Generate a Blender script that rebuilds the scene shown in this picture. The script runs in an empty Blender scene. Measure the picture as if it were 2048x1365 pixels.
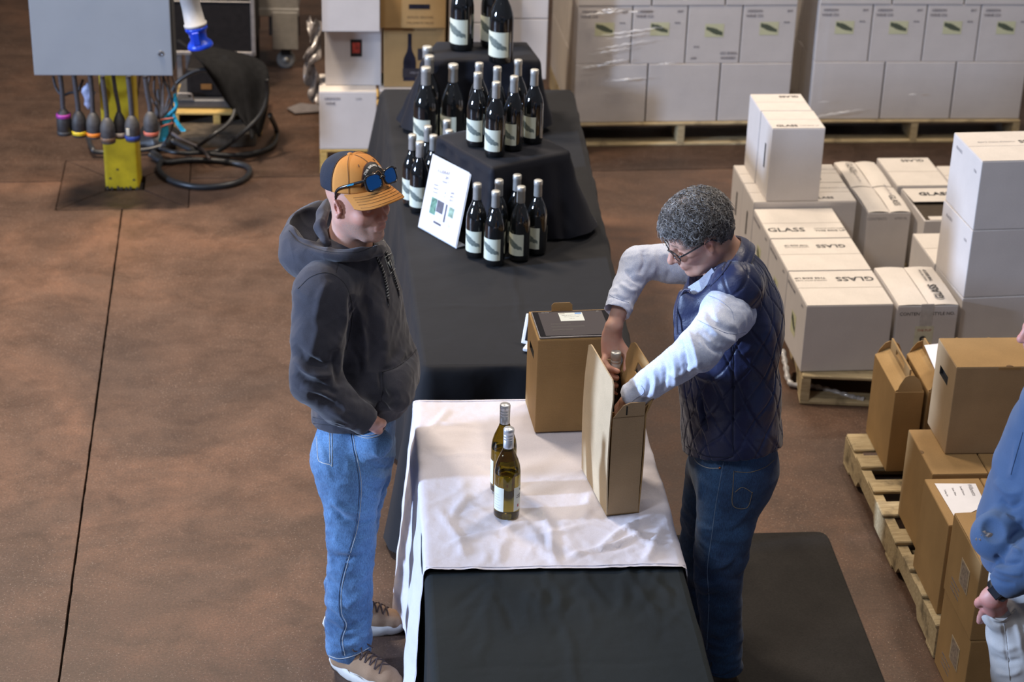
import bpy, bmesh, math, random
import numpy as np
from mathutils import Vector, Matrix, Euler
from mathutils.bvhtree import BVHTree
random.seed(7); np.random.seed(7)
SC = bpy.context.scene
COL = SC.collection

# ------------------------------------------------------------------ camera
FPX = 3982.0; CAM_H = 3.9; PITCH = math.radians(25.8); ROLL = math.atan(0.0305)
_F = Vector((0, math.cos(PITCH), -math.sin(PITCH)))
_R0 = Vector((1, 0, 0)); _U0 = Vector((0, math.sin(PITCH), math.cos(PITCH)))
_R = math.cos(ROLL)*_R0 + math.sin(ROLL)*_U0
_U = -math.sin(ROLL)*_R0 + math.cos(ROLL)*_U0
_C = Vector((0, 0, CAM_H))
cam_d = bpy.data.cameras.new('camera'); cam = bpy.data.objects.new('camera', cam_d); COL.objects.link(cam)
cam_d.sensor_width = 36; cam_d.lens = FPX/2048*36; cam_d.clip_end = 100
cam.matrix_world = Matrix(((_R.x, _U.x, -_F.x, 0), (_R.y, _U.y, -_F.y, 0), (_R.z, _U.z, -_F.z, CAM_H), (0, 0, 0, 1)))
cam_d.dof.use_dof = True; cam_d.dof.focus_distance = 6.2; cam_d.dof.aperture_fstop = 3.6
SC.camera = cam
# site survey: a floor-plan point from where a line of sight meets a height / a depth
def ray(x, y): return _F*FPX + _R*(x-1024) - _U*(y-682.5)
def at(x, y, z=0.0):
    d = ray(x, y); return _C + d*((z-CAM_H)/d.z)
def AY(x, y, Y):
    d = ray(x, y); return _C + d*(Y/d.y)

# ------------------------------------------------------------------ world, lamps, exposure
SC.view_settings.view_transform = 'Standard'; SC.view_settings.look = 'None'
SC.view_settings.gamma = 1.0; SC.view_settings.use_curve_mapping = False
SC.view_settings.exposure = -0.05
w = bpy.data.worlds.new('hall'); SC.world = w; w.use_nodes = True
w.node_tree.nodes['Background'].inputs[0].default_value = (0.52, 0.55, 0.66, 1)
w.node_tree.nodes['Background'].inputs[1].default_value = 0.22
def area(name, loc, target, size, size_y, power, color, spread=180):
    l = bpy.data.lights.new(name, 'AREA'); l.shape = 'RECTANGLE'; l.size = size; l.size_y = size_y
    l.energy = power; l.color = color; l.spread = math.radians(spread)
    o = bpy.data.objects.new(name, l); COL.objects.link(o); o.location = loc
    o.rotation_euler = (Vector(target)-Vector(loc)).to_track_quat('-Z', 'Y').to_euler(); return o
WARM = (1.0, 0.86, 0.70)
area('ceiling_lamp', (-2.8, 9.0, 6.2), (-2.4, 8.6, 0), 1.2, 0.5, 260, (1.0, 0.84, 0.66), 110)
area('ceiling_lamp', (2.8, 8.6, 7.2), (2.4, 8.4, 0), 1.4, 0.5, 230, WARM)
area('ceiling_lamp', (0.6, 5.6, 7.4), (0.6, 5.8, 0), 1.4, 0.5, 75, (1.0, 0.92, 0.84))
area('ceiling_lamp', (0.8, 12.6, 7.2), (1.2, 11.4, 0), 1.4, 0.5, 180, WARM)
area('dock_door_daylight', (-9.0, 4.0, 2.5), (0.8, 6.6, 0.9), 0.55, 1.3, 400, (0.50, 0.67, 1.0), 90)
area('skylight_daylight', (-3.6, 1.0, 7.0), (0.5, 6.6, 0.8), 1.2, 1.2, 180, (0.86, 0.90, 1.0))

# ------------------------------------------------------------------ object helpers
def link(o, parent=None):
    COL.objects.link(o)
    if parent is not None: o.parent = parent
    return o
def tag(o, label=None, cat=None, group=None, kind=None):
    if label: o['label'] = label
    if cat: o['category'] = cat
    if group: o['group'] = group
    if kind: o['kind'] = kind
    return o
def thing(name, label, cat, loc=(0, 0, 0), rz=0.0, group=None):
    o = bpy.data.objects.new(name, None); COL.objects.link(o); o.empty_display_size = 0.1
    o.location = loc; o.rotation_euler = (0, 0, rz)
    return tag(o, label, cat, group)
def mobj(name, me, mat=None, parent=None, loc=None, rot=None):
    o = bpy.data.objects.new(name, me)
    if mat is not None and len(me.materials) == 0: me.materials.append(mat)
    link(o, parent)
    if loc is not None: o.location = loc
    if rot is not None: o.rotation_euler = rot
    return o
def bm_mesh(bm, name, smooth=False):
    me = bpy.data.meshes.new(name); bm.to_mesh(me); bm.free()
    if smooth: me.polygons.foreach_set('use_smooth', [True]*len(me.polygons))
    return me
def pyd(name, V, Fc, smooth=True, uv=None):
    me = bpy.data.meshes.new(name)
    V = np.asarray(V, dtype=np.float32)
    if isinstance(Fc, np.ndarray):
        n, k = Fc.shape
        me.vertices.add(len(V)); me.vertices.foreach_set('co', V.ravel())
        me.loops.add(n*k); me.loops.foreach_set('vertex_index', Fc.astype(np.int32).ravel())
        me.polygons.add(n); me.polygons.foreach_set('loop_start', np.arange(0, n*k, k, dtype=np.int32))
        me.polygons.foreach_set('loop_total', np.full(n, k, dtype=np.int32))
        me.update(calc_edges=True); me.validate()
    else:
        me.from_pydata(V.tolist(), [], Fc); me.update()
    if uv is not None:
        l = me.uv_layers.new(name='UVMap'); vi = np.empty(len(me.loops), dtype=np.int32); me.loops.foreach_get('vertex_index', vi)
        l.data.foreach_set('uv', np.asarray(uv, dtype=np.float32)[vi].ravel())
    if smooth: me.polygons.foreach_set('use_smooth', [True]*len(me.polygons))
    return me
def box_bm(bm, x0, x1, y0, y1, z0, z1, bev=0.0, seg=1, M=None):
    r = bmesh.ops.create_cube(bm, size=1.0)
    vs = r['verts']
    for v in vs: v.co = Vector((x0+(v.co.x+.5)*(x1-x0), y0+(v.co.y+.5)*(y1-y0), z0+(v.co.z+.5)*(z1-z0)))
    if bev > 0:
        es = list({e for v in vs for e in v.link_edges})
        rr = bmesh.ops.bevel(bm, geom=es, offset=bev, segments=seg, affect='EDGES', profile=0.6)
        vs = list({v for f in rr['faces'] for v in f.verts} | {v for v in vs if v.is_valid})
    if M is not None: bmesh.ops.transform(bm, matrix=M, verts=vs)
    return vs
def box_me(x0, x1, y0, y1, z0, z1, bev=0.0, seg=1, M=None):
    bm = bmesh.new(); box_bm(bm, x0, x1, y0, y1, z0, z1, bev, seg, M); return bm_mesh(bm, 'box')
def tube_vf(pts, rad, seg=8, caps=True, base=0):
    pts = [Vector(p) for p in pts]; n = len(pts)
    if not hasattr(rad, '__len__'): rad = [rad]*n
    V = []; Fc = []; up = None
    for i, p in enumerate(pts):
        t = (pts[min(i+1, n-1)]-pts[max(i-1, 0)]).normalized()
        if up is None: up = Vector((0, 0, 1)) if abs(t.z) < .9 else Vector((1, 0, 0))
        a = t.cross(up).normalized(); b = a.cross(t).normalized(); up = b
        for k in range(seg):
            an = 2*math.pi*k/seg; V.append(p + (a*math.cos(an)+b*math.sin(an))*rad[i])
    for i in range(n-1):
        for k in range(seg):
            k2 = (k+1) % seg; Fc.append([base+i*seg+k, base+i*seg+k2, base+(i+1)*seg+k2, base+(i+1)*seg+k])
    if caps:
        Fc.append([base+k for k in range(seg)]); Fc.append([base+(n-1)*seg+k for k in range(seg-1, -1, -1)])
    return [tuple(v) for v in V], Fc
def tube_me(pts, rad, seg=8):
    V, Fc = tube_vf(pts, rad, seg); return pyd('tube', V, Fc)
def spline(pts, n=8, closed=False):
    P = [Vector(p) for p in pts]; out = []; m = len(P)
    rng = range(m) if closed else range(m-1)
    for i in rng:
        p0 = P[(i-1) % m] if closed or i > 0 else P[0]*2-P[1]
        p1 = P[i]; p2 = P[(i+1) % m]
        p3 = P[(i+2) % m] if closed or i+2 < m else P[-1]*2-P[-2]
        for k in range(n):
            t = k/n; out.append(0.5*((2*p1)+(p2-p0)*t+(2*p0-5*p1+4*p2-p3)*t*t+(3*p1-p0-3*p2+p3)*t**3))
    if not closed: out.append(P[-1])
    return out
def lathe_me(prof, seg=32, name='lathe', uv=False):
    V = []; Fc = []; n = len(prof)
    for r, z in prof:
        for k in range(seg):
            a = 2*math.pi*k/seg; V.append((r*math.cos(a), r*math.sin(a), z))
    for i in range(n-1):
        for k in range(seg):
            k2 = (k+1) % seg; Fc.append([i*seg+k, i*seg+k2, (i+1)*seg+k2, (i+1)*seg+k])
    if prof[0][0] > 1e-5: Fc.append(list(range(seg-1, -1, -1)))
    if prof[-1][0] > 1e-5: Fc.append([(n-1)*seg+k for k in range(seg)])
    me = pyd(name, V, Fc); return me
def copy_tree(o, parent=None):
    c = o.copy(); COL.objects.link(c)
    if parent is not None: c.parent = parent
    for ch in list(o.children): copy_tree(ch, c)
    return c
def pv(pts):  # plain prism helper: convex outline (list of (x,y)) extruded z0..z1
    return pts
def prism_me(pts, z0, z1, M=None, smooth=False):
    n = len(pts); V = [(p[0], p[1], z0) for p in pts]+[(p[0], p[1], z1) for p in pts]
    Fc = [list(range(n-1, -1, -1)), list(range(n, 2*n))]+[[i, (i+1) % n, n+(i+1) % n, n+i] for i in range(n)]
    if M is not None: V = [tuple(M @ Vector(v)) for v in V]
    return pyd('prism', V, Fc, smooth=smooth)
def sheet_me(poly3, thick):
    """planar or near planar outline in 3D given a thickness"""
    P = [Vector(p) for p in poly3]; nrm = Vector((0, 0, 0)); n = len(P)
    for i in range(n): nrm += P[i].cross(P[(i+1) % n])
    nrm.normalize()
    V = [tuple(p) for p in P]+[tuple(p-nrm*thick) for p in P]
    Fc = [list(range(n)), list(range(2*n-1, n-1, -1))]+[[i, n+i, n+(i+1) % n, (i+1) % n] for i in range(n)]
    return pyd('sheet', V, Fc, smooth=False)
class Fr:
    """a floor-plan frame: u along the front, v away, yawed"""
    def __init__(s, o, yaw): s.o = Vector((o[0], o[1], 0)); s.y = math.radians(yaw)
    def p(s, u, v, z=0.0): return s.o+Vector((math.cos(s.y)*u-math.sin(s.y)*v, math.sin(s.y)*u+math.cos(s.y)*v, z))

# ------------------------------------------------------------------ materials
MATS = {}
def nt(name):
    m = bpy.data.materials.new(name); m.use_nodes = True; t = m.node_tree
    return m, t, t.nodes, t.links, t.nodes['Principled BSDF']
def node(t, ty, **kw):
    n = t.nodes.new(ty)
    for k, v in kw.items():
        if k.startswith('i_'):
            key = k[2:].replace('_', ' ')
            n.inputs[key].default_value = v
        else: setattr(n, k, v)
    return n
def ramp(t, src, stops):
    r = t.nodes.new('ShaderNodeValToRGB'); e = r.color_ramp.elements
    while len(e) > 1: e.remove(e[-1])
    e[0].position = stops[0][0]; e[0].color = (*stops[0][1], 1)
    for p, c in stops[1:]:
        x = e.new(p); x.color = (*c, 1)
    t.links.new(src, r.inputs['Fac']); return r.outputs['Color']
def coords(t, scale=(1, 1, 1), kind='Object', rot=(0, 0, 0)):
    c = t.nodes.new('ShaderNodeTexCoord'); mp = t.nodes.new('ShaderNodeMapping')
    mp.inputs['Scale'].default_value = scale; mp.inputs['Rotation'].default_value = rot
    t.links.new(c.outputs[kind], mp.inputs['Vector']); return mp.outputs['Vector']
def noise(t, vec, scale, detail=3, rough=.55, dist=0.0):
    n = node(t, 'ShaderNodeTexNoise'); n.inputs['Scale'].default_value = scale; n.inputs['Detail'].default_value = detail
    n.inputs['Roughness'].default_value = rough; n.inputs['Distortion'].default_value = dist
    t.links.new(vec, n.inputs['Vector']); return n.outputs['Fac']
def mixc(t, fac, a, b, mode='MIX'):
    m = t.nodes.new('ShaderNodeMix'); m.data_type = 'RGBA'; m.blend_type = mode
    for s, v in ((m.inputs[6], a), (m.inputs[7], b)):
        if isinstance(v, tuple): s.default_value = (*v, 1)
        else: t.links.new(v, s)
    if isinstance(fac, (int, float)): m.inputs[0].default_value = fac
    else: t.links.new(fac, m.inputs[0])
    return m.outputs[2]
def mth(t, op, a, b=None, c=None):
    m = t.nodes.new('ShaderNodeMath'); m.operation = op
    for i, v in enumerate((a, b, c)):
        if v is None: continue
        if isinstance(v, (int, float)): m.inputs[i].default_value = v
        else: t.links.new(v, m.inputs[i])
    return m.outputs[0]
def bump(t, bsdf, h, strength=.3, dist=.002, prev=None):
    b = t.nodes.new('ShaderNodeBump'); b.inputs['Strength'].default_value = strength; b.inputs['Distance'].default_value = dist
    t.links.new(h, b.inputs['Height'])
    if prev is not None: t.links.new(prev, b.inputs['Normal'])
    t.links.new(b.outputs['Normal'], bsdf.inputs['Normal']); return b.outputs['Normal']
def simple(name, col, rough=.5, metal=0.0, var=.12, vscale=30, bstr=0.0, bscale=200, coat=0.0, spec=None, sheen=0.0, stretch=(1, 1, 1), sss=0.0):
    if name in MATS: return MATS[name]
    m, t, N, L, b = nt(name)
    v = coords(t, stretch)
    n = noise(t, v, vscale, 4)
    lo = tuple(max(0, c*(1-var)) for c in col); hi = tuple(min(1, c*(1+var)) for c in col)
    L.new(ramp(t, n, [(.3, lo), (.7, hi)]), b.inputs['Base Color'])
    b.inputs['Roughness'].default_value = rough; b.inputs['Metallic'].default_value = metal
    if coat: b.inputs['Coat Weight'].default_value = coat
    if spec is not None: b.inputs['Specular IOR Level'].default_value = spec
    if sheen: b.inputs['Sheen Weight'].default_value = sheen
    if sss: b.inputs['Subsurface Weight'].default_value = sss; b.inputs['Subsurface Radius'].default_value = (.02, .008, .004)
    if bstr: bump(t, b, noise(t, v, bscale, 3), bstr, .002)
    MATS[name] = m; return m

def mat_floor(name='brown_stained_concrete', k=1.0):
    m, t, N, L, b = nt(name)
    v = coords(t); big = noise(t, v, .9, 5, .6, .6); mid = noise(t, v, 5, 5, .65, .3); fine = noise(t, v, 110, 4, .75)
    c1 = ramp(t, big, [(.30, (.098*k, .058*k, .041*k)), (.5, (.170*k, .093*k, .059*k)), (.70, (.285*k, .142*k, .083*k))])
    c2 = mixc(t, mth(t, 'MULTIPLY', ramp(t, mid, [(.35, (1, 1, 1)), (.60, (0, 0, 0))]), .55), c1, (.078*k, .048*k, .034*k))
    tr = noise(t, coords(t, (1.0, 5.5, 1), rot=(0, 0, math.radians(-8))), 1.6, 4, .6)
    c2 = mixc(t, mth(t, 'MULTIPLY', ramp(t, tr, [(.5, (0, 0, 0)), (.72, (1, 1, 1))]), .35), c2, (.110, .066, .046))
    vo = node(t, 'ShaderNodeTexVoronoi'); vo.inputs['Scale'].default_value = 210; L.new(v, vo.inputs['Vector'])
    sep = node(t, 'ShaderNodeSeparateColor'); L.new(vo.outputs['Color'], sep.inputs[0])
    lite = mth(t, 'GREATER_THAN', sep.outputs[0], .90); dark = mth(t, 'LESS_THAN', sep.outputs[1], .26)
    inr = mth(t, 'LESS_THAN', vo.outputs['Distance'], .42)
    msk = ramp(t, noise(t, v, 2.2, 3), [(.3, (.25, .25, .25)), (.7, (1, 1, 1))])
    c3 = mixc(t, mth(t, 'MULTIPLY', mth(t, 'MULTIPLY', lite, inr), mth(t, 'MULTIPLY', msk, .55)), c2, (.34, .25, .19))
    c4 = mixc(t, mth(t, 'MULTIPLY', mth(t, 'MULTIPLY', dark, inr), mth(t, 'MULTIPLY', msk, .6)), c3, (.045, .030, .026))
    c5 = mixc(t, .8, c4, ramp(t, fine, [(.3, (.55, .55, .55)), (.7, (1.35, 1.35, 1.35))]), 'MULTIPLY')
    L.new(c5, b.inputs['Base Color'])
    L.new(ramp(t, mid, [(.3, (.42, .42, .42)), (.7, (.62, .62, .62))]), b.inputs['Roughness'])
    b.inputs['Specular IOR Level'].default_value = .4
    bump(t, b, fine, .25, .0015); return m
def mat_card(name, c, rib=True, var=.10):
    m, t, N, L, b = nt(name)
    v = coords(t); n = noise(t, v, 7, 4); f = noise(t, v, 260, 2)
    lo = tuple(x*(1-var) for x in c); hi = tuple(min(1, x*(1+var)) for x in c)
    a = ramp(t, n, [(.3, lo), (.7, hi)])
    L.new(mixc(t, .5, a, ramp(t, f, [(.3, (.86, .86, .86)), (.7, (1.1, 1.1, 1.1))]), 'MULTIPLY'), b.inputs['Base Color'])
    b.inputs['Roughness'].default_value = .72; b.inputs['Specular IOR Level'].default_value = .3
    if rib:
        wv = node(t, 'ShaderNodeTexWave'); wv.bands_direction = 'Z'; wv.inputs['Scale'].default_value = 75; wv.inputs['Distortion'].default_value = .6
        L.new(v, wv.inputs['Vector']); h = mth(t, 'ADD', mth(t, 'MULTIPLY', wv.outputs['Fac'], .35), noise(t, v, 9, 3))
    else: h = noise(t, v, 9, 3)
    bump(t, b, h, .16, .0022); return m
def mat_wood(name, c1, c2):
    m, t, N, L, b = nt(name)
    v = coords(t, (3, 26, 26)); n = noise(t, v, 3.0, 5, .7, .8); kn = noise(t, coords(t), 9, 4)
    a = ramp(t, n, [(.3, c1), (.7, c2)])
    L.new(mixc(t, ramp(t, kn, [(.56, (0, 0, 0)), (.7, (.75, .75, .75))]), a, tuple(x*.28 for x in c1)), b.inputs['Base Color'])
    b.inputs['Roughness'].default_value = .8; bump(t, b, n, .5, .003); return m
def mat_denim(name, dark, light, worn=(0.35, .65)):
    m, t, N, L, b = nt(name)
    v = coords(t); n = noise(t, v, 5.5, 4, .6, .4); f = noise(t, coords(t, (1, 1, .16)), 420, 2, .7); f2 = noise(t, v, 380, 3, .7)
    a = ramp(t, n, [(worn[0], dark), (worn[1], light)])
    g = mth(t, 'ADD', mth(t, 'MULTIPLY', f, .6), mth(t, 'MULTIPLY', f2, .4))
    ac = node(t, 'ShaderNodeVertexColor'); ac.layer_name = 'wear_and_light'
    sp = node(t, 'ShaderNodeSeparateColor'); L.new(ac.outputs['Color'], sp.inputs[0])
    a = mixc(t, mth(t, 'MULTIPLY', sp.outputs[0], .55), a, tuple(min(1, x*1.7) for x in light))
    L.new(mixc(t, .8, a, ramp(t, g, [(.38, (.50, .50, .55)), (.62, (1.5, 1.48, 1.42))]), 'MULTIPLY'), b.inputs['Base Color'])
    b.inputs['Roughness'].default_value = .85; b.inputs['Sheen Weight'].default_value = .12
    bump(t, b, g, .3, .0012); return m
def mat_fabric(name, c, var=.08, scale=900, rough=.88, sheen=.1, bs=.25, big=0.0, bigscale=14):
    m, t, N, L, b = nt(name)
    v = coords(t); n = noise(t, v, 4, 4); f = noise(t, v, scale, 2)
    lo = tuple(x*(1-var) for x in c); hi = tuple(min(1, x*(1+var)) for x in c)
    a = ramp(t, n, [(.3, lo), (.7, hi)])
    L.new(mixc(t, .6, a, ramp(t, f, [(.3, (.75, .75, .75)), (.7, (1.25, 1.25, 1.25))]), 'MULTIPLY'), b.inputs['Base Color'])
    b.inputs['Roughness'].default_value = rough; b.inputs['Sheen Weight'].default_value = sheen*.6; b.inputs['Specular IOR Level'].default_value = .14
    pn = bump(t, b, f, bs, .001)
    if big: bump(t, b, noise(t, v, bigscale, 3, .6, .15), big, .02, pn)
    return m
def mat_art(name, paper, ink, ink2, fat=.05):
    """printed label: a dark feathered diagonal brush shape on cream paper (flat print)"""
    m, t, N, L, b = nt(name)
    uv = node(t, 'ShaderNodeTexCoord').outputs['UV']; sx = node(t, 'ShaderNodeSeparateXYZ'); L.new(uv, sx.inputs[0])
    x, y = sx.outputs[0], sx.outputs[1]
    n = noise(t, uv, 7, 4, .7, .5); n2 = noise(t, uv, 22, 3)
    line = mth(t, 'ADD', mth(t, 'MULTIPLY', x, -.52), .80)
    d = mth(t, 'ABSOLUTE', mth(t, 'SUBTRACT', y, mth(t, 'ADD', line, mth(t, 'MULTIPLY', mth(t, 'SUBTRACT', n, .5), .30))))
    bow = mth(t, 'SUBTRACT', 1.0, mth(t, 'ABSOLUTE', mth(t, 'SUBTRACT', mth(t, 'MULTIPLY', x, 2), .9)))
    w = mth(t, 'ADD', fat, mth(t, 'MULTIPLY', bow, .13))
    msk = mth(t, 'LESS_THAN', d, w)
    inx = mth(t, 'MULTIPLY', mth(t, 'GREATER_THAN', x, .05), mth(t, 'LESS_THAN', x, .93))
    inkc = ramp(t, n2, [(.3, ink), (.7, ink2)])
    L.new(mixc(t, mth(t, 'MULTIPLY', msk, inx), paper, inkc), b.inputs['Base Color']); b.inputs['Roughness'].default_value = .6
    return m
def mat_glass(name, col, rough=0.02, ior=1.5):
    m, t, N, L, b = nt(name)
    b.inputs['Base Color'].default_value = (*col, 1); b.inputs['Transmission Weight'].default_value = 1.0
    b.inputs['Roughness'].default_value = rough; b.inputs['IOR'].default_value = ior
    n = noise(t, coords(t), 8, 2); bump(t, b, n, .02, .001); return m
def mat_film():
    m, t, N, L, b = nt('clear_stretch_film')
    tr = node(t, 'ShaderNodeBsdfTransparent'); tr.inputs[0].default_value = (.99, .988, .985, 1)
    gl = node(t, 'ShaderNodeBsdfGlossy'); gl.inputs['Roughness'].default_value = .14
    mx = node(t, 'ShaderNodeMixShader'); fr = node(t, 'ShaderNodeFresnel'); fr.inputs['IOR'].default_value = 1.35
    v = coords(t, (1.2, 1.2, 26), rot=(0, math.radians(-11), 0)); h = noise(t, v, 2.4, 4, .7, .6)
    v2 = coords(t, (2, 2, 60), rot=(0, math.radians(5), 0)); h2 = noise(t, v2, 3, 3)
    hh = mth(t, 'ADD', h, mth(t, 'MULTIPLY', h2, .5))
    bp = node(t, 'ShaderNodeBump'); bp.inputs['Strength'].default_value = .9; bp.inputs['Distance'].default_value = .012; L.new(hh, bp.inputs['Height'])
    L.new(bp.outputs[0], gl.inputs['Normal']); L.new(bp.outputs[0], fr.inputs['Normal'])
    L.new(mth(t, 'MINIMUM', mth(t, 'MULTIPLY', fr.outputs[0], .8), .14), mx.inputs[0]); L.new(tr.outputs[0], mx.inputs[1]); L.new(gl.outputs[0], mx.inputs[2])
    L.new(mx.outputs[0], N['Material Output'].inputs['Surface']); return m
def mat_skin(name, c, red):
    m, t, N, L, b = nt(name)
    v = coords(t); n = noise(t, v, 22, 4, .6); f = noise(t, v, 320, 3)
    a = ramp(t, n, [(.35, c), (.68, red)])
    ac = node(t, 'ShaderNodeVertexColor'); ac.layer_name = 'tint'; sp = node(t, 'ShaderNodeSeparateColor'); L.new(ac.outputs['Color'], sp.inputs[0])
    a = mixc(t, mth(t, 'MULTIPLY', sp.outputs[0], .62), a, (.60, .17, .13))           # flushed skin / lips
    st = noise(t, v, 700, 2)
    a = mixc(t, mth(t, 'MULTIPLY', sp.outputs[1], ramp(t, st, [(.42, (0, 0, 0)), (.62, (.75, .75, .75))])), a, (.30, .24, .21))   # stubble
    a = mixc(t, sp.outputs[2], a, (.10, .07, .055))                                    # brows
    L.new(a, b.inputs['Base Color'])
    b.inputs['Roughness'].default_value = .5; b.inputs['Subsurface Weight'].default_value = .12
    b.inputs['Subsurface Radius'].default_value = (.012, .005, .003); b.inputs['Subsurface Scale'].default_value = 1
    bump(t, b, f, .18, .0008); return m

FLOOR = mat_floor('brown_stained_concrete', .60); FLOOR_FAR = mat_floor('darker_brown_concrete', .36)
KRAFT = mat_card('kraft_cardboard', (.335, .205, .085)); KRAFT_IN = mat_card('kraft_inner', (.38, .235, .095))
KRAFT_L = mat_card('kraft_light', (.36, .245, .135))
WHITE_C = mat_card('white_corrugated', (.60, .555, .525), var=.04)
WHITE_T = mat_card('white_carton_print_side', (.66, .60, .54), var=.06)
INK = simple('black_ink', (.035, .033, .035), .6, var=.3); INK_SOFT = simple('faded_ink', (.26, .24, .25), .7, var=.2)
DARKHOLE = simple('handle_void', (.012, .010, .009), .9)
WOOD = mat_wood('pallet_wood', (.30, .22, .11), (.52, .41, .24)); WOOD_Y = mat_wood('yellow_pallet_wood', (.42, .27, .07), (.62, .42, .14))
BLACKCLOTH = mat_fabric('black_tablecloth', (.0145, .0145, .0165), scale=700, rough=.75, sheen=.06, bs=.2, big=.22, bigscale=5)
BLACKCLOTH2 = mat_fabric('charcoal_tablecloth', (.0125, .0165, .0185), scale=500, rough=.8, sheen=.06, bs=.2, big=.25, bigscale=6)
DRAPE = mat_fabric('black_riser_cloth', (.011, .0115, .0165), scale=500, rough=.62, sheen=.08, bs=.2)
WHITECLOTH = mat_cloth_crumpled() if False else mat_fabric('white_tablecloth', (.66, .63, .68), var=.03, scale=900, rough=.8, sheen=.05, bs=.12, big=.30, bigscale=9)
MAT_RUBBER = mat_fabric('black_rubber_mat', (.020, .018, .017), var=.25, scale=160, rough=.75, sheen=0, bs=.35)
BGLASS = simple('black_bottle_glass', (.006, .007, .008), .06, var=.05, coat=.6, spec=.7)
OLIVE = mat_glass('olive_bottle_glass', (.21, .15, .010))
WINE = mat_glass('pale_wine', (.55, .45, .06), ior=1.34)
FOIL = simple('silver_foil', (.50, .49, .455), .40, metal=.5, var=.08, vscale=60)
SCREW = simple('screwcap_silver', (.60, .61, .63), .34, metal=.6, var=.05)
LABEL_ART = mat_art('cream_label_print', (.66, .68, .55), (.06, .08, .07), (.24, .28, .25))
BOX_ART = mat_art('carton_logo_print', (.58, .57, .36), (.03, .045, .03), (.12, .14, .09), .11)
PAPER = simple('white_paper', (.80, .79, .83), .6, var=.02)
LBLPAPER = simple('label_paper', (.68, .70, .62), .6, var=.03)
FILM = mat_film()
BLACKPL = simple('black_plastic', (.016, .016, .018), .4, var=.2); BLACKMAT = simple('black_rubber_hose', (.020, .020, .023), .5, var=.3)
# ================================================================== THE SETTING: floor slabs with saw-cut joints
fa = math.radians(7.9)
SQc = Vector((-2.074, 9.845, 0)); FF = Fr((SQc.x, SQc.y), 7.9)
base = mobj('floor', box_me(-14, 12, -3, 24, -.12, -.035), simple('joint_underlay', (.02, .014, .012), .9)); tag(base, kind='structure')  # dark underlay showing in the open joints
g = .0045; sq = .335; sh = .36; U0, U1, V0, V1 = -12.0, 13.0, -12.5, 13.0; jl = 0.0; jv = .05
def slab(pts, name='slab', jag=True, m_=None):
    P = []
    n = len(pts)
    for i in range(n):
        a = Vector(pts[i]); b2 = Vector(pts[(i+1) % n]); k = max(1, int(min((b2-a).length, 12)/.05)) if jag and (b2-a).length > 1 else 1
        for j in range(k):
            q = a.lerp(b2, j/k); P.append((q.x+(random.uniform(-.0012, .0012) if k > 1 else 0), q.y+(random.uniform(-.0012, .0012) if k > 1 else 0)))
    me = prism_me([tuple(FF.p(*q)[:2]) for q in P], -.034, 0.0)
    mobj(name, me, m_ or FLOOR, base)
def inner(u0, u1, v0, v1, nu, nv):   # quadrant with the square post plate notched out of its corner (nu, nv)
    return [(u0, v0), (u1, v0), (u1, v1), (u0, v1)]
slab([(U0, V0), (-g, V0), (-g, -sh-g), (-sq-g, -sh-g), (-sq-g, jv-g), (U0, jv-g)])
slab([(g, V0), (U1, V0), (U1, jv-g), (sq+g, jv-g), (sq+g, -sh-g), (g, -sh-g)])
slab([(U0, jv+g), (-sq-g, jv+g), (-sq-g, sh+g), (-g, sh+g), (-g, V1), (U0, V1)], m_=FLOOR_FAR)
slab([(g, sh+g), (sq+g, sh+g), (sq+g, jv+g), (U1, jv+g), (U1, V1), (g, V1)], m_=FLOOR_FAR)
pq = .10; PLATE = mat_floor('plate_concrete', .42)
O4 = [(-sq, -sh), (sq, -sh), (sq, sh), (-sq, sh)]; I4 = [(-pq, -pq), (pq, -pq), (pq, pq), (-pq, pq)]
for i in range(4):
    j = (i+1) % 4; a, b_, c_, d_ = Vector(O4[i]), Vector(O4[j]), Vector(I4[j]), Vector(I4[i])
    cen = (a+b_+c_+d_)/4
    slab([tuple(q+(cen-q).normalized()*.004) for q in (a, b_, c_, d_)], 'post_plate_slab', False, PLATE)

wb = mobj('wall_back', box_me(-14, 12, 17.0, 17.2, 0, 7.8), simple('painted_block_wall', (.30, .29, .27), .8, var=.06, vscale=2)); tag(wb, kind='structure')
# ================================================================== text
_tc = {}
def text_me(s, size, sx=1.0, bold=0.0, font_res=2):
    key = (s, round(size, 4), sx, bold)
    if key in _tc: return _tc[key]
    cu = bpy.data.curves.new('text', 'FONT'); cu.body = s; cu.size = size; cu.align_x = 'CENTER'; cu.align_y = 'CENTER'
    cu.resolution_u = font_res; cu.offset = bold; cu.extrude = .0002
    o = bpy.data.objects.new('text_tmp', cu); COL.objects.link(o)
    me = bpy.data.meshes.new_from_object(o.evaluated_get(bpy.context.evaluated_depsgraph_get()))
    bpy.data.objects.remove(o); bpy.data.curves.remove(cu)
    for v in me.vertices: v.co.x *= sx
    _tc[key] = me; return me
def put_text(name, s, size, mat, parent, loc, xdir, ydir, sx=1.0, bold=0.0):
    me = text_me(s, size, sx, bold)
    x = Vector(xdir).normalized(); y = Vector(ydir).normalized(); z = x.cross(y)
    if not me.materials: me.materials.append(mat)
    o = bpy.data.objects.new(name, me); link(o, parent)
    if me.materials[0] != mat: o.material_slots[0].link = 'OBJECT'; o.material_slots[0].material = mat
    o.matrix_local = Matrix(((x.x, y.x, z.x, loc[0]), (x.y, y.y, z.y, loc[1]), (x.z, y.z, z.z, loc[2]), (0, 0, 0, 1)))
    return o
def uvquad(P, mat, name, parent):   # four corners bl br tr tl: thin printed patch
    me = pyd('patch', P, [[0, 1, 2, 3]], smooth=False, uv=[(0, 0), (1, 0), (1, 1), (0, 1)])
    return mobj(name, me, mat, parent)

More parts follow.
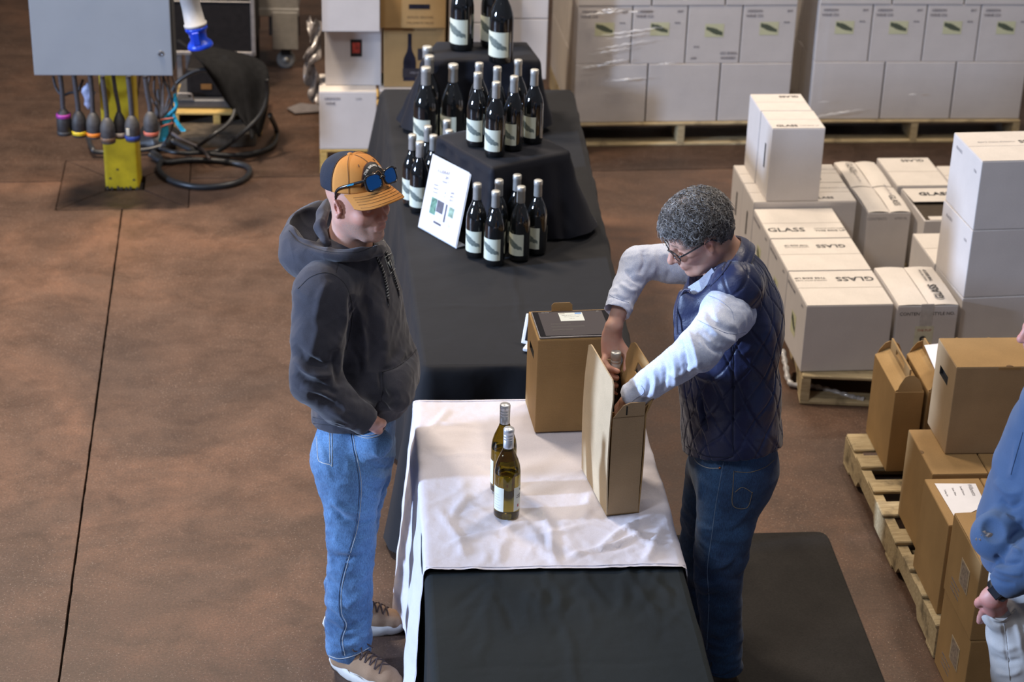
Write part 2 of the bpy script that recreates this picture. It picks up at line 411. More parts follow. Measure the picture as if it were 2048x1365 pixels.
# ================================================================== cartons
_bc = {}
def box_slot_me(w, d, h, bev, slot, voidmat, mat):
    """carton body, base at z=0, near-left corner at origin; slot: list of (face, a0, a1, b0, b1) recessed grip holes.
    face 'L' = the u=0 side (a along v, b up), 'F' = the v=0 side (a along u, b up)"""
    key = (round(w, 3), round(d, 3), round(h, 3), bev, tuple(slot), mat.name)
    if key in _bc: return _bc[key]
    bm = bmesh.new(); box_bm(bm, 0, w, 0, d, 0, h, bev, 2)
    nv = 0
    for f in bm.faces: f.smooth = False
    for (fc, a0, a1, b0, b1) in slot:
        nrm = Vector((-1, 0, 0)) if fc == 'L' else Vector((0, -1, 0)); ax = Vector((0, 1, 0)) if fc == 'L' else Vector((1, 0, 0))
        f = max((f for f in bm.faces if f.normal.dot(nrm) > .99), key=lambda f: f.calc_area())
        ov = list(f.verts); bmesh.ops.delete(bm, geom=[f], context='FACES_ONLY')
        ctr = ax*((a0+a1)/2)+Vector((0, 0, (b0+b1)/2)); inn = []; deep = []
        for q in ov:
            sa = a1 if q.co.dot(ax) > ctr.dot(ax) else a0; sb = b1 if q.co.z > ctr.z else b0
            pp = ax*sa+Vector((0, 0, sb)); inn.append(bm.verts.new(pp)); deep.append(bm.verts.new(pp-nrm*.014))
        for i in range(4):
            j = (i+1) % 4
            bm.faces.new((ov[i], ov[j], inn[j], inn[i]))
            q = bm.faces.new((inn[i], inn[j], deep[j], deep[i])); q.material_index = 1
        q = bm.faces.new(deep); q.material_index = 1
    me = bm_mesh(bm, 'carton'); me.materials.append(mat); me.materials.append(voidmat)
    _bc[key] = me; return me
def flap_me(w, d, bulge, mat, key2=0):
    key = ('flap', round(w, 3), round(d, 3), bulge, mat.name)
    if key in _bc: return _bc[key]
    nx = ny = 6; V = []; Fc = []
    for lay in (0, 1):
        for j in range(ny+1):
            for i in range(nx+1):
                s, r = i/nx, j/ny
                V.append((s*w, r*d, (.0028 if lay else 0)+bulge*math.sin(math.pi*s)*.5+bulge*math.sin(math.pi*r)*.5))
    n1 = (nx+1)*(ny+1)
    for j in range(ny):
        for i in range(nx):
            a = j*(nx+1)+i; Fc.append([n1+a, n1+a+1, n1+a+nx+2, n1+a+nx+1]); Fc.append([a+nx+1, a+nx+2, a+1, a])
    rim = [i for i in range(nx+1)]+[(j+1)*(nx+1)-1 for j in range(1, ny+1)]+[ny*(nx+1)+i for i in range(nx-1, -1, -1)]+[j*(nx+1) for j in range(ny-1, 0, -1)]
    for i in range(len(rim)):
        a, b_ = rim[i], rim[(i+1) % len(rim)]; Fc.append([a, b_, n1+b_, n1+a])
    me = pyd('flap', V, Fc, smooth=False); me.materials.append(mat); _bc[key] = me; return me
def carton(name, label, cat, fr, u, v, z, w, d, h, mat=None, group=None, flaps=None, slots=(), top=None, bulge=0.0, seam=.004, yaw=0.0):
    """flaps: None, 'u' (seam runs along u, across the front) or 'v' (seam runs away); top = flap material"""
    mat = mat or WHITE_C
    o = fr.p(u, v, z); T = thing(name, label, cat, o, fr.y+math.radians(yaw), group)
    hh = h-(.003 if flaps else 0)-bulge
    mobj('carton_body', box_slot_me(w, d, hh, .004, tuple(slots), DARKHOLE, mat), None, T)
    tm = top or WHITE_T
    if flaps == 'u':
        d1 = (d-seam)/2
        mobj('flap', flap_me(w-.004, d1-.002, bulge, tm), None, T, (.002, .002, hh)); mobj('flap', flap_me(w-.004, d1-.002, bulge, tm), None, T, (.002, d1+seam, hh))
    elif flaps == 'v':
        w1 = (w-seam)/2
        mobj('flap', flap_me(w1-.002, d-.004, bulge, tm), None, T, (.002, .002, hh)); mobj('flap', flap_me(w1-.002, d-.004, bulge, tm), None, T, (w1+seam, .002, hh))
    T['dims'] = (w, d, h)
    return T
def glass_print(T, w, d, h, v, flip=False, size=.055, u0=.5, full=True, axis='u', dz=.0004, uc=None):
    """GLASS / HANDLE WITH CARE / THIS SIDE UP on the top of a carton, centred at (uc, v)"""
    uc = w/2 if uc is None else uc
    if axis == 'u': X, Y = Vector((1, 0, 0)), Vector((0, 1, 0))
    else: X, Y = Vector((0, 1, 0)), Vector((-1, 0, 0))
    if flip: X, Y = -X, -Y
    c = Vector((uc, v, h+dz))
    L_ = size*2.9
    put_text('lettering', 'GLASS', size, INK, T, c-X*(L_*.50), X, Y, 1.0, .0012)
    if full:
        put_text('lettering', 'HANDLE WITH CARE', size*.25, INK, T, c+X*(L_*.62)+Y*size*.2, X, Y, .95)
        put_text('lettering', 'THIS SIDE UP', size*.36, INK, T, c+X*(L_*.62)-Y*size*.22, X, Y, 1.1, .0005)

# ---- pallets
def pallet(name, label, fr, u, v, L_u, L_v, z=0.0, run='v', nboards=7, mat=None, gapscale=1.0, group=None):
    """run: direction of the stringers. Deck boards lie across them."""
    mat = mat or WOOD; T = thing(name, label, 'pallet', fr.p(u, v, z), fr.y, group)
    rnd = random.Random(len(label))
    A, B = (L_v, L_u) if run == 'v' else (L_u, L_v)   # A along stringers
    def bx(nm, a0, a1, b0, b1, z0, z1):
        if run == 'v': me = box_me(b0, b1, a0, a1, z0, z1, .004)
        else: me = box_me(a0, a1, b0, b1, z0, z1, .004)
        mobj(nm, me, mat, T)
    for k, b0 in enumerate((0, B/2-.019, B-.038)):
        # notched stringer outline
        pts = [(0, .018), (A*.16, .018), (A*.18, .055), (A*.36, .055), (A*.38, .018), (A*.62, .018), (A*.64, .055), (A*.82, .055), (A*.84, .018), (A, .018), (A, .122), (0, .122)]
        V = []
        for off in (0, .038):
            for a, zz in pts: V.append((b0+off, a, zz) if run == 'v' else (a, b0+off, zz))
        n = len(pts); Fc = [list(range(n)), list(range(2*n-1, n-1, -1))]+[[i, n+i, n+(i+1) % n, (i+1) % n] for i in range(n)]
        me = pyd('stringer', V, Fc, smooth=False); bmn = bmesh.new(); bmn.from_mesh(me); bmesh.ops.recalc_face_normals(bmn, faces=bmn.faces); bmesh.ops.triangulate(bmn, faces=[f for f in bmn.faces if len(f.verts) > 4]); bmn.to_mesh(me); bmn.free()
        mobj('stringer', me, mat, T)
    wd = .09
    for i in range(nboards):
        ww = .135 if i in (0, nboards-1) else wd+rnd.uniform(-.005, .012)
        a = (A-ww)*i/(nboards-1)+(rnd.uniform(-.01, .01) if 0 < i < nboards-1 else 0)
        bx('deck_board', a, a+ww, -.004+rnd.uniform(-.006, .006), B+rnd.uniform(-.006, .006), .122, .138+rnd.uniform(-.001, .001))
    for a in (0, A*.42, A-.1): bx('bottom_board', a, a+.1, 0, B, 0, .018)
    return T
# ================================================================== TABLES AND CLOTHS
def snoise(P, freq, seed, octv=3, aniso=(1, 1, 1)):
    """cheap smooth pseudo noise in about [-1, 1] for numpy points"""
    r = np.random.RandomState(seed); out = np.zeros(len(P)); amp = 1.0; tot = 0
    Q = P*np.array(aniso)
    for o in range(octv):
        acc = np.zeros(len(P))
        for k in range(4):
            d = r.normal(size=3); d /= np.linalg.norm(d); d2 = r.normal(size=3); d2 /= np.linalg.norm(d2)
            acc += np.sin(Q@d*freq*(2**o)*2*np.pi + r.rand()*6.28 + 1.7*np.sin(Q@d2*freq*(2**o)*3.1+r.rand()*6.28))
        out += amp*acc/2.6; tot += amp; amp *= .5
    return out/tot
def creases(P2, segs, w=.012):
    """raised/sunk straight cloth creases: segs of (x0,y0,x1,y1,height)"""
    z = np.zeros(len(P2))
    for x0, y0, x1, y1, hgt in segs:
        a = np.array([x0, y0]); b = np.array([x1, y1]); d = b-a; L = np.linalg.norm(d); d /= L
        t = (P2-a)@d; n = (P2-a)@np.array([-d[1], d[0]])+.006*np.sin(t*25+x0*40)
        fade = np.clip(t/(.12*L), 0, 1)*np.clip((L-t)/(.25*L), 0, 1)
        z += hgt*np.exp(-(n/w)**2)*fade
    return z
def rrect(W, L, r, n):
    """n points round a rounded rectangle (0..W, 0..L), counter-clockwise from (r,0), with outward normals and arc length"""
    segs = []; per = 2*(W-2*r)+2*(L-2*r)+2*math.pi*r
    out = []
    for i in range(n):
        s = per*i/n; q = s
        parts = [('l', (r, 0), (1, 0), W-2*r, (0, -1)), ('c', (W-r, r), -90, r), ('l', (W, r), (0, 1), L-2*r, (1, 0)), ('c', (W-r, L-r), 0, r),
                 ('l', (W-r, L), (-1, 0), W-2*r, (0, 1)), ('c', (r, L-r), 90, r), ('l', (0, L-r), (0, -1), L-2*r, (-1, 0)), ('c', (r, r), 180, r)]
        for p in parts:
            ln = p[3] if p[0] == 'l' else math.pi/2*r
            if q <= ln or p is parts[-1]:
                if p[0] == 'l': out.append((p[1][0]+p[2][0]*q, p[1][1]+p[2][1]*q, p[4][0], p[4][1], s, 0.0))
                else:
                    an = math.radians(p[2])+q/r; cr = math.sin(q/ln*math.pi)
                    out.append((p[1][0]+r*math.cos(an), p[1][1]+r*math.sin(an), math.cos(an), math.sin(an), s, cr))
                break
            q -= ln
    return np.array(out), per
def draped_cloth(W, L, drop, r=.03, flare=.05, amp=.03, waves=14, seed=1, corner=.06, step=.016, top_w=.0015, segs=(), gather=None, th=0.0, amps=None):
    n = int((2*(W+L))/step); R, per = rrect(W, L, r, n)
    P0 = R[:, :2]; N0 = R[:, 2:4]; s = R[:, 4]; cr = np.zeros(n)
    for (cx, cy) in ((0, 0), (W, 0), (W, L), (0, L)):
        dd = np.hypot(P0[:, 0]-cx, P0[:, 1]-cy); cr = np.maximum(cr, np.exp(-(dd/.13)**2))
    rs = np.random.RandomState(seed); ph = rs.rand(6)*6.28
    fold = np.sin(s/per*2*np.pi*waves+ph[0]+1.2*np.sin(s/per*2*np.pi*5+ph[1]))*.6+.4*np.sin(s/per*2*np.pi*waves*1.9+ph[2])
    V = []; rows = int(drop/step)
    half = min(W, L)/2-.0001; ntop = int(half/step)
    cx, cy = W/2, L/2
    ntop = 2; half = .020
    for k in range(ntop+1):
        off = half*(1-k/ntop)
        # inset the rounded rect by off
        q = P0.copy(); q[:, 0] = np.clip(P0[:, 0], off, W-off); q[:, 1] = np.clip(P0[:, 1], off, L-off)
        e = .006*(k/ntop)**12
        V.append(np.column_stack([q, -np.full(n, e)]))
    for k in range(1, rows+1):
        d = drop*k/rows; f = d/drop
        roll = min(1, d/.02)
        a = amp if amps is None else amp
        o = .006*roll + flare*f**1.0 + a*fold*(f**.8) + corner*cr*(f**.9)
        q = P0+N0*o[:, None]
        V.append(np.column_stack([q, np.full(n, -.006-d)+.012*cr*0]))
    V = np.concatenate(V); nr = ntop+1+rows; Fc = []
    a = np.arange(nr-1)[:, None]*n; k = np.arange(n)[None, :]; k2 = (k+1) % n
    Fc = np.stack([a+k, a+k2, a+n+k2, a+n+k], -1).reshape(-1, 4)[:, ::1]
    gx, gy = int(W/.011), int(L/.013); gi = .016
    A_, B_ = np.meshgrid(np.linspace(gi, W-gi, gx+1), np.linspace(gi, L-gi, gy+1), indexing='ij'); G = np.column_stack([A_.ravel(), B_.ravel(), np.full(A_.size, .0004)]); o0 = len(V)
    ii = (np.arange(gx)[:, None]*(gy+1)+np.arange(gy)[None, :]).ravel()+o0; Fc = np.concatenate([Fc, np.stack([ii, ii+gy+1, ii+gy+2, ii+1], -1)]); V = np.concatenate([V, G])
    topm = V[:, 2] > -.01
    V[topm, 2] += (snoise(V[topm], 1.6, seed+3, 3)*top_w+creases(V[topm, :2], segs))*1.0
    side = ~topm
    wr = snoise(V, 3.5, seed+9, 2, (1, 1, .5))*.006
    V[side, 0] += wr[side]*.8; V[side, 1] += wr[side]*.8
    return V, Fc
def finish_cloth(name, label, cat, V, Fc, fr, z, mat, th=0.0012, hem=None):
    me = pyd(name, V, Fc); o = mobj(name, me, mat)
    o.location = (fr.o.x, fr.o.y, z); o.rotation_euler = (0, 0, fr.y)
    tag(o, label, cat); return o
def folding_table(label, fr, W, L, z, group='folding tables under the cloths'):
    T = thing('folding_table', label, 'table', fr.p(0, 0, 0), fr.y, group)
    mobj('tabletop', box_me(.02, W-.02, .02, L-.02, z-.045, z-.012, .006), simple('table_grey', (.5, .5, .5), .5), T)
    lm = simple('table_leg_metal', (.12, .12, .13), .4, metal=.8)
    for v in (.18, L-.18):
        for u in (.08, W-.08): mobj('leg', tube_me([(u, v, .0), (u, v, z-.045)], .0125, 10), lm, T)
    return T
TZ = .75
NT = Fr((-.148, 4.02), 4.9)      # near table (near-left corner); far-left of its top at about (-.323, 5.995)
FT = Fr((-.312, 6.285), 4.9)     # display table
folding_table('folding table hidden under the white and charcoal cloths', NT, .757, 1.995, TZ-.002, None)
folding_table('long folding table hidden under the black cloth with the bottle display', FT, .757, 3.05, TZ-.002, None)
sg = [(.37, .9, .39, .15, .003), (.05, .45, .72, .47, -.002), (.36, 1.0, .30, .62, .003), (.58, .98, .66, .6, .004), (.60, .98, .52, .66, .003), (.62, .98, .73, .72, .004), (.2, .98, .12, .4, .002), (.45, .98, .50, .72, .003), (.69, .95, .60, .70, .003)]
rw = np.random.RandomState(9)
for _ in range(34):
    x0 = rw.uniform(.12, .72); y0 = rw.uniform(.72, .92); an = rw.normal(-1.65, .45); L_ = rw.uniform(.08, .22); sg.append((x0, y0, x0+L_*math.cos(an), y0+L_*math.sin(an), rw.choice([-1, 1])*rw.uniform(.0010, .0028)))
V, Fc = draped_cloth(.757, 1.995, .70, flare=.004, amp=.005, waves=17, seed=4, corner=.02, segs=sg, top_w=.0018, step=.011)
finish_cloth('tablecloth', 'charcoal tablecloth on the near table, showing in front of the white cloth', 'tablecloth', V, Fc, NT, TZ-.006, BLACKCLOTH2)
sg2 = [(.05, .5, .72, .52, .002), (.38, .1, .37, 2.9, .002), (.04, 1.25, .7, 1.27, -.002)]
V, Fc = draped_cloth(.757, 3.05, .715, flare=.05, amp=.028, waves=19, seed=11, corner=.075, segs=sg2, top_w=.0018)
V[:, 0] += (V[:, 0]/.757*.060-.034)*V[:, 1]
finish_cloth('tablecloth', 'long black tablecloth under the bottle display and the stands', 'tablecloth', V, Fc, FT, TZ, BLACKCLOTH)

# white overlay cloth: a strip laid across the near table, hanging at both sides
def white_cloth():
    v0, v1 = .925, 2.005; W = .757; dropL, dropR = .735, .66
    st = .011; ns = int((dropL+W+dropR)/st); nv = int((v1-v0)/st)+1
    V = []; S = np.linspace(-dropL, W+dropR, ns); T_ = np.linspace(v0, v1, nv)
    rs = np.random.RandomState(5)
    SS, TT = np.meshgrid(S, T_, indexing='ij'); s = SS.ravel(); t = TT.ravel()
    x = np.clip(s, 0, W); z = np.zeros_like(s); dl = np.clip(-s, 0, None); dr = np.clip(s-W, 0, None)
    fr = (t-v0)/(v1-v0)
    for d, sg_, drop in ((dl, -1, dropL), (dr, 1, dropR)):
        f = d/drop
        fold = np.sin(fr*2*np.pi*2.7+.9+.8*np.sin(fr*5))*.018+np.sin(fr*2*np.pi*6.3+2.0)*.007
        flare = (.028+.045*fr**2 if sg_ < 0 else .034)
        x = x+sg_*(np.minimum(d, .018)*.45+f**.9*(flare+fold))
        z = z-np.maximum(0, d-.006*(d > .006)*1.0)*(1-.012*np.abs(fold)/.03)
        t = t+np.where(d > 0, f*(.035*(fr-.35)), 0)
    P = np.column_stack([x, t, z])
    top = (dl == 0) & (dr == 0)
    Q = np.column_stack([s, TT.ravel(), np.zeros_like(s)])
    P[:, 2] += snoise(Q, 1.5, 21, 3)*.004+(1-np.abs(snoise(Q, 2.6, 22, 2, (1, .7, 1))))**6*.0035+(1-np.abs(snoise(Q, 5.5, 23, 2)))**8*.0025*np.clip((1.5-TT.ravel())*2, .25, 1)
    seg = [(.385, .93, .37, 1.32, .006), (.385, .93, .30, 1.2, .003), (.05, 1.05, .36, 1.22, .005), (.08, 1.18, .14, 1.40, .005), (.12, .98, .05, 1.3, .005),
           (.42, .98, .70, 1.12, .008), (.50, 1.02, .72, 1.25, .007), (.60, 1.16, .70, 1.02, .006), (.55, 1.25, .74, 1.33, .004), (.45, 1.0, .62, 1.05, -.005), (.20, .95, .25, 1.1, .005),
           (.64, .95, .73, 1.15, .007), (.30, 1.10, .52, 1.17, .004), (.04, 1.6, .30, 1.62, .003), (.05, 1.85, .22, 1.8, .004), (.10, 1.95, .02, 1.7, .004), (.48, 1.2, .53, 1.35, .006), (.51, 1.3, .56, 1.18, -.004), (.25, 1.32, .1, 1.22, .003)]
    rw = np.random.RandomState(77); extra = []
    for _ in range(46):
        x0 = rw.uniform(.05, .72); y0 = rw.uniform(.95, 1.35) if rw.rand() < .75 else rw.uniform(1.35, 1.98); an = rw.normal(1.9, .5) if x0 < .4 else rw.normal(.9, .6); L_ = rw.uniform(.06, .17); extra.append((x0, y0, x0+L_*math.cos(an), y0+L_*math.sin(an), rw.choice([-1, 1])*rw.uniform(.0012, .0034)))
    P[:, 2] += creases(Q[:, :2], extra, .0065)*np.where(top, 1, 0)
    P[:, 2] += 1.3*creases(Q[:, :2], seg, .010)*np.where(top, 1, 0)
    P[:, 2] += .007
    # curled edge hem towards the camera
    wr = snoise(Q, 5, 31, 2, (1, .5, 1)); sd = ~top
    P[sd, 0] += wr[sd]*.005
    a = (np.arange(ns-1)[:, None]*nv+np.arange(nv-1)[None, :]).ravel()
    Fc = np.stack([a, a+nv, a+nv+1, a+1], -1)
    me = pyd('tablecloth', P, Fc); o = mobj('tablecloth', me, WHITECLOTH); o.location = (NT.o.x, NT.o.y, TZ); o.rotation_euler = (0, 0, NT.y)
    tag(o, 'white tablecloth laid across the near table and hanging down its left side', 'tablecloth')
    # hem stitching as a narrow raised band along both short edges
    G = P.reshape(ns, nv, 3)
    for j, nm in ((1, 'hem'), (nv-2, 'hem')):
        pts = G[::3, j, :]+np.array([0, 0, .0012])
        mobj(nm, tube_me([tuple(p) for p in pts], .0016, 5), WHITECLOTH, o)
white_cloth()

# ================================================================== WINE BOTTLES
def bottle_prof(H=.305, R=.041):
    s = H/.305; q = R/.041
    pr = [(0, .004), (.030, .002), (.038, .001), (.041, .006), (.0412, .03), (.0412, .145), (.0405, .160), (.0375, .180), (.031, .200), (.0235, .217), (.0180, .231), (.0155, .243), (.0148, .252), (.0148, .296), (.0, .296)]
    return [(r*q, z*s) for r, z in pr]
def arc_patch(R, a0, a1, z0, z1, mat, name, parent, n=14, flipu=False):
    V = []; uv = []
    for i in range(n+1):
        t = i/n; a = a0+(a1-a0)*t
        for z, vv in ((z0, 0), (z1, 1)): V.append((R*math.cos(a), R*math.sin(a), z)); uv.append((1-t if flipu else t, vv))
    Fc = [[2*i, 2*i+2, 2*i+3, 2*i+1] for i in range(n)]
    me = pyd(name, V, Fc, uv=uv); return mobj(name, me, mat, parent)
_bp = {}
def red_bottle(label, x, y, z, H=.305, R=.041, ang=0.0, group=None, name='wine_bottle', full=True):
    key = (H, R)
    if key not in _bp:
        T = thing(name, label, 'bottle', (x, y, z), 0, group); _bp[key] = T
        mobj('glass', lathe_me(bottle_prof(H, R), 36), BGLASS, T)
        s, q = H/.305, R/.041
        mobj('capsule', lathe_me([(.0155*q, .238*s), (.0166*q, .240*s), (.0160*q, .284*s), (.0163*q, .2845*s), (.0172*q, .286*s), (.0172*q, .302*s), (.0155*q, .305*s), (.0, .305*s)], 28), FOIL, T)
        c = math.radians(-122)
        arc_patch(R*1.012, c-math.radians(62), c+math.radians(62), .026*s, .116*s, LABEL_ART, 'front_label', T)
        arc_patch(R*1.012, c+math.radians(128), c+math.radians(212), .045*s, .115*s, LBLPAPER, 'back_label', T)
        o = T
    else:
        o = copy_tree(_bp[key]); o['label'] = label
        if group: o['group'] = group
        o.location = (x, y, z)
    o.rotation_euler = (0, 0, math.radians(ang)); return o
def topcap(px, py, zt):  # centre of a bottle whose cap top shows at this point of the picture
    p = at(px, py, zt); return p.x, p.y
GN = 'red wine bottles at the front right of the display'
H = .305
for (px, py, lb, an) in ((954.8, 367, 'dark wine bottle standing right against the sign, leftmost of the front group of six', 0),
                         (991.9, 382, 'dark wine bottle nearest the camera in the front group of six, right of the sign', 4),
                         (998.5, 359.5, 'dark wine bottle behind the foremost one, back row of the front six', -5),
                         (1034.8, 349.5, 'dark wine bottle farthest back in the front group of six', 6),
                         (1042.7, 373, 'dark wine bottle in the front row of the front six, second from the right', -8),
                         (1076.8, 360.5, 'dark wine bottle at the right end of the front group of six', -14)):
    x, y = topcap(px, py, TZ+.008+H); red_bottle(lb, x, y, TZ+.008, H, .041, an, GN)
for (px, py, lb, an) in ((825, 269, 'dark wine bottle at the left table edge, left of its neighbour by the cap brim', -10),
                         (839.7, 283, 'dark wine bottle nearest in the left group, half hidden behind the cap brim', 5),
                         (855.5, 252, 'dark wine bottle second row of the left group, behind the sign', -4),
                         (867, 270, 'dark wine bottle just left of the top left corner of the sign', 3),
                         (894, 240, 'dark wine bottle farthest back in the left group beside the riser', 0),
                         (898, 260, 'dark wine bottle of the left group tight against the near riser', 0)):
    x, y = topcap(px, py, TZ+.008+H); red_bottle(lb, x, y, TZ+.008, H, .041, an, 'red wine bottles left of the sign')
RZ1 = 1.098; RZ2 = 1.10
for (px, py, lb, an) in ((955.9, 145, 'dark wine bottle on the near riser, leftmost of the front row', 4),
                         (992.9, 163.5, 'dark wine bottle foremost on the near riser', 0),
                         (1029, 152, 'dark wine bottle on the near riser between the foremost and the right end one', -10),
                         (1069.6, 139, 'dark wine bottle at the right end of the near riser', -14),
                         (958.7, 125.5, 'dark wine bottle on the near riser, back row left', 0),
                         (995, 133.5, 'dark wine bottle on the near riser, back row middle', 6),
                         (1036.7, 119.5, 'dark wine bottle on the near riser, back row right', 0)):
    x, y = topcap(px, py, RZ1+.004+H); red_bottle(lb, x, y, RZ1+.004, H, .041, an, 'red wine bottles on the near riser')
MH, MR = .375, .054
for (px, py, z, lb, an) in ((852, 134, TZ+.008, 'large dark wine bottle in front of the three at the left of the far riser', -5),
                         (858.5, 111, TZ+.008, 'large dark wine bottle second in the file left of the far riser', 0),
                         (854.6, 92.6, TZ+.008, 'large dark wine bottle last in the file left of the far riser', 0),
                         (906.6, 128, TZ+.008, 'large dark wine bottle alone before the middle of the far riser', -10)):
    x, y = topcap(px, py, z+MH); red_bottle(lb, x, y, z, MH, MR, an, 'large bottles around the far riser', 'large_wine_bottle')
for (px, py, lb, an) in ((923, 98, 'large dark wine bottle on top of the far riser, left', 0), (1001, 124, 'large dark wine bottle on top of the far riser, right front', 8), (984, 92, 'large dark wine bottle on top of the far riser, behind the right one', 0)):
    p = at(px, py, RZ2+.004); red_bottle(lb, p.x, p.y+.01, RZ2+.004, MH+.02, MR+.001, an, 'large bottles on top of the far riser', 'large_wine_bottle')

# risers: crates under black cloth
def riser_cloth(name, label, corners, ztop, zbase, seed, flare, wings):
    """quad top (4 world xy points), cloth falling to zbase and spreading in folds"""
    C4 = [Vector((c[0], c[1])) for c in corners]; cen = sum(C4, Vector((0, 0)))/4
    n = 240; per = []
    for i in range(4):
        a, b_ = C4[i], C4[(i+1) % 4]
        for k in range(n//4): per.append((a.lerp(b_, k/(n//4)), i, k/(n//4)))
    P0 = np.array([tuple(p[0]) for p in per]); cn = np.array(cen)
    for _ in range(3): P0 = (np.roll(P0, 1, 0)+P0*2+np.roll(P0, -1, 0))/4
    tang = np.roll(P0, -1, 0)-np.roll(P0, 1, 0); N0 = np.column_stack([tang[:, 1], -tang[:, 0]]); N0 /= np.linalg.norm(N0, axis=1)[:, None]
    if ((P0-cn)*N0).sum() < 0: N0 = -N0
    s = np.linspace(0, 1, n, endpoint=False); H_ = ztop-zbase
    cd = np.min([np.hypot(P0[:, 0]-c.x, P0[:, 1]-c.y) for c in C4], axis=0); cr = np.exp(-(cd/.07)**2)
    rs = np.random.RandomState(seed); ph = rs.rand(4)*6.28
    fold = np.sin(s*2*np.pi*9+ph[0]+1.3*np.sin(s*2*np.pi*3+ph[1]))*.6+.4*np.sin(s*2*np.pi*17+ph[2])
    wv = np.zeros(n)
    for (wx, wy, ww, wa) in wings: wv += wa*np.exp(-((np.hypot(P0[:, 0]-wx, P0[:, 1]-wy))/ww)**2)
    V = []
    nt_ = 16
    for k in range(nt_+1):
        f = k/nt_; q = cn+(P0-cn)*f; zz = np.full(n, ztop)-.004*f**10
        qq = np.column_stack([q, zz]); qq[:, 2] += snoise(qq, 3, seed, 2)*.002*(1-f**4); V.append(qq)
    rows = 30
    for k in range(1, rows+1):
        f = k/rows; d = H_*f
        o = .008*min(1, d/.02)+flare*f**1.3+(.018*fold+.03*cr)*f**1.1+wv*f**1.25
        z = ztop-.004-d*(1-.10*cr*f)+.012*fold*f
        q = P0+N0*o[:, None]
        z = np.maximum(z, zbase+.004)
        V.append(np.column_stack([q, z]))
    V = np.concatenate(V); nr = len(V)//n
    a = np.arange(nr-1)[:, None]*n; k = np.arange(n)[None, :]; k2 = (k+1) % n
    Fc = np.stack([a+k, a+k2, a+n+k2, a+n+k], -1).reshape(-1, 4)
    w_ = snoise(V, 5, seed+2, 2); below = V[:, 2] < ztop-.02
    V[below, 0] += w_[below]*.006; V[below, 1] += w_[below]*.006
    me = pyd(name, V, Fc); o = mobj(name, me, DRAPE); tag(o, label, 'cloth'); return o
r1 = [at(985, 336, 1.095), at(1140, 302, 1.095), None, at(902, 288, 1.095)]
r1[2] = r1[1]+(r1[3]-r1[0])*1.35; r1[3] = r1[0]+(r1[3]-r1[0])*1.35
riser_cloth('riser_cloth', 'black cloth over the near riser with its corner towards the camera', [(p.x, p.y) for p in r1], 1.098, TZ+.006, 3, .022, [(r1[1].x, r1[1].y, .13, .085), (r1[0].x, r1[0].y, .13, -.04), (r1[3].x, r1[3].y, .2, -.03)])
a_ = Vector((-.45, 8.72)); e1 = Vector((math.cos(math.radians(5)), math.sin(math.radians(5)))); e2 = Vector((-e1.y, e1.x))
r2 = [a_, a_+e1*.54, a_+e1*.50+e2*.27, a_+e1*.08+e2*.27]
riser_cloth('riser_cloth', 'black cloth over the far riser carrying the three large bottles', [tuple(p) for p in r2], 1.10, TZ+.006, 8, .0, [(r2[1].x, r2[1].y, .2, .03), (a_.x, a_.y+.05, .16, .10), (a_.x+.1, a_.y, .25, -.02)])
def crate(label, q, z0, z1):
    c = [Vector((p[0], p[1])) for p in q]; cen = sum(c, Vector((0, 0)))/4; c = [cen+(p-cen)*.9 for p in c]
    T = thing('riser_crate', label, 'crate', (cen.x, cen.y, z0), 0)
    mobj('crate_shell', prism_me([tuple(p-cen) for p in c], .0, z1-z0-.03), WOOD, T)
    mobj('crate_lid', prism_me([tuple((p-cen)*1.02) for p in c], z1-z0-.03, z1-z0-.012), WOOD, T)
crate('wooden crate hidden under the near riser cloth', r1, TZ+.008, 1.095); crate('wooden crate hidden under the far riser cloth', r2, TZ+.008, 1.097)

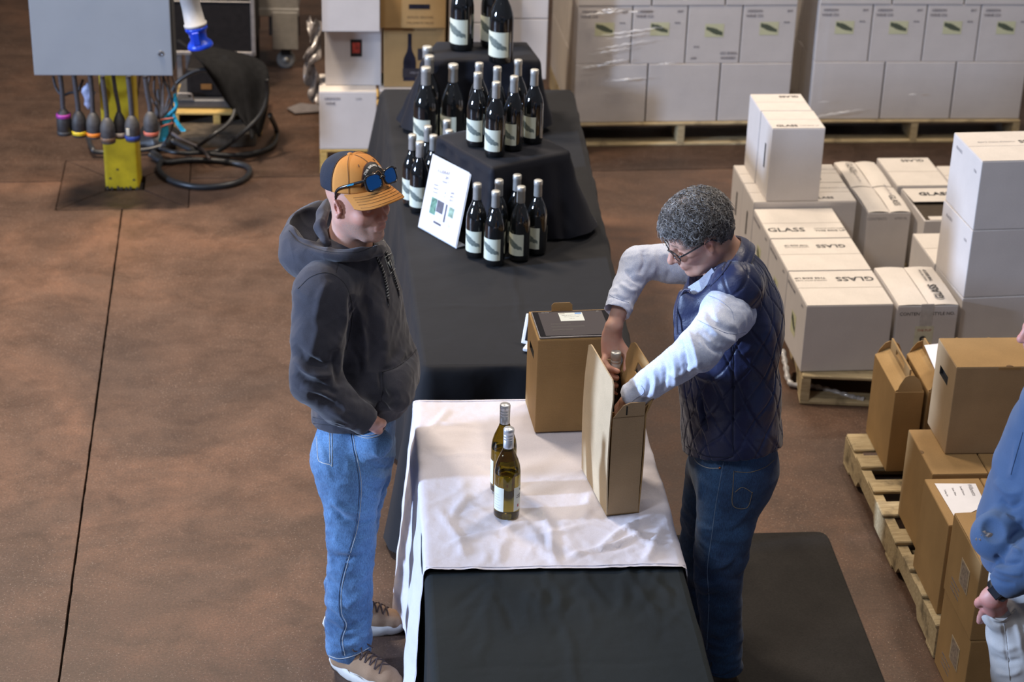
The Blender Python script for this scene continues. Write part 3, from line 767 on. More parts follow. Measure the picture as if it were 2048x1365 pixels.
# sign holder
def sign():
    BL, BR = at(836, 452, TZ+.01), at(912, 495, TZ+.01); TL, TR = at(861, 312, 1.02), at(945, 347, 1.02)
    T = thing('price_sign', 'white printed price sheet in a slanted clear stand left of the front bottles', 'sign', (BL+BR)/2); o0 = T.location.copy()
    X = (BR-BL).normalized(); Yv = ((TL+TR)/2-(BL+BR)/2); hh = Yv.length; Yv.normalize(); Nn = X.cross(Yv).normalized(); Wd = ((BR-BL).length+(TR-TL).length)/2
    ctr = (BL+BR+TL+TR)/4-o0
    def P(u, v, n=0.0): return ctr+X*(u*Wd/2)+Yv*(v*hh/2)+Nn*n
    mobj('clear_stand', sheet_me([P(-1.03, -1.03, -.002), P(1.03, -1.03, -.002), P(1.03, 1.03, -.002), P(-1.03, 1.03, -.002)], .002), simple('acrylic_edge', (.62, .66, .72), .12, coat=.4), T)
    back = Vector((-Nn.x, -Nn.y, 0)).normalized()*-1
    foot = [P(-1.03, -1.03, -.003), P(1.03, -1.03, -.003)]; fz = TZ+.010-o0.z
    bk = Vector((Nn.x, Nn.y, 0)).normalized()*-.045
    mobj('stand_foot', sheet_me([Vector((foot[0].x, foot[0].y, fz)), Vector((foot[1].x, foot[1].y, fz)), Vector((foot[1].x, foot[1].y, fz))+bk, Vector((foot[0].x, foot[0].y, fz))+bk], .002), MATS['acrylic_edge'], T)
    mobj('printed_sheet', sheet_me([P(-1, -1, .0012), P(1, -1, .0012), P(1, 1, .0012), P(-1, 1, .0012)], .0008), simple('sheet_paper', (.68, .69, .75), .5, var=.01), T)
    def tx(s, u, v, size, m=INK_SOFT): put_text('lettering', s, size, m, T, P(u, v, .0018), X, Yv)
    tx('A LIBRARY WINE', 0, .74, .019); tx('2014', 0, .61, .018); tx('Pinot Noir', 0, .49, .014)
    for i, s in enumerate(('Bottle Price', 'Magnum Set', 'Tasting Fee')): tx(s, -.42, .30-.10*i, .010); tx(('3', '18', '12')[i], .0, .30-.10*i, .012); tx(('$48.00', '$95.00', '$15.00')[i], .40, .30-.10*i, .011)
    def rect(u0, u1, v0, v1, m, n=.0014): uvquad([P(u0, v0, n), P(u1, v0, n), P(u1, v1, n), P(u0, v1, n)], m, 'print_patch', T)
    rect(-.82, .62, -.62, -.05, simple('photo_sky', (.60, .63, .74), .6, var=.25, vscale=25)); rect(-.60, -.30, -.50, -.06, simple('photo_green', (.10, .22, .17), .6, var=.6, vscale=60), .0016)
    rect(-.28, .06, -.38, -.06, simple('photo_dark', (.09, .09, .12), .6, var=.3), .0018); rect(.16, .24, -.55, -.06, MATS['photo_dark'], .0018); rect(.34, .60, -.34, -.08, simple('photo_sage', (.22, .33, .27), .6, var=.5, vscale=50), .0016)
    rect(-.30, .10, -.70, -.64, MATS['photo_dark'], .0018)
sign()

# white wine bottles on the white cloth
def white_wine(label, px, py, ang):
    z = TZ+.012; H_ = .30; p = at(px, py+1, z+H_); T = thing('white_wine_bottle', label, 'bottle', (p.x, p.y, z), math.radians(ang), 'white wine bottles on the white cloth')
    outer = bottle_prof(.30, .040)
    me = lathe_me(outer, 48); mobj('glass', me, OLIVE, T)
    # air space above the wine line
    air = [(0, .150), (.0365, .150), (.0365, .158), (.034, .176), (.0275, .197), (.0205, .214), (.0150, .228), (.0122, .24), (.0115, .25), (.0115, .275), (0, .275)]
    V = air; ma = lathe_me(V, 40)
    ma.flip_normals(); mobj('air_space', ma, OLIVE_IN, T)
    cap = [(.0150, .232), (.0158, .234), (.0160, .262), (.0155, .2625), (.0155, .2645), (.0162, .265), (.0162, .270), (.0156, .2705), (.0156, .2735), (.0163, .274), (.0163, .280), (.0157, .2805), (.0157, .283), (.0164, .2835), (.0164, .297), (.0152, .300), (0, .300)]
    mobj('screw_cap', lathe_me(cap, 32), SCREW, T)
    for a0, a1, nm in ((-162, -104, 'back_label'), (-58, 12, 'front_label')):
        arc_patch(.0404, math.radians(a0), math.radians(a1), .030, .112, LBLPAPER, nm, T, 10)
    R_ = .0407
    def on(a, zz, n=0): a = math.radians(a); return Vector(((R_+n)*math.cos(a), (R_+n)*math.sin(a), zz))
    for k, (a, zz, wdt, hgt, m) in enumerate(((-30, .083, 24, .0035, INK_SOFT), (-32, .076, 26, .003, INK_SOFT), (-24, .079, 4, .018, INK), (-33, .047, 8, .010, simple('label_red', (.45, .05, .04), .6)), (-20, .10, 12, .006, INK_SOFT))):
        arc_patch(R_+.0001, math.radians(a-wdt/2), math.radians(a+wdt/2), zz-hgt/2, zz+hgt/2, m, 'label_mark', T, 3)
    for k in range(6): arc_patch(R_+.0001, math.radians(-154), math.radians(-118-4*(k % 3)), .040+.009*k, .042+.009*k, simple('label_text_grey', (.5, .5, .47), .7), 'label_mark', T, 3)
OLIVE_IN = mat_glass('olive_glass_inside', (.80, .72, .30), .03, 1.42)
white_wine('olive glass white wine bottle nearest the camera on the white cloth', 1018, 856, 0)
white_wine('olive glass white wine bottle standing behind the nearer one on the white cloth', 1010.5, 808, -38)
# ================================================================== WHITE CARTONS ON THE RIGHT-HAND PALLET
WP = Fr((1.226, 7.563), 6.4)
PW_ = Fr((1.232, 7.535), -1.5)
pallet('pallet', 'wooden pallet carrying the low white cartons behind the kraft carriers', PW_, 0, 0, 1.22, 1.02, 0, 'v', 7)
pallet('pallet', 'wooden pallet farther back under the tall pair of white cartons', WP, .07, 1.10, 1.16, .66, 0, 'v', 5)
def side_art(T):
    uvquad([(-.0008, .225, .09), (-.0008, .145, .09), (-.0008, .145, .19), (-.0008, .225, .19)], BOX_ART, 'pictured_label', T); put_text('lettering', 'OREGON WINE', .020, INK_SOFT, T, (-.0006, .27, .275), (0, -1, 0), (0, 0, 1), 1, .0005); put_text('lettering', '2017', .018, INK_SOFT, T, (-.0006, .07, .275), (0, -1, 0), (0, 0, 1))
GW = 'white glass cartons on the right hand pallets'
Z0 = .14
T = carton('white_carton', 'white carton with upside-down GLASS print, nearest the camera on its pallet', 'carton', WP, .0, .0, Z0, .372, .352, .31, group=GW, flaps='u', slots=()); side_art(T); glass_print(T, .372, .352, .31, .265, True, .060)
T = carton('white_carton', 'white carton with small upside-down GLASS print, second from the front of its row', 'carton', WP, .0, .360, Z0, .372, .352, .31, group=GW, flaps='u', slots=()); side_art(T); glass_print(T, .372, .352, .31, .265, True, .048)
T = carton('white_carton', 'white carton with upright GLASS print, third from the front of its row', 'carton', WP, .0, .720, Z0, .372, .352, .31, group=GW, flaps='u', slots=()); side_art(T); glass_print(T, .372, .352, .31, .095, False, .062)
for k, lb in enumerate(('wide white carton under the front half of the tall white pair', 'wide white carton under the back half of the tall white pair')):
    T = carton('white_carton', lb, 'carton', WP, .0, 1.082+.243*k, Z0, .49, .24, .34, group=GW, flaps='u', slots=(('L', .10, .125, .13, .25),))
    put_text('lettering', 'GLASS', .036, INK, T, (.34, .045, .3404), (1, 0, 0), (0, 1, 0), 1, .001); put_text('lettering', 'HANDLE WITH CARE', .016, INK_SOFT, T, (.42, .17, .3404), (1, 0, 0), (0, 1, 0))
for k, lb in enumerate(('tall white carton standing on the others, front one with the lit side', 'tall white carton standing right behind the front tall one')):
    T = carton('white_carton', lb, 'carton', WP, .058-.004*k, 1.086+.243*k, Z0+.3415, .249, .24, .36, group=GW, flaps='u', slots=(('L', .09, .115, .13, .25),) if k == 0 else ())
    if k == 0: put_text('lettering', 'GLASS', .036, INK, T, (.075, .032, .3604), (1, 0, 0), (0, 1, 0), 1, .001); put_text('lettering', 'THIS SIDE UP', .016, INK_SOFT, T, (.18, .032, .3604), (1, 0, 0), (0, 1, 0))
    else: put_text('lettering', 'GLASS', .034, INK, T, (.18, .20, .3604), (-1, 0, 0), (0, -1, 0), 1, .001)
# narrow pair with puffed flaps
for k, (v, d, lb) in enumerate(((1.028, .315, 'narrow white carton with puffed top flaps, nearer of the narrow pair'), (1.350, .335, 'narrow white carton with puffed top flaps, farther of the narrow pair'))):
    T = carton('white_carton', lb, 'carton', WP, .535-.002*k, v, Z0, .205, d, .315, group=GW, flaps='v', bulge=.012, seam=.006)
    if k == 0:
        put_text('lettering', 'CONTENTS', .018, INK_SOFT, T, (.045, -.0006, .27), (1, 0, 0), (0, 0, 1)); put_text('lettering', '6/750 ML', .016, INK_SOFT, T, (.16, -.0006, .272), (1, 0, 0), (0, 0, 1))
        put_text('lettering', 'GLASS', .045, INK, T, (.155, .12, .3165), (0, -1, 0), (1, 0, 0)); put_text('lettering', 'HANDLE WITH CARE', .014, INK_SOFT, T, (.155, .24, .322), (0, -1, 0), (1, 0, 0))
    else:
        put_text('lettering', 'GLASS', .045, INK, T, (.055, .22, .322), (0, -1, 0), (1, 0, 0)); put_text('lettering', 'HANDLE WITH CARE', .014, INK_SOFT, T, (.055, .1, .320), (0, -1, 0), (1, 0, 0))
T = carton('white_carton', 'white carton printed CONTENTS with a picture label, right of the nearest one', 'carton', WP, .392, .0, Z0, .262, .395, .31, group=GW, flaps='v', bulge=.008, seam=.005)
put_text('lettering', 'CONTENTS', .021, INK, T, (.065, -.0006, .262), (1, 0, 0), (0, 0, 1)); put_text('lettering', 'STYLE NO.', .021, INK, T, (.20, -.0006, .262), (1, 0, 0), (0, 0, 1))
mobj('tape', box_me(.10, .155, -.0012, -.0004, .20, .308), simple('clear_tape', (.50, .47, .44), .3), T)
mobj('picture_label', box_me(.085, .165, -.0014, -.0004, .09, .205), simple('label_cream', (.60, .57, .42), .6), T)
put_text('lettering', 'THE PUP', .016, simple('label_brick', (.40, .12, .08), .6), T, (.125, -.0018, .185), (1, 0, 0), (0, 0, 1)); put_text('label_picture', '&', .075, INK, T, (.125, -.0018, .13), (1, 0, 0), (0, 0, 1), 1, .002)
glass_print(T, .262, .395, .3135, .19, False, .052, uc=.197, axis='v')
for nm in list(T.children):
    pass
T = carton('white_carton', 'white carton in the middle of the pallet, partly behind the tall stack', 'carton', WP, .668, .41, Z0, .30, .345, .31, group=GW, flaps='u'); put_text('lettering', 'WINE', .02, simple('pale_print', (.5, .46, .30), .7), T, (.13, .24, .3104), (1, 0, 0), (0, 1, 0))
# carton with an unsealed flap
T = carton('white_carton', 'white carton with one raised GLASS flap and a dark gap below it', 'carton', WP, .775, .925, Z0, .372, .40, .30, group=GW, flaps=None)
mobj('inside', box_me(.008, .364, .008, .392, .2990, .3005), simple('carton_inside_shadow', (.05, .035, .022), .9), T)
Mf = Matrix.Translation((0, .392, .3035)) @ Matrix.Rotation(math.radians(-3), 4, 'X'); mobj('flap', box_me(.002, .37, -.195, 0, 0, .004, .001, 1, Mf), WHITE_T, T)
Mf = Matrix.Translation((.03, .004, .300)) @ Matrix.Rotation(math.radians(-4), 4, 'X'); mobj('flap', box_me(0, .34, 0, .165, 0, .004, .001, 1, Mf), WHITE_T, T)
put_text('lettering', 'GLASS', .056, INK, T, (.135, .30, .3145), (1, 0, 0), (0, 1, 0), 1, .0015); put_text('lettering', 'HANDLE WITH CARE', .018, INK, T, (.28, .315, .3145), (1, 0, 0), (0, 1, 0)); put_text('lettering', 'THIS SIDE UP', .02, INK, T, (.28, .288, .3145), (1, 0, 0), (0, 1, 0))
put_text('lettering', 'GLASS', .054, INK, T, (.20, .07, .3015), (-1, 0, 0), (0, -1, 0), 1, .0015)
T = carton('white_carton', 'white carton at the back of the pallet, behind the raised flap', 'carton', WP, .762, 1.345, Z0, .262, .38, .31, group=GW, flaps='u'); put_text('lettering', 'GLASS', .042, INK, T, (.17, .34, .3104), (-1, 0, 0), (0, -1, 0), 1, .001)
T = carton('white_carton', 'white carton at the back right, half hidden by the tall stack', 'carton', WP, 1.03, 1.345, Z0, .20, .26, .31, group=GW, flaps='u')
RS = Fr((1.902, 7.690), 9.0)
for k, (lb, bl) in enumerate((('white carton at the bottom of the three high stack at the right edge', 0), ('white carton in the middle of the three high stack at the right edge', 0), ('white carton on top of the three high stack at the right edge', 0))):
    T = carton('white_carton', lb, 'carton', RS, .002*k, .003*k, Z0+.3085*k, .375, .345, .307, group=GW, flaps='u' if k == 2 else None, yaw=(0, .6, -.4)[k])
    put_text('lettering', 'FRAGILE', .02, INK_SOFT, T, (-.0006, .26, .26), (0, -1, 0), (0, 0, 1)); put_text('lettering', 'USA', .018, INK_SOFT, T, (-.0006, .06, .24), (0, -1, 0), (0, 0, 1))
    if k == 2: put_text('lettering', 'GLASS', .044, INK, T, (.30, .22, .3074), (-1, 0, 0), (0, -1, 0), 1, .001); put_text('lettering', 'HANDLE WITH CARE', .017, INK_SOFT, T, (.14, .22, .3074), (-1, 0, 0), (0, -1, 0))
# twist of stretch film trailing on the floor from the pallet corner
fp = spline([at(1566, 700, .10), at(1572, 735, .06), at(1582, 768, .02), at(1625, 775, .012), at(1665, 785, .014), at(1705, 797, .014), at(1728, 803, .012)], 8)
rd = [.008+.007*abs(math.sin(i*.9)) for i in range(len(fp))]
tag(mobj('film_twist', tube_me([(p.x, p.y, max(p.z, .018)) for p in fp], rd, 9), simple('crumpled_film', (.42, .40, .38), .22, var=.25, vscale=60, coat=.5, bstr=.8, bscale=60)), 'rope of twisted clear film trailing on the floor from the white carton pallet', 'plastic film')

# ================================================================== KRAFT CARTONS AND CARRIERS ON THE NEAR RIGHT PALLET
BP = Fr((1.470, 5.672), 5.2)
pallet('pallet', 'weathered wooden pallet under the brown cartons at the right edge', BP, 0, 0, 1.22, 1.36, 0, 'v', 8)
GK = 'brown wine cartons on the near right pallet'
for k, lb in enumerate(('brown carton at the left end of the second row, under the big brown carton', 'brown carton second in the second row, right half beneath the big brown one', 'brown carton right end of the second row behind the person in blue')):
    T = carton('brown_carton', lb, 'carton', BP, .050+.204*k, .405, Z0, .200, .33, .352, KRAFT, GK, None); mobj('tuck_flap', flap_me(.196, .326, 0, KRAFT), None, T, (.002, .002, .350))
    mobj('thumb_notch', prism_me([(.0125*math.cos(a/10*math.pi-math.pi/2)-.0, .16+.0125*math.sin(a/10*math.pi-math.pi/2)) for a in range(11)], .3531, .3536), simple('notch_brown', (.17, .10, .045), .9), T)
for k, lb in enumerate(('brown carton with a white sheet of paper on it, front row left', 'brown carton front row, right of the one with the paper', 'brown carton front row right end, hidden by the person in blue')):
    T = carton('brown_carton', lb, 'carton', BP, .012+.199*k, .062, Z0, .195, .312, .352, KRAFT, GK, None); mobj('tuck_flap', flap_me(.191, .308, 0, KRAFT), None, T, (.002, .002, .350))
T = carton('brown_carton', 'big brown carton with a hand hole standing on top of the others', 'carton', BP, .132, .545, Z0+.3545, .300, .236, .345, KRAFT_L, GK, None, slots=(('L', .075, .175, .235, .268),)); mobj('tuck_flap', flap_me(.296, .232, 0, KRAFT), None, T, (.002, .002, .343))
mobj('thumb_notch', prism_me([(.19+.0125*math.cos(a/10*math.pi), .002+.0125*math.sin(a/10*math.pi)) for a in range(11)], .3461, .3466), MATS['notch_brown'], T)
mobj('lid_tab', box_me(.15, .23, -.0008, .0, .334, .3445), KRAFT, T)
FLR = Fr((1.50, 5.345), 5.2)
for k, lb in enumerate(('brown carton on the floor before the pallet, under the one with its lid ajar', 'brown carton stacked in front of the pallet with its lid flaps ajar')):
    T = carton('brown_carton', lb, 'carton', FLR, -.004*k, .003*k, .0+.2965*k, .30, .312, .295, KRAFT, 'brown cartons stacked in front of the near right pallet', flaps='v' if k else None, seam=.006, top=KRAFT, bulge=.004 if k else 0)
    mobj('shipping_label', box_me(-.0012, -.0004, .085, .175, .115, .205), simple('label_tan', (.40, .31, .20), .7), T)
    uvl = uvquad([(-.0016, .165, .118), (-.0016, .095, .118), (-.0016, .095, .200), (-.0016, .165, .200)], simple('label_blot', (.26, .20, .15), .7, var=.45, vscale=70), 'label_print', T)
    for q in range(3): put_text('lettering', 'CONTENTS 12/750 ML' if q else 'OREGON PINOT NOIR', .009, INK_SOFT, T, (-.0008, .20-.0*q, .085-.018*q), (0, -1, 0), (0, 0, 1))
def paper(name, label, pts, z, tilt=0):
    P = [at(x, y, z) for x, y in pts][::-1]; o0 = sum(P, Vector((0, 0, 0)))/4
    T = thing(name, label, 'paper', (o0.x, o0.y, z)); mobj('sheet', sheet_me([(p-o0)+Vector((0, 0, .0012+tilt*(p.y-o0.y))) for p in P], .0008), PAPER, T)
    return T, [p-o0 for p in P[::-1]]
T, P4 = paper('paper_sheet', 'white printed sheet lying on the brown carton beside the blue sweatshirt', [(1869, 968), (1951, 968.5), (1972, 1012), (1912, 1040)], Z0+.354)
X = (P4[1]-P4[0]).normalized(); Y = Vector((-X.y, X.x, 0))
put_text('lettering', 'Willamette', .022, INK_SOFT, T, P4[1]-X*.024-Y*.045+Vector((0, 0, .0016)), -Y, X, .8)
for q, s in enumerate(('Yamhill District', 'Estate Wines', 'Tasting List')): put_text('lettering', s, .010, INK_SOFT, T, P4[0]+X*(.085-.03*q)-Y*(.05+.008*q)+Vector((0, 0, .0016)), -Y, X)
T, P4 = paper('paper_sheet', 'blank white sheet leaning behind the big brown carton', [(1848, 694), (1890, 690), (1905, 752), (1877, 752)], .602, .05)

# gable topped carriers
def carrier(label, fr, u, v, z, w=.112, d=.325, h=.345, yaw=0, ang=38):
    T = thing('wine_carrier', label, 'carrier', fr.p(u, v, z), fr.y+math.radians(yaw), 'brown gable topped wine carriers on the near right pallet')
    key = ('carrier',)
    if key not in _bc:
        bm = bmesh.new(); box_bm(bm, 0, w, 0, d, 0, h, .002); m0 = bm_mesh(bm, 'carrier_body'); m0.materials.append(KRAFT)
        top = h+.030; cu = w/2
        def panel(s):
            a, b_ = (0.001, cu-.002) if s < 0 else (w-.001, cu+.002)
            return sheet_me([(a, .004, h), (a, d-.004, h), (b_, d-.012, top), (b_, .012, top)], .003)
        bm2 = bmesh.new(); zt = h+.082
        for x0, x1, z0, z1 in ((0, d-.05, 0, .022), (0, .075, .022, .044), (d-.125, d-.05, .022, .044), (0, d-.05, .044, .056)): box_bm(bm2, cu-.0035, cu+.0035, .025+x0, .025+x1, zt-.056+z0, zt-.056+z1)
        m3 = bm_mesh(bm2, 'handle'); m3.materials.append(KRAFT)
        def ear(y0, dy):
            P = [(w*.06, 0), (w*.94, 0), (w*.92, .30), (w*.80, .75), (w*.62, .97), (w*.45, 1.0), (w*.30, .86), (w*.14, .40)]
            return sheet_me([(x, y0+dy*t, h+.064*t) for x, t in P], .003)
        ears = [ear(.002, .012), ear(d-.002, -.012)]
        for m_ in ears: m_.materials.append(KRAFT)
        rp = [panel(-1), panel(1)]
        for m_ in rp: m_.materials.append(KRAFT_IN)
        _bc[key] = (m0, rp, m3, ears)
    m0, rp, m3, ears = _bc[key]
    mobj('carrier_body', m0, None, T)
    for m_ in rp: mobj('roof_panel', m_, None, T)
    mobj('carrying_handle', m3, None, T)
    for m_ in ears: mobj('end_ear', m_, None, T)
    return T
cl = ('brown gable topped carrier at the left end of the back row', 'brown gable topped carrier second from the left in the back row', 'brown gable topped carrier third from the left in the back row', 'brown gable topped carrier fourth from the left in the back row', 'brown gable topped carrier fifth from the left in the back row', 'brown gable topped carrier at the right end of the back row')
for k, lb in enumerate(cl): carrier(lb, BP, .082+.1275*k, 1.045, Z0)
carrier('brown gable topped carrier low between the back row and the big carton', BP, .245, .745, Z0, yaw=0) if False else None
T = carrier('brown gable topped carrier wedged between the back row and the big brown carton', BP, .215, .735, Z0)
T.scale = (1, .85, .86)

# ================================================================== OPEN CARRIER AND CARTON WITH THE TABLET ON THE WHITE CLOTH
ZC = TZ+.013
BA = Fr((.084, 5.797), 8.5)
T = carton('brown_carton', 'brown carton with a hand hole and a tablet on top, on the white cloth', 'carton', BA, 0, 0, ZC, .262, .222, .338, KRAFT, None, None, slots=(('L', .075, .165, .235, .262),))
mobj('lid', flap_me(.258, .218, 0, KRAFT_IN), None, T, (.002, .002, .3365))
mobj('lid_tab', prism_me([(.078, 0), (.148, 0), (.148, .022), (.140, .030), (.086, .030), (.078, .022)], -.0015, .0015, Matrix.Translation((0, .218, .338)) @ Matrix.Rotation(math.radians(80), 4, 'X')), KRAFT, T)
mobj('thumb_notch', prism_me([(.113+.014*math.cos(math.pi+a/10*math.pi), .217+.014*math.sin(math.pi+a/10*math.pi)) for a in range(11)], .3398, .3404), MATS['notch_brown'], T)
tz = ZC+.341
T = thing('tablet', 'black tablet computer lying face up on the brown carton', 'tablet', BA.p(.006, .006, tz), BA.y)
bm = bmesh.new(); box_bm(bm, 0, .258, 0, .196, 0, .0062, .002, 2); mobj('case', bm_mesh(bm, 'tab'), simple('tablet_edge', (.34, .34, .36), .35, metal=.7), T)
mobj('glass_front', box_me(.003, .255, .003, .193, .0062, .0068), simple('tablet_glass', (.018, .017, .020), .08, coat=.5, var=.05), T)
scr = bpy.data.materials.new('lit_screen'); scr.use_nodes = True; b_ = scr.node_tree.nodes['Principled BSDF']; b_.inputs['Base Color'].default_value = (.05, .045, .045, 1); b_.inputs['Roughness'].default_value = .15; b_.inputs['Emission Color'].default_value = (.13, .105, .11, 1); b_.inputs['Emission Strength'].default_value = .35
scw = bpy.data.materials.new('lit_dialog'); scw.use_nodes = True; b_ = scw.node_tree.nodes['Principled BSDF']; b_.inputs['Base Color'].default_value = (.3, .3, .28, 1); b_.inputs['Emission Color'].default_value = (.74, .76, .68, 1); b_.inputs['Emission Strength'].default_value = .62
scb = bpy.data.materials.new('lit_button'); scb.use_nodes = True; b_ = scb.node_tree.nodes['Principled BSDF']; b_.inputs['Base Color'].default_value = (.02, .1, .3, 1); b_.inputs['Emission Color'].default_value = (.03, .22, .55, 1); b_.inputs['Emission Strength'].default_value = .7
mobj('screen', box_me(.022, .236, .008, .188, .0068, .0070), scr, T)
mobj('dialog_window', box_me(.088, .168, .115, .178, .0070, .0072), scw, T); mobj('button', box_me(.143, .165, .168, .176, .0072, .0074), scb, T)
mobj('button', box_me(.091, .109, .168, .176, .0072, .0074), simple('ui_grey', (.45, .45, .42), .5), T)
for q in range(3): put_text('lettering', ('Please sign to confirm your order', 'Name and email for receipt', 'Total due')[q], .0046, INK_SOFT, T, (.128, .158-.012*q, .0075), (1, 0, 0), (0, 1, 0))
put_text('lettering', '10:54 AM Sat', .005, simple('ui_white', (.6, .6, .6), .5), T, (.045, .183, .0072), (1, 0, 0), (0, 1, 0)); put_text('lettering', '85%', .005, MATS['ui_white'], T, (.222, .183, .0072), (1, 0, 0), (0, 1, 0))
for q in range(3): mobj('screen_text_block', box_me(.05, .118 if q != 1 else .16, .045+.022*q, .056+.022*q, .0070, .0071), simple('ui_dark', (.03, .025, .03), .4), T)
# white framed card reader behind
p0, p1 = at(1076, 618, TZ+.09), at(1082, 601, TZ+.12)
T = thing('card_reader', 'white framed card reader leaning behind the carton with the tablet', 'card reader', (.105, 6.46, TZ+.008), math.radians(-18))
Mr = Matrix.Rotation(math.radians(62), 4, 'X')
mobj('white_frame', box_me(-.075, .075, 0, .11, -.006, .006, .004, 2, Mr), simple('white_plastic', (.75, .74, .72), .35), T)
mobj('screen', box_me(-.062, .062, .012, .098, .006, .0075, .001, 1, Mr), simple('tablet_glass', (.02, .02, .02), .1), T)
mobj('foot', box_me(-.05, .05, -.06, .012, 0, .012, .004, 2), MATS['white_plastic'], T)

# open three bottle carrier being filled
OB = Fr((.306, 5.276), 13.6)
T = thing('open_wine_carrier', 'open upright brown wine carrier being filled by the man in the vest', 'carrier', OB.p(0, 0, ZC), OB.y)
W_, D_, H_ = .104, .300, .340; TH = .004
mobj('base_panel', box_me(0, W_, 0, D_, 0, TH), KRAFT, T)
def curved_panel(nm, x, y0, y1, ztop, bulge, lean, notch, mat, hole=False):
    """tall side panel in the v-z plane, bulging sideways, thickness TH; lean moves the part above H_ outward"""
    ny, nz = 18, 30; V = []; Fc = []; idx = {}
    def zt(r): # top outline along the length
        e = .035; return ztop-(.05*max(0, 1-(r/.10))**2 if notch else 0)-.012*max(0, (r-.93)/.07)
    for lay in (0, 1):
        for i in range(ny+1):
            r = i/ny
            for j in range(nz+1):
                q = j/nz; z = q*zt(r); f = min(1, z/H_)
                off = bulge*math.sin(math.pi*min(1, z/ztop))*math.sin(math.pi*(.15+.7*r)) + lean*max(0, z-H_)/(ztop-H_)*1.0
                idx[lay, i, j] = len(V); V.append((x+off+(TH if lay else 0)*(1), y0+(y1-y0)*r, z))
    def inhole(i, j):
        if not hole: return False
        r = (i+.5)/ny; z = (j+.5)/nz*ztop; return .33 < r < .68 and ztop-.062 < z < ztop-.026
    for i in range(ny):
        for j in range(nz):
            if inhole(i, j): continue
            Fc.append([idx[0, i, j], idx[0, i, j+1], idx[0, i+1, j+1], idx[0, i+1, j]]); Fc.append([idx[1, i, j], idx[1, i+1, j], idx[1, i+1, j+1], idx[1, i, j+1]])
            for (di, dj, e0, e1) in ((-1, 0, (i, j), (i, j+1)), (1, 0, (i+1, j+1), (i+1, j)), (0, -1, (i+1, j), (i, j)), (0, 1, (i, j+1), (i+1, j+1))):
                a, b2 = i+di, j+dj
                if a < 0 or b2 < 0 or a >= ny or b2 >= nz or inhole(a, b2):
                    Fc.append([idx[0, *e0], idx[0, *e1], idx[1, *e1], idx[1, *e0]])
    me = pyd(nm, V, Fc, smooth=True); me.validate(); bmn = bmesh.new(); bmn.from_mesh(me); bmesh.ops.recalc_face_normals(bmn, faces=bmn.faces); bmn.to_mesh(me); bmn.free(); o = mobj(nm, me, mat, T)
    md = o.modifiers.new('edge', 'EDGE_SPLIT'); md.split_angle = math.radians(40); return o
KRAFT_P = mat_card('kraft_smooth_panel', (.52, .40, .255), False)
curved_panel('side_panel', 0, 0, D_, .452, -.014, .004, True, KRAFT_P)
curved_panel('side_panel', W_-TH, 0, D_, .448, .012, .045, False, KRAFT, True)
# end panels: lower walls with a rounded shoulder and a slot flap
def end_panel(y, hi, nm):
    pts = [(TH, 0), (W_-TH, 0), (W_-.001, hi+.044), (W_*.55, hi+.046), (W_*.34, hi+.038), (W_*.15, hi+.012), (TH, hi-.004)]
    me = prism_me(pts, 0, TH, Matrix(((1, 0, 0, 0), (0, 0, 1, y), (0, 1, 0, 0), (0, 0, 0, 1)))); mobj(nm, me, KRAFT_L, T)
    mobj('score_line', box_me(TH, W_-TH, y-.0006, y, hi-.002, hi), MATS['notch_brown'], T)
    mobj('slot', box_me(W_*.42, W_*.46, y-.0008, y+.0001, hi+.006, hi+.036, 0, 1), DARKHOLE, T).rotation_euler = (0, 0, 0)
end_panel(-.0, H_, 'end_panel'); end_panel(D_-TH, H_, 'end_panel')
for yy in (.1, .2): mobj('divider', box_me(TH, W_-TH, yy-.0015, yy+.0015, .004, .25), KRAFT_IN, T)
bx_, by_ = (lambda p: (p.x, p.y))(OB.p(.052, .150))
# bottle being lowered in (the man's hands hold it)
pcap = at(1232.5, 704, 1.175)
HB = thing('wine_bottle', 'silver capped wine bottle gripped by the man in the vest above the open carrier', 'bottle', (pcap.x, pcap.y, 1.175-.30), 0)
mobj('glass', lathe_me(bottle_prof(.30, .040), 36), BGLASS, HB)
mobj('screw_cap', lathe_me([(.0150, .232), (.0160, .236), (.0162, .262), (.0157, .2625), (.0157, .2645), (.0163, .265), (.0163, .272), (.0157, .2725), (.0157, .2745), (.0164, .275), (.0164, .297), (.0152, .300), (0, .300)], 32), FOIL, HB)

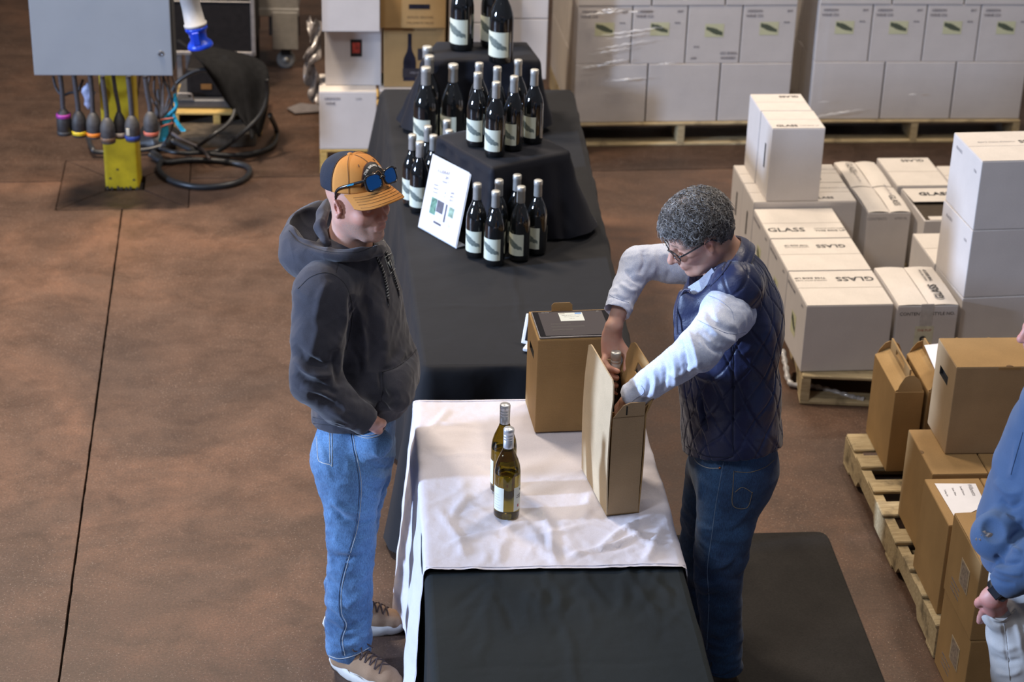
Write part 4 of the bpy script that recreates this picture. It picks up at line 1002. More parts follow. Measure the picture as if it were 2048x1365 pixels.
# ================================================================== BACK PALLETS WRAPPED IN FILM
def wrapped(fr, words, seedn):
    pallet('pallet', words+' wooden pallet under the film wrapped white cartons', fr, .0, -.02, 1.235, 1.05, 0, 'v', 6, WOOD)
    W1 = .411; gp = 'white cartons wrapped in film, ' + words
    names3 = ('left', 'middle', 'right'); names4 = ('first', 'second', 'third', 'fourth')
    for lay, (z, hh) in enumerate(((Z0, .338), (Z0+.340, .332), (Z0+.674, .34))):
        if lay == 1:
            for k in range(4):
                T = carton('white_carton', 'pictured white carton, %s from the left, middle layer of the %s' % (names4[k], words), 'carton', fr, (.309*k+.002), .004, z, .302, .405, hh, group=gp)
                F_ = lambda x, zz: (x, -.0012, zz)
                fl = 1 if not (seedn == 1 and k == 2) else -1
                x0, x1 = .098, .205; zc = .20 if fl > 0 else .19
                pq_ = [F_(x0, zc-.038), F_(x1, zc-.038), F_(x1, zc+.038), F_(x0, zc+.038)]
                if fl < 0: pq_ = [pq_[2], pq_[3], pq_[0], pq_[1]]
                uvquad(pq_, BOX_ART, 'pictured_label', T)
                def tx(s, x, zz, size):
                    if fl > 0: put_text('lettering', s, size, INK_SOFT, T, (x, -.0012, zz), (1, 0, 0), (0, 0, 1), 1, .0008)
                    else: put_text('lettering', s, size, INK_SOFT, T, (.306-x, -.0012, hh-zz), (-1, 0, 0), (0, 0, -1), 1, .0008)
                tx('OREGON', .065, .300, .020); tx('WINE CO', .065, .272, .022); tx('2017', .262, .30, .016); tx('750 ML', .25, .235, .011)
        else:
            for k in range(3): carton('white_carton', 'plain white carton, %s of the %s layer, %s' % (names3[k], ('bottom', '', 'top')[lay], words), 'carton', fr, (.4125*k+.002), .0, z, .404, .305, hh, group=gp)
    # flank column seen through the gap at the left side
    for lay, (z, hh) in enumerate(((Z0, .338), (Z0+.340, .332), (Z0+.674, .34))):
        v0 = .412 if lay == 1 else .310
        ds = (.305, .305) if lay == 1 else (.305, .405)
        v = v0
        for q, d in enumerate(ds):
            carton('white_carton', 'white carton on the flank, %s layer, %s one back, %s' % (('bottom', 'middle', 'top')[lay], ('first', 'second')[q], words), 'carton', fr, .0, v, z, .409 if lay != 1 else .40, d-.002, hh, group=gp); v += d
    # film
    T = thing('stretch_film', 'clear stretch film wrapped round the cartons, ' + words, 'plastic film', fr.p(0, 0, .10), fr.y)
    rnd = np.random.RandomState(seedn)
    def wall(u0, v0, u1, v1, nm):
        nx, nz = 46, 60; V = []
        a = np.array([u0, v0]); b2 = np.array([u1, v1]); d = b2-a; L = np.linalg.norm(d); d /= L; nn = np.array([d[1], -d[0]])
        for j in range(nz+1):
            z = .012+(1.075-.012)*j/nz
            for i in range(nx+1):
                s = i/nx; q = a+d*L*s+nn*(.004+.0025*math.sin((z*60+s*9))*math.sin(s*3)+.002*rnd.rand()); V.append((q[0], q[1], z))
        ii = (np.arange(nz)[:, None]*(nx+1)+np.arange(nx)[None, :]).ravel()
        mobj(nm, pyd(nm, V, np.stack([ii, ii+1, ii+nx+2, ii+nx+1], -1)), FILM, T)
    wall(-.018, -.034, 1.255, -.034, 'front_film'); wall(-.020, 1.05, -.020, -.032, 'side_film')
WB1 = Fr((.306, 10.628), 7.0); WB2 = Fr((1.655, 10.808), 5.6)
GLINT = simple('film_glint_white', (.80, .79, .78), .12, var=.05, coat=1.0, bstr=.6, bscale=60)  # glossy white for ridges added in place of lamp highlights on the film
def film_glints(fr, segs, words):
    T = thing('film_glint_streaks', 'white ridges added as highlight streaks on the film, ' + words, 'plastic film', fr.p(0, 0, .2), fr.y)
    rr = random.Random(3)
    for (u0, z0, u1, z1, r) in segs:
        n = 22; pts = [(u0+(u1-u0)*i/n, -.0425-.002*math.sin(i*.9), z0-.2+(z1-z0)*i/n+.003*math.sin(i*1.7)) for i in range(n+1)]
        mobj('film_glint_ridge', tube_me(pts, [max(.0006, r*(.25+.75*abs(math.sin(i*.55+u0*9)))*math.sin(math.pi*(i+.5)/(n+1))) for i in range(n+1)], 6), GLINT, T)
wrapped(WB1, 'left wrapped pallet', 1); wrapped(WB2, 'right wrapped pallet', 2)
film_glints(WB1, [(.02, .775, .26, .80, .006), (.10, .80, .22, .81, .005), (.27, .79, .34, .795, .005), (.03, .475, .18, .495, .006), (.02, .47, .12, .485, .004), (.14, .50, .27, .52, .004), (.13, .66, .47, .705, .0042), (.16, .64, .40, .672, .0035), (.10, .58, .40, .63, .0030), (.06, .55, .30, .59, .0030), (.16, .395, .40, .415, .0035), (.24, .40, .31, .408, .006), (.44, .49, .55, .50, .003), (.05, .87, .30, .90, .004)], 'left part of the left wrapped pallet')
film_glints(WB2, [(.0, .165, .30, .215, .0045), (.10, .18, .22, .20, .003), (.03, .255, .10, .262, .002), (.55, .30, .60, .302, .003)], 'foot of the right wrapped pallet')

# ---- stack left of the display
LS = Fr((-1.064, 10.075), 5.5)
pallet('pallet', 'wooden pallet at the back left under the white and brown stack', LS, -.0, .0, 1.24, 1.02, 0, 'v', 6, WOOD_Y)
GL = 'cartons stacked left of the bottle display'
T = carton('white_carton', 'white carton at the bottom left of the stack behind the cap, faint print', 'carton', LS, .0, .0, Z0, .305, .30, .325, group=GL, flaps='u')
put_text('lettering', 'OREGON', .020, INK_SOFT, T, (.07, -.0008, .285), (1, 0, 0), (0, 0, 1), 1, .0006); put_text('lettering', 'WINE', .020, INK_SOFT, T, (.06, -.0008, .258), (1, 0, 0), (0, 0, 1), 1, .0006); put_text('lettering', 'USA', .018, INK_SOFT, T, (.21, -.0008, .285), (1, 0, 0), (0, 0, 1))
T = carton('white_carton', 'white carton with a black and red square label, second from the bottom', 'carton', LS, .034, .10, Z0+.3265, .298, .30, .338, group=GL)
mobj('square_label', box_me(.135, .195, -.0014, -.0003, .16, .255), simple('label_black', (.012, .01, .01), .5), T)
uvquad([(.145, -.0018, .180), (.185, -.0018, .180), (.185, -.0018, .238), (.145, -.0018, .238)], simple('label_redprint', (.42, .05, .03), .5, var=.6, vscale=55), 'label_print', T)
T = carton('white_carton', 'plain white carton on top of the one with the square label', 'carton', LS, .022, -.04, Z0+.666, .300, .30, .34, group=GL)
T = carton('white_carton', 'white carton at the bottom of the stack, right behind the table corner', 'carton', LS, .32, .02, Z0, .42, .30, .325, group=GL)
T = carton('white_carton', 'white carton at the bottom of the stack, hidden behind the riser', 'carton', LS, .745, .02, Z0, .42, .30, .325, group=GL)
T = carton('brown_carton', 'brown carton with a printed wine bottle picture left of the display', 'carton', LS, .345, .07, Z0+.3265, .325, .34, .335, KRAFT_IN, GL)
# flat print: a dark bottle silhouette
bp_ = [(-.033, 0), (.033, 0), (.034, .105), (.030, .130), (.014, .165), (.010, .19), (.010, .262), (-.010, .262), (-.010, .19), (-.014, .165), (-.030, .130), (-.034, .105)]
Mp = Matrix(((1, 0, 0, .137), (0, 0, 1, -.0012), (0, 1, 0, .035), (0, 0, 0, 1)))
mobj('bottle_print', prism_me(bp_, 0, .0006, Mp), simple('print_navy', (.018, .017, .028), .4, var=.5, vscale=12), T)
mobj('printed_banner', box_me(.10, .30, -.0014, -.0008, .055, .105), simple('print_dark', (.035, .03, .035), .5), T); mobj('printed_banner', box_me(.18, .29, -.0013, -.0007, .15, .215), MATS['print_dark'], T)
put_text('lettering', 'FIRE MOUNTAIN', .016, simple('print_grey', (.32, .30, .32), .6), T, (.20, -.0022, .08), (1, 0, 0), (0, 0, 1))
put_text('lettering', 'PINOT NOIR  WILLAMETTE VALLEY', .011, simple('brown_print', (.20, .12, .05), .7), T, (.19, -.0008, .315), (1, 0, 0), (0, 0, 1))
T = carton('brown_carton', 'plain brown carton on top of the one with the printed bottle', 'carton', LS, .325, .03, Z0+.6645, .345, .34, .33, KRAFT_IN, GL)
put_text('lettering', 'ESTATE GROWN', .018, MATS['brown_print'], T, (.21, -.0008, .06), (1, 0, 0), (0, 0, 1)); put_text('lettering', 'WILLAMETTE VALLEY', .015, MATS['brown_print'], T, (.21, -.0008, .03), (1, 0, 0), (0, 0, 1)); mobj('printed_mark', box_me(.15, .26, -.0012, -.0003, .105, .13), MATS['print_navy'], T)
for k, (u, v, w_, lb) in enumerate(((.690, .12, .265, 'white carton seen between the large bottles on the far riser'), (.960, .20, .27, 'white carton right behind the large bottles, left of the wrapped pallet'))):
    for q in (0, 1):
        T = carton('white_carton', lb+(', upper' if q else ', lower'), 'carton', LS, u, v, Z0+.3265+.342*q, w_, .34, .338, group=GL)
        put_text('lettering', '12/750', .016, INK_SOFT, T, (w_*.55, -.0008, .19), (1, 0, 0), (0, 0, 1))
# ================================================================== YELLOW POST WITH THE POWER CABINET, PLUGS AND HOSES
YEL = simple('yellow_post_paint', (.50, .36, .012), .45, var=.18, vscale=14)
RUST = simple('chipped_paint', (.05, .035, .02), .8)
PF = Fr((-2.163, 9.745), 5.0)
T = thing('steel_post', 'yellow painted steel post standing on the square floor plate', 'post', PF.p(.09, .09, 0), PF.y)
bm = bmesh.new(); box_bm(bm, -.088, .088, -.088, .088, 0, 1.9, .018, 3); mobj('shaft', bm_mesh(bm, 'post', True), YEL, T); T.children[0].data.polygons.foreach_set('use_smooth', [False]*len(T.children[0].data.polygons))
for k in range(7): x = -.075+.024*k+random.uniform(-.005, .005); mobj('paint_chip', prism_me([(x-.008, 0), (x+.009, 0), (x+.006, .012+.01*random.random()), (x-.003, .018*random.random()+.008)], 0, .0012, Matrix(((1, 0, 0, 0), (0, 0, -1, -.0885), (0, 1, 0, .0), (0, 0, 0, 1)))), RUST, T)
for x, z in ((-.06, .06), (.062, .052), (-.02, .11)): mobj('paint_chip', prism_me([(x-.007, z), (x+.007, z-.003), (x+.004, z+.010), (x-.004, z+.008)], 0, .0012, Matrix(((1, 0, 0, 0), (0, 0, -1, -.0885), (0, 1, 0, 0), (0, 0, 0, 1)))), RUST, T)
# cabinet
cz = AY(70, 150, 9.46).z; cxl = AY(69, 151, 9.46).x; cxr = AY(347, 152, 9.52).x
CF = Fr((cxl, 9.46), 5.0); cw = cxr-cxl
T = thing('power_cabinet', 'light grey metal power cabinet with a round lock on the yellow post', 'cabinet', CF.p(0, 0, cz), CF.y)
CG = simple('cabinet_grey', (.30, .325, .35), .42, var=.03, vscale=5, bstr=.12, bscale=350)
bm = bmesh.new(); box_bm(bm, .004, cw-.004, .018, .21, .002, 1.0, .004, 2); mobj('cabinet_body', bm_mesh(bm, 'cab'), simple('cabinet_side_grey', (.28, .31, .34), .45), T)
bm = bmesh.new(); box_bm(bm, 0, cw, -.006, .018, 0, 1.0, .004, 2); d_ = mobj('door', bm_mesh(bm, 'door'), CG, T)
mobj('lock', lathe_me([(.014, 0), (.014, .004), (.010, .006), (.0095, .003), (.004, .003), (.004, .005), (0, .005)], 20), simple('lock_metal', (.22, .22, .23), .35, metal=.8), d_, (cw-.055, -.006, .115), (math.radians(90), 0, 0))
mobj('side_strap', box_me(cw, cw+.006, .03, .19, .02, .9), simple('cabinet_gasket', (.05, .055, .06), .5), T)
# hanging sockets
HG = 'sockets hanging on cables below the cabinet'
CAB = simple('socket_black', (.030, .029, .031), .55, var=.3, vscale=40); CABL = simple('socket_grey', (.055, .052, .052), .6, var=.3, vscale=40)
socks = [(130, 268, .0, 'magenta', (.30, .03, .26), 'black hanging socket with a magenta band near its top, leftmost', CAB, .8),
         (160, 272, .0, 'yellow', (.70, .50, .02), 'black hanging socket with a yellow rim, second from the left', CAB, .0),
         (189, 275, .0, 'orange', (.75, .22, .02), 'grey-black hanging socket with an orange rim, before the post edge', CABL, .0),
         (217, 285, -.02, 'brown', (.14, .08, .045), 'grey-black hanging socket with a dull brown rim, in front of the post', CABL, .0),
         (241, 275, .03, 'white', (.50, .45, .40), 'smaller black hanging socket with an off-white rim, in front of the post', CAB, .0),
         (266, 281, -.01, 'blue', (.02, .05, .25), 'dark hanging socket with a blue rim and a pale sticker', CABL, .0),
         (303, 273, .0, 'red', (.52, .13, .08), 'grey hanging socket with a coral red rim, rightmost', CABL, .0)]
for i, (px, py, dy, cn, c, lb, m_, up) in enumerate(socks):
    Y = 9.50+dy; p = AY(px, py, Y); r = .0365 if i != 4 else .030; L_ = .135
    ztop = cz
    T = thing('hanging_socket', lb, 'socket', (p.x, p.y, p.z), 0, HG)
    mobj('socket_body', lathe_me([(0, 0), (r*.95, 0), (r, .004), (r, .022), (r*1.03, .024), (r*1.03, .070), (r*.98, .090), (r*.82, .108), (r*.60, .122), (.012, L_), (0, L_)], 24), m_, T)
    z0 = .012 if not up else .090; rr = r*1.045 if not up else r*1.0
    mobj('colour_band', lathe_me([(rr*.99, z0), (rr*1.02, z0+.001), (rr*1.02, z0+.018), (rr*.99, z0+.019)], 24), simple('band_'+cn, c, .5, var=.1), T)
    if cn == 'magenta': mobj('end_cap', lathe_me([(r*1.0, -.002), (r*1.06, 0), (r*1.06, .018), (r, .020)], 24), CAB, T)
    if cn == 'blue': mobj('sticker', box_me(-.024, -.008, -r*1.04-.002, -r*1.04+.012, .04, .075), simple('sticker_cream', (.52, .48, .38), .6), T)
    top = Vector((random.uniform(-.01, .01)-.01, 0, ztop-p.z-.001)); pts = spline([(0, 0, L_-.004), (0, 0, L_+.03), tuple(top*.7+Vector((.003, 0, 0))), tuple(top)], 6)
    mobj('cable', tube_me(pts, 'x' and (.0125 if i != 4 else .010), 10), simple('cable_braid', (.06, .055, .06), .6, var=.4, vscale=160), T)
# second loop cable and wire bundle right of the sockets
def cable(name, label, pts, r, m_, cat='cable', group=None, n=8):
    o = mobj(name, tube_me(spline(pts, n), r, 10), m_); return tag(o, label, cat, group)
cable('looped_cable', 'dark cable looping left of the magenta banded socket', [AY(106, 152, 9.56), AY(112, 175, 9.56), AY(124, 190, 9.55), AY(140, 186, 9.57), AY(156, 182, 9.58), AY(166, 160, 9.58)], .007, MATS['cable_braid'])
T = thing('wire_bundle', 'bundle of grey brown cables with cyan cords right of the red banded socket', 'cables', AY(330, 285, 9.55), 0)
o0 = T.location.copy(); cyan = simple('cyan_cord', (.015, .34, .48), .6, var=.25, vscale=50); gry = simple('grey_wire', (.16, .13, .115), .7, var=.3)
def sub(nm, px, r, m_, Y=9.58): mobj(nm, tube_me(spline([AY(x, y, Y+dy)-o0 for x, y, dy in px], 6), r, 8), m_, T)
for k in range(6): sub('grey_cable', [(300+9*k, 152, .02*(k % 2)), (296+10*k+3*(k % 3), 185, .01), (318+3*k, 222, 0), (322+2*k, 250, .01*(k % 2))], .006, gry)
sub('black_cable', [(325, 152, 0), (340, 190, -.03), (347, 230, -.03), (342, 262, -.03), (322, 296, -.03)], .006, CAB)
for k in range(5): sub('cyan_cord', [(350, 188+3*k, -.01*k), (352, 215, -.01*k), (340-3*k, 240, -.03), (326+2*k, 258, -.03), (320+3*k, 282, -.02)], .0085, cyan)
for k in range(3): sub('cyan_cord', [(346, 225+5*k, -.03), (356, 245+3*k, -.04), (370-3*k, 262, -.04)], .006, cyan)
for k in range(2): sub('red_tie', [(322, 240+14*k, -.05), (332, 238+12*k, -.06), (346, 236+10*k, -.05)], .004, simple('tie_red', (.45, .12, .08), .6))
# grey funnel sleeve
tag(mobj('fabric_sleeve', lathe_me([(.028, 0), (.024, .05), (.018, .10), (.012, .14), (.008, .15), (0, .15)], 16), simple('dusty_sleeve', (.12, .105, .10), .9), None, AY(320, 235, 9.62)), 'dusty grey cloth sleeve hanging among the wires under the cabinet', 'sleeve')
# pale plastic bag behind the sockets
bm = bmesh.new(); bmesh.ops.create_icosphere(bm, subdivisions=3, radius=1)
for v in bm.verts: v.co = Vector((v.co.x*.030*(1+.2*math.sin(v.co.z*5)), v.co.y*.015, v.co.z*.072))*(1+.14*math.sin(v.co.x*9+v.co.z*7)*math.cos(v.co.z*11))
tag(mobj('plastic_bag', bm_mesh(bm, 'bag', True), simple('bluish_plastic', (.40, .43, .60), .3, var=.5, vscale=40), None, AY(177, 192, 9.70)), 'crumpled bluish clear bag hanging behind the orange rimmed socket', 'bag')
# big blue and white connector
c0 = AY(402, 96, 9.30); c1 = AY(372, -30, 9.30); dr = (c1-c0).normalized()
T = thing('blue_connector', 'large grey connector with a bright blue collar hanging right of the cabinet', 'connector', c0, 0); T.rotation_euler = dr.to_track_quat('Z', 'Y').to_euler()
BL = simple('connector_blue', (.004, .045, .50), .35, var=.1); GW_ = simple('connector_grey', (.44, .42, .40), .5, var=.06)
mobj('collar', lathe_me([(0, .0), (.050, .0), (.062, .004), (.064, .012), (.058, .026), (.052, .034), (.040, .046), (.042, .075), (.048, .088), (.0545, .094), (.0545, .108), (.045, .112), (0, .112)], 32), BL, T)
mobj('locking_lug', box_me(.040, .062, -.018, .018, .03, .095, .004), BL, T)
mobj('housing', lathe_me([(.047, .110), (.055, .112), (.056, .125), (.050, .128), (.046, .20), (.046, .265), (.049, .268), (.049, .272), (.045, .275), (.042, .36), (.030, .42), (.018, .45), (0, .45)], 32), GW_, T)
mobj('screw_dot', lathe_me([(.007, 0), (.007, .003), (0, .003)], 12), GW_, T, (.0, -.040, .065), (math.radians(90), 0, 0))
Ri = T.rotation_euler.to_matrix().transposed(); endp = CF.p(cw+.004, .12, cz+.62); loc_ = lambda p: Ri @ (Vector(p)-c0)
e0 = c0+dr*.44; mobj('cable', tube_me(spline([loc_(e0), loc_(e0+dr*.12), loc_(e0+dr*.22+Vector((-.02, .03, 0))), loc_((e0+dr*.26).lerp(endp, .5)+Vector((0, 0, .06))), loc_(endp)], 8), .014, 10), simple('cable_grey', (.05, .05, .055), .6), T)
# machine with caster behind
def px_box(name, label, cat, x0, x1, ytop, ybot, Y, d, m_, yaw=3, zmin=None):
    a = AY(x0, ybot, Y); b2 = AY(x1, ybot, Y); z1 = AY((x0+x1)/2, ytop, Y).z; z0 = max(a.z, .0) if zmin is None else zmin
    T = thing(name, label, cat, (a.x, Y, z0), math.radians(yaw)); return T, b2.x-a.x, z1-z0, z0
MG = simple('machine_grey', (.22, .205, .185), .5, var=.1); MD = simple('machine_dark', (.013, .011, .011), .6, var=.25, spec=.2)
Ym = at(570, 140, 0).y
T, ww, hh, z0 = px_box('wheeled_machine', 'grey sheet metal machine on a caster, top centre left', 'machine', 506, 596, -60, 22, Ym, .8, MG)
mobj('housing', box_me(0, ww, 0, .8, 0, hh, .006), MG, T); mobj('lower_rail', box_me(-.004, ww+.004, -.012, .03, -.03, .02, .004), MG, T)
xl = AY(544, 70, Ym-.02).x-T.location.x; mobj('leg_panel', box_me(xl, ww-.004, -.02, .02, AY(560, 98, Ym).z-z0, .0, .003), MG, T)
cz_ = AY(572, 118, Ym+.02); wl = mobj('caster_wheel', lathe_me([(0, -.018), (.020, -.018), (.022, -.016), (.040, -.016), (.056, -.015), (.058, 0), (.056, .015), (.040, .016), (.022, .016), (.02, .018), (0, .018)], 28), simple('caster_rubber', (.13, .12, .105), .6), T, (cz_.x-T.location.x, .03, .058-z0), (math.radians(90), 0, 0))
mobj('hub', lathe_me([(0, .017), (.016, .017), (.016, .024), (.0, .024)], 16), simple('hub_metal', (.32, .30, .26), .4, metal=.5), wl)
mobj('caster_fork', box_me(cz_.x-T.location.x-.03, cz_.x-T.location.x+.03, .0, .06, .09-z0, AY(560, 98, Ym).z-z0, .004), MD, T)
for uu in (.06, ww-.06): mobj('back_leg', box_me(uu-.02, uu+.02, .70, .74, -z0, 0, .002), MD, T)
mobj('foot_leg', box_me(.0, .03, .02, .05, -z0, 0, .002), MD, T)
# dark panelled cart
Yc = 11.35
T, ww, hh, z0 = px_box('panelled_cart', 'dark panelled equipment cart with a pale metal frame behind the blue connector', 'cart', 340, 507, -40, 108, Yc, .6, MD)
mobj('dark_panel', box_me(0, ww, 0, .5, 0.02, hh, .004), MD, T); fm = simple('cart_frame_grey', (.26, .24, .23), .4, metal=.3)
for nm, bb in (('frame_rail', (-.01, ww+.01, -.014, .0, -.0, .022)), ('frame_post', (ww-.012, ww+.012, -.014, 0, 0, hh)), ('frame_rail', (0, ww, -.008, 0, AY(420, 5, Yc).z-z0, AY(420, 3, Yc).z-z0))): mobj(nm, box_me(*bb, .002), fm, T)
for uu in (.05, ww-.05):
    for vv in (.04, .46): mobj('leg', box_me(uu-.015, uu+.015, vv-.015, vv+.015, -z0, .02, .002), fm, T)
# small pallet with device, black sheet
SP = Fr((AY(345, 262, 10.6).x, 10.6), 4)
pallet('pallet', 'small yellowish wooden pallet with dark equipment beside the coiled hoses', SP, .0, 0, .50, .5, .0, 'v', 4, WOOD_Y)
T = thing('device_case', 'black equipment case with a bent metal grab bar on the small pallet', 'case', SP.p(.02, .06, .142), SP.y)
bm = bmesh.new(); box_bm(bm, 0, .42, 0, .4, 0, .05, .012, 3); mobj('base_tray', bm_mesh(bm, 'tray'), simple('tray_grey', (.075, .075, .08), .4), T)
bm = bmesh.new(); box_bm(bm, .06, .36, .04, .36, .05, .22, .02, 3); mobj('case_body', bm_mesh(bm, 'case'), MD, T); mobj('status_label', box_me(.14, .20, .036, .041, .10, .13), simple('amber_label', (.20, .09, .02), .6), T)
mobj('grab_bar', tube_me(spline([(.0, .0, .05), (.0, -.01, .085), (.05, -.012, .09), (.09, -.01, .085), (.095, 0, .05)], 5), .006, 8), fm, T)
# sheet: draped black tarpaulin
def tarp():
    X = [(378, 100), (440, 104), (505, 112), (532, 138), (538, 190), (528, 250), (505, 268), (490, 225), (452, 200), (436, 165), (410, 135), (384, 120)]
    n = 34; m_ = 26; V = []
    L_ = spline([AY(352, 82, 10.42), AY(392, 122, 10.30), AY(432, 168, 10.30), AY(462, 212, 10.28), AY(500, 262, 10.22)], 10)
    R_ = spline([AY(420, 98, 10.62), AY(505, 110, 10.62), AY(536, 140, 10.52), AY(537, 205, 10.42), AY(520, 268, 10.30)], 10)
    for i in range(len(L_)):
        for j in range(m_+1):
            t = j/m_; p = L_[i].lerp(R_[i], t); p = p+Vector((0, -.07*math.sin(math.pi*t)+.018*math.sin(t*14+i*.12), .015*math.sin(t*9+i*.2))); V.append(p)
    nr = len(L_); ii = (np.arange(nr-1)[:, None]*(m_+1)+np.arange(m_)[None, :]).ravel()
    o = mobj('black_tarpaulin', pyd('tarp', V, np.stack([ii, ii+1, ii+m_+2, ii+m_+1], -1)), simple('tarp_black', (.009, .009, .010), .85, var=.3, bstr=.2, bscale=30, spec=.15))
    so = o.modifiers.new('thick', 'SOLIDIFY'); so.thickness = .004
    tag(o, 'black tarpaulin hanging over equipment above the coiled hoses', 'tarpaulin')
tarp()
P4 = [at(352, 300, 0), at(512, 292, 0), at(520, 246, 0), at(350, 250, 0)]
tag(mobj('low_platform', prism_me([(p.x, p.y) for p in P4], .001, .07), simple('dusty_plank', (.085, .065, .045), .85, var=.35, vscale=25)), 'low dusty brown platform in front of the small yellowish pallet', 'platform')
# hoses
HR = simple('hose_black', (.020, .021, .024), .38, var=.25, vscale=30)
HGp = 'black hoses beside the yellow post'
def fl(x, y, z=.018): return at(x, y, z)
cable('coiled_hose', 'black hose lying in a long oval loop on the floor right of the yellow post', [fl(300, 300), fl(322, 318), fl(318, 340), fl(345, 362), fl(400, 374), fl(465, 368), fl(497, 350), fl(492, 332), fl(440, 322), fl(380, 320), fl(330, 324), fl(300, 310, .03)], .0155, HR, 'hose', HGp)
cable('coiled_hose', 'black hose sweeping from the tarpaulin down around the far right of the coil', [AY(534, 160, 10.3), AY(534, 190, 10.3), AY(520, 230, 10.25), AY(480, 270, 10.2), fl(440, 300, .05), fl(400, 306, .05), fl(350, 305, .05), fl(320, 296, .05)], .013, HR, 'hose', HGp)
cable('coiled_hose', 'black hose making the widest outer bend on the right of the coil', [AY(540, 230, 10.3), fl(553, 262, .03), fl(545, 292, .02), fl(500, 308, .02), fl(440, 310, .03), fl(385, 300, .05), fl(345, 282, .06)], .0145, HR, 'hose', HGp)
cable('coiled_hose', 'black hose arching in front of the small wooden pallet', [AY(345, 182, 10.35), AY(360, 160, 10.35), AY(400, 140, 10.35), AY(440, 150, 10.35), AY(468, 200, 10.3), AY(462, 240, 10.2), AY(420, 275, 10.1), fl(390, 296, .06)], .012, HR, 'hose', HGp)
cable('coiled_hose', 'thin greyish hose crossing the bottom of the coil', [fl(338, 262, .16), fl(365, 280, .12), fl(400, 296, .08), fl(420, 318, .05)], .009, simple('hose_grey', (.10, .085, .09), .5), 'hose', HGp)
cable('coiled_hose', 'short dark hose curling behind the foot of the yellow post', [fl(176, 275, .05), fl(184, 296, .05), fl(200, 305, .03), fl(290, 300, .03), fl(330, 290, .05)], .014, HR, 'hose', HGp)
tag(mobj('cable_reel_bag', (lambda: (lambda b: (bmesh.ops.create_icosphere(b, subdivisions=3, radius=1), [setattr(v, 'co', Vector((v.co.x*.13, v.co.y*.12, max(-.04, v.co.z)*.10))*(1+.1*math.sin(9*v.co.x+5*v.co.y))) for v in b.verts], bm_mesh(b, 'heap', True))[2])(bmesh.new()))(), BLACKPL, None, at(312, 296, .02)+Vector((0, .10, 0))), 'small black cloth heap behind the foot of the yellow post', 'bag')
tag(mobj('film_scrap', sheet_me([at(574, 218, .01), at(600, 208, .01), at(640, 212, .01), at(642, 224, .01), at(590, 228, .01)], .006), simple('scrap_film', (.16, .14, .14), .25, coat=.5, bstr=.8, bscale=30)), 'scrap of clear film on the floor by the white stack behind the cap', 'plastic film')
def film_tail(name, label, pts, w_):
    V = []; P = spline(pts, 8)
    for i, p in enumerate(P):
        for j in range(7):
            t = j/6-.5; V.append(p+Vector((t*w_*(1+.3*math.sin(i*.7)), .03*math.sin(i*.8+j*1.4), .02*math.sin(j*2+i*.5))))
    n = len(P); ii = (np.arange(n-1)[:, None]*7+np.arange(6)[None, :]).ravel()
    tag(mobj(name, pyd(name, V, np.stack([ii, ii+1, ii+8, ii+7], -1)), simple('loose_film', (.20, .175, .165), .22, var=.35, vscale=18, coat=.4, bstr=.8, bscale=25)), label, 'plastic film')
film_tail('loose_film', 'loose clear film hanging at the left side of the white stack', [AY(628, 40, 10.3), AY(630, 90, 10.25), AY(618, 130, 10.2), AY(630, 170, 10.2), AY(634, 205, 10.15)], .07)
# ================================================================== RUBBER MAT
mp = [at(1482, 1072, 0), at(1640, 1068, 0), at(1652, 1078, 0)]
e_a = (at(1765, 1365, 0)-at(1662, 1100, 0)).normalized(); e_u = (at(1640, 1068, 0)-at(1482, 1072, 0)).normalized()
B0 = at(1652, 1069, 0); far_r = B0; far_l = B0-e_u*.62; near_r = B0+e_a*2.0; near_l = far_l+e_a*2.0
pts = []
for c_, a_, b2 in ((far_r, -e_u, e_a), (near_r, -e_a, -e_u), (near_l, e_u, -e_a), (far_l, e_a, e_u)):
    for k in range(5): t = k/4; r_ = .05; pts.append((c_+a_*r_*(1-t)**2+b2*r_*t**2))
me = prism_me([(p.x, p.y) for p in pts], .0, .016)
bmm = bmesh.new(); bmm.from_mesh(me); bmesh.ops.bevel(bmm, geom=[e for e in bmm.edges if all(v.co.z > .01 for v in e.verts)], offset=.006, segments=2, affect='EDGES'); bmm.to_mesh(me); bmm.free()
tag(mobj('floor_mat', me, MAT_RUBBER), 'black rubber mat on the floor behind the man in the vest', 'mat')
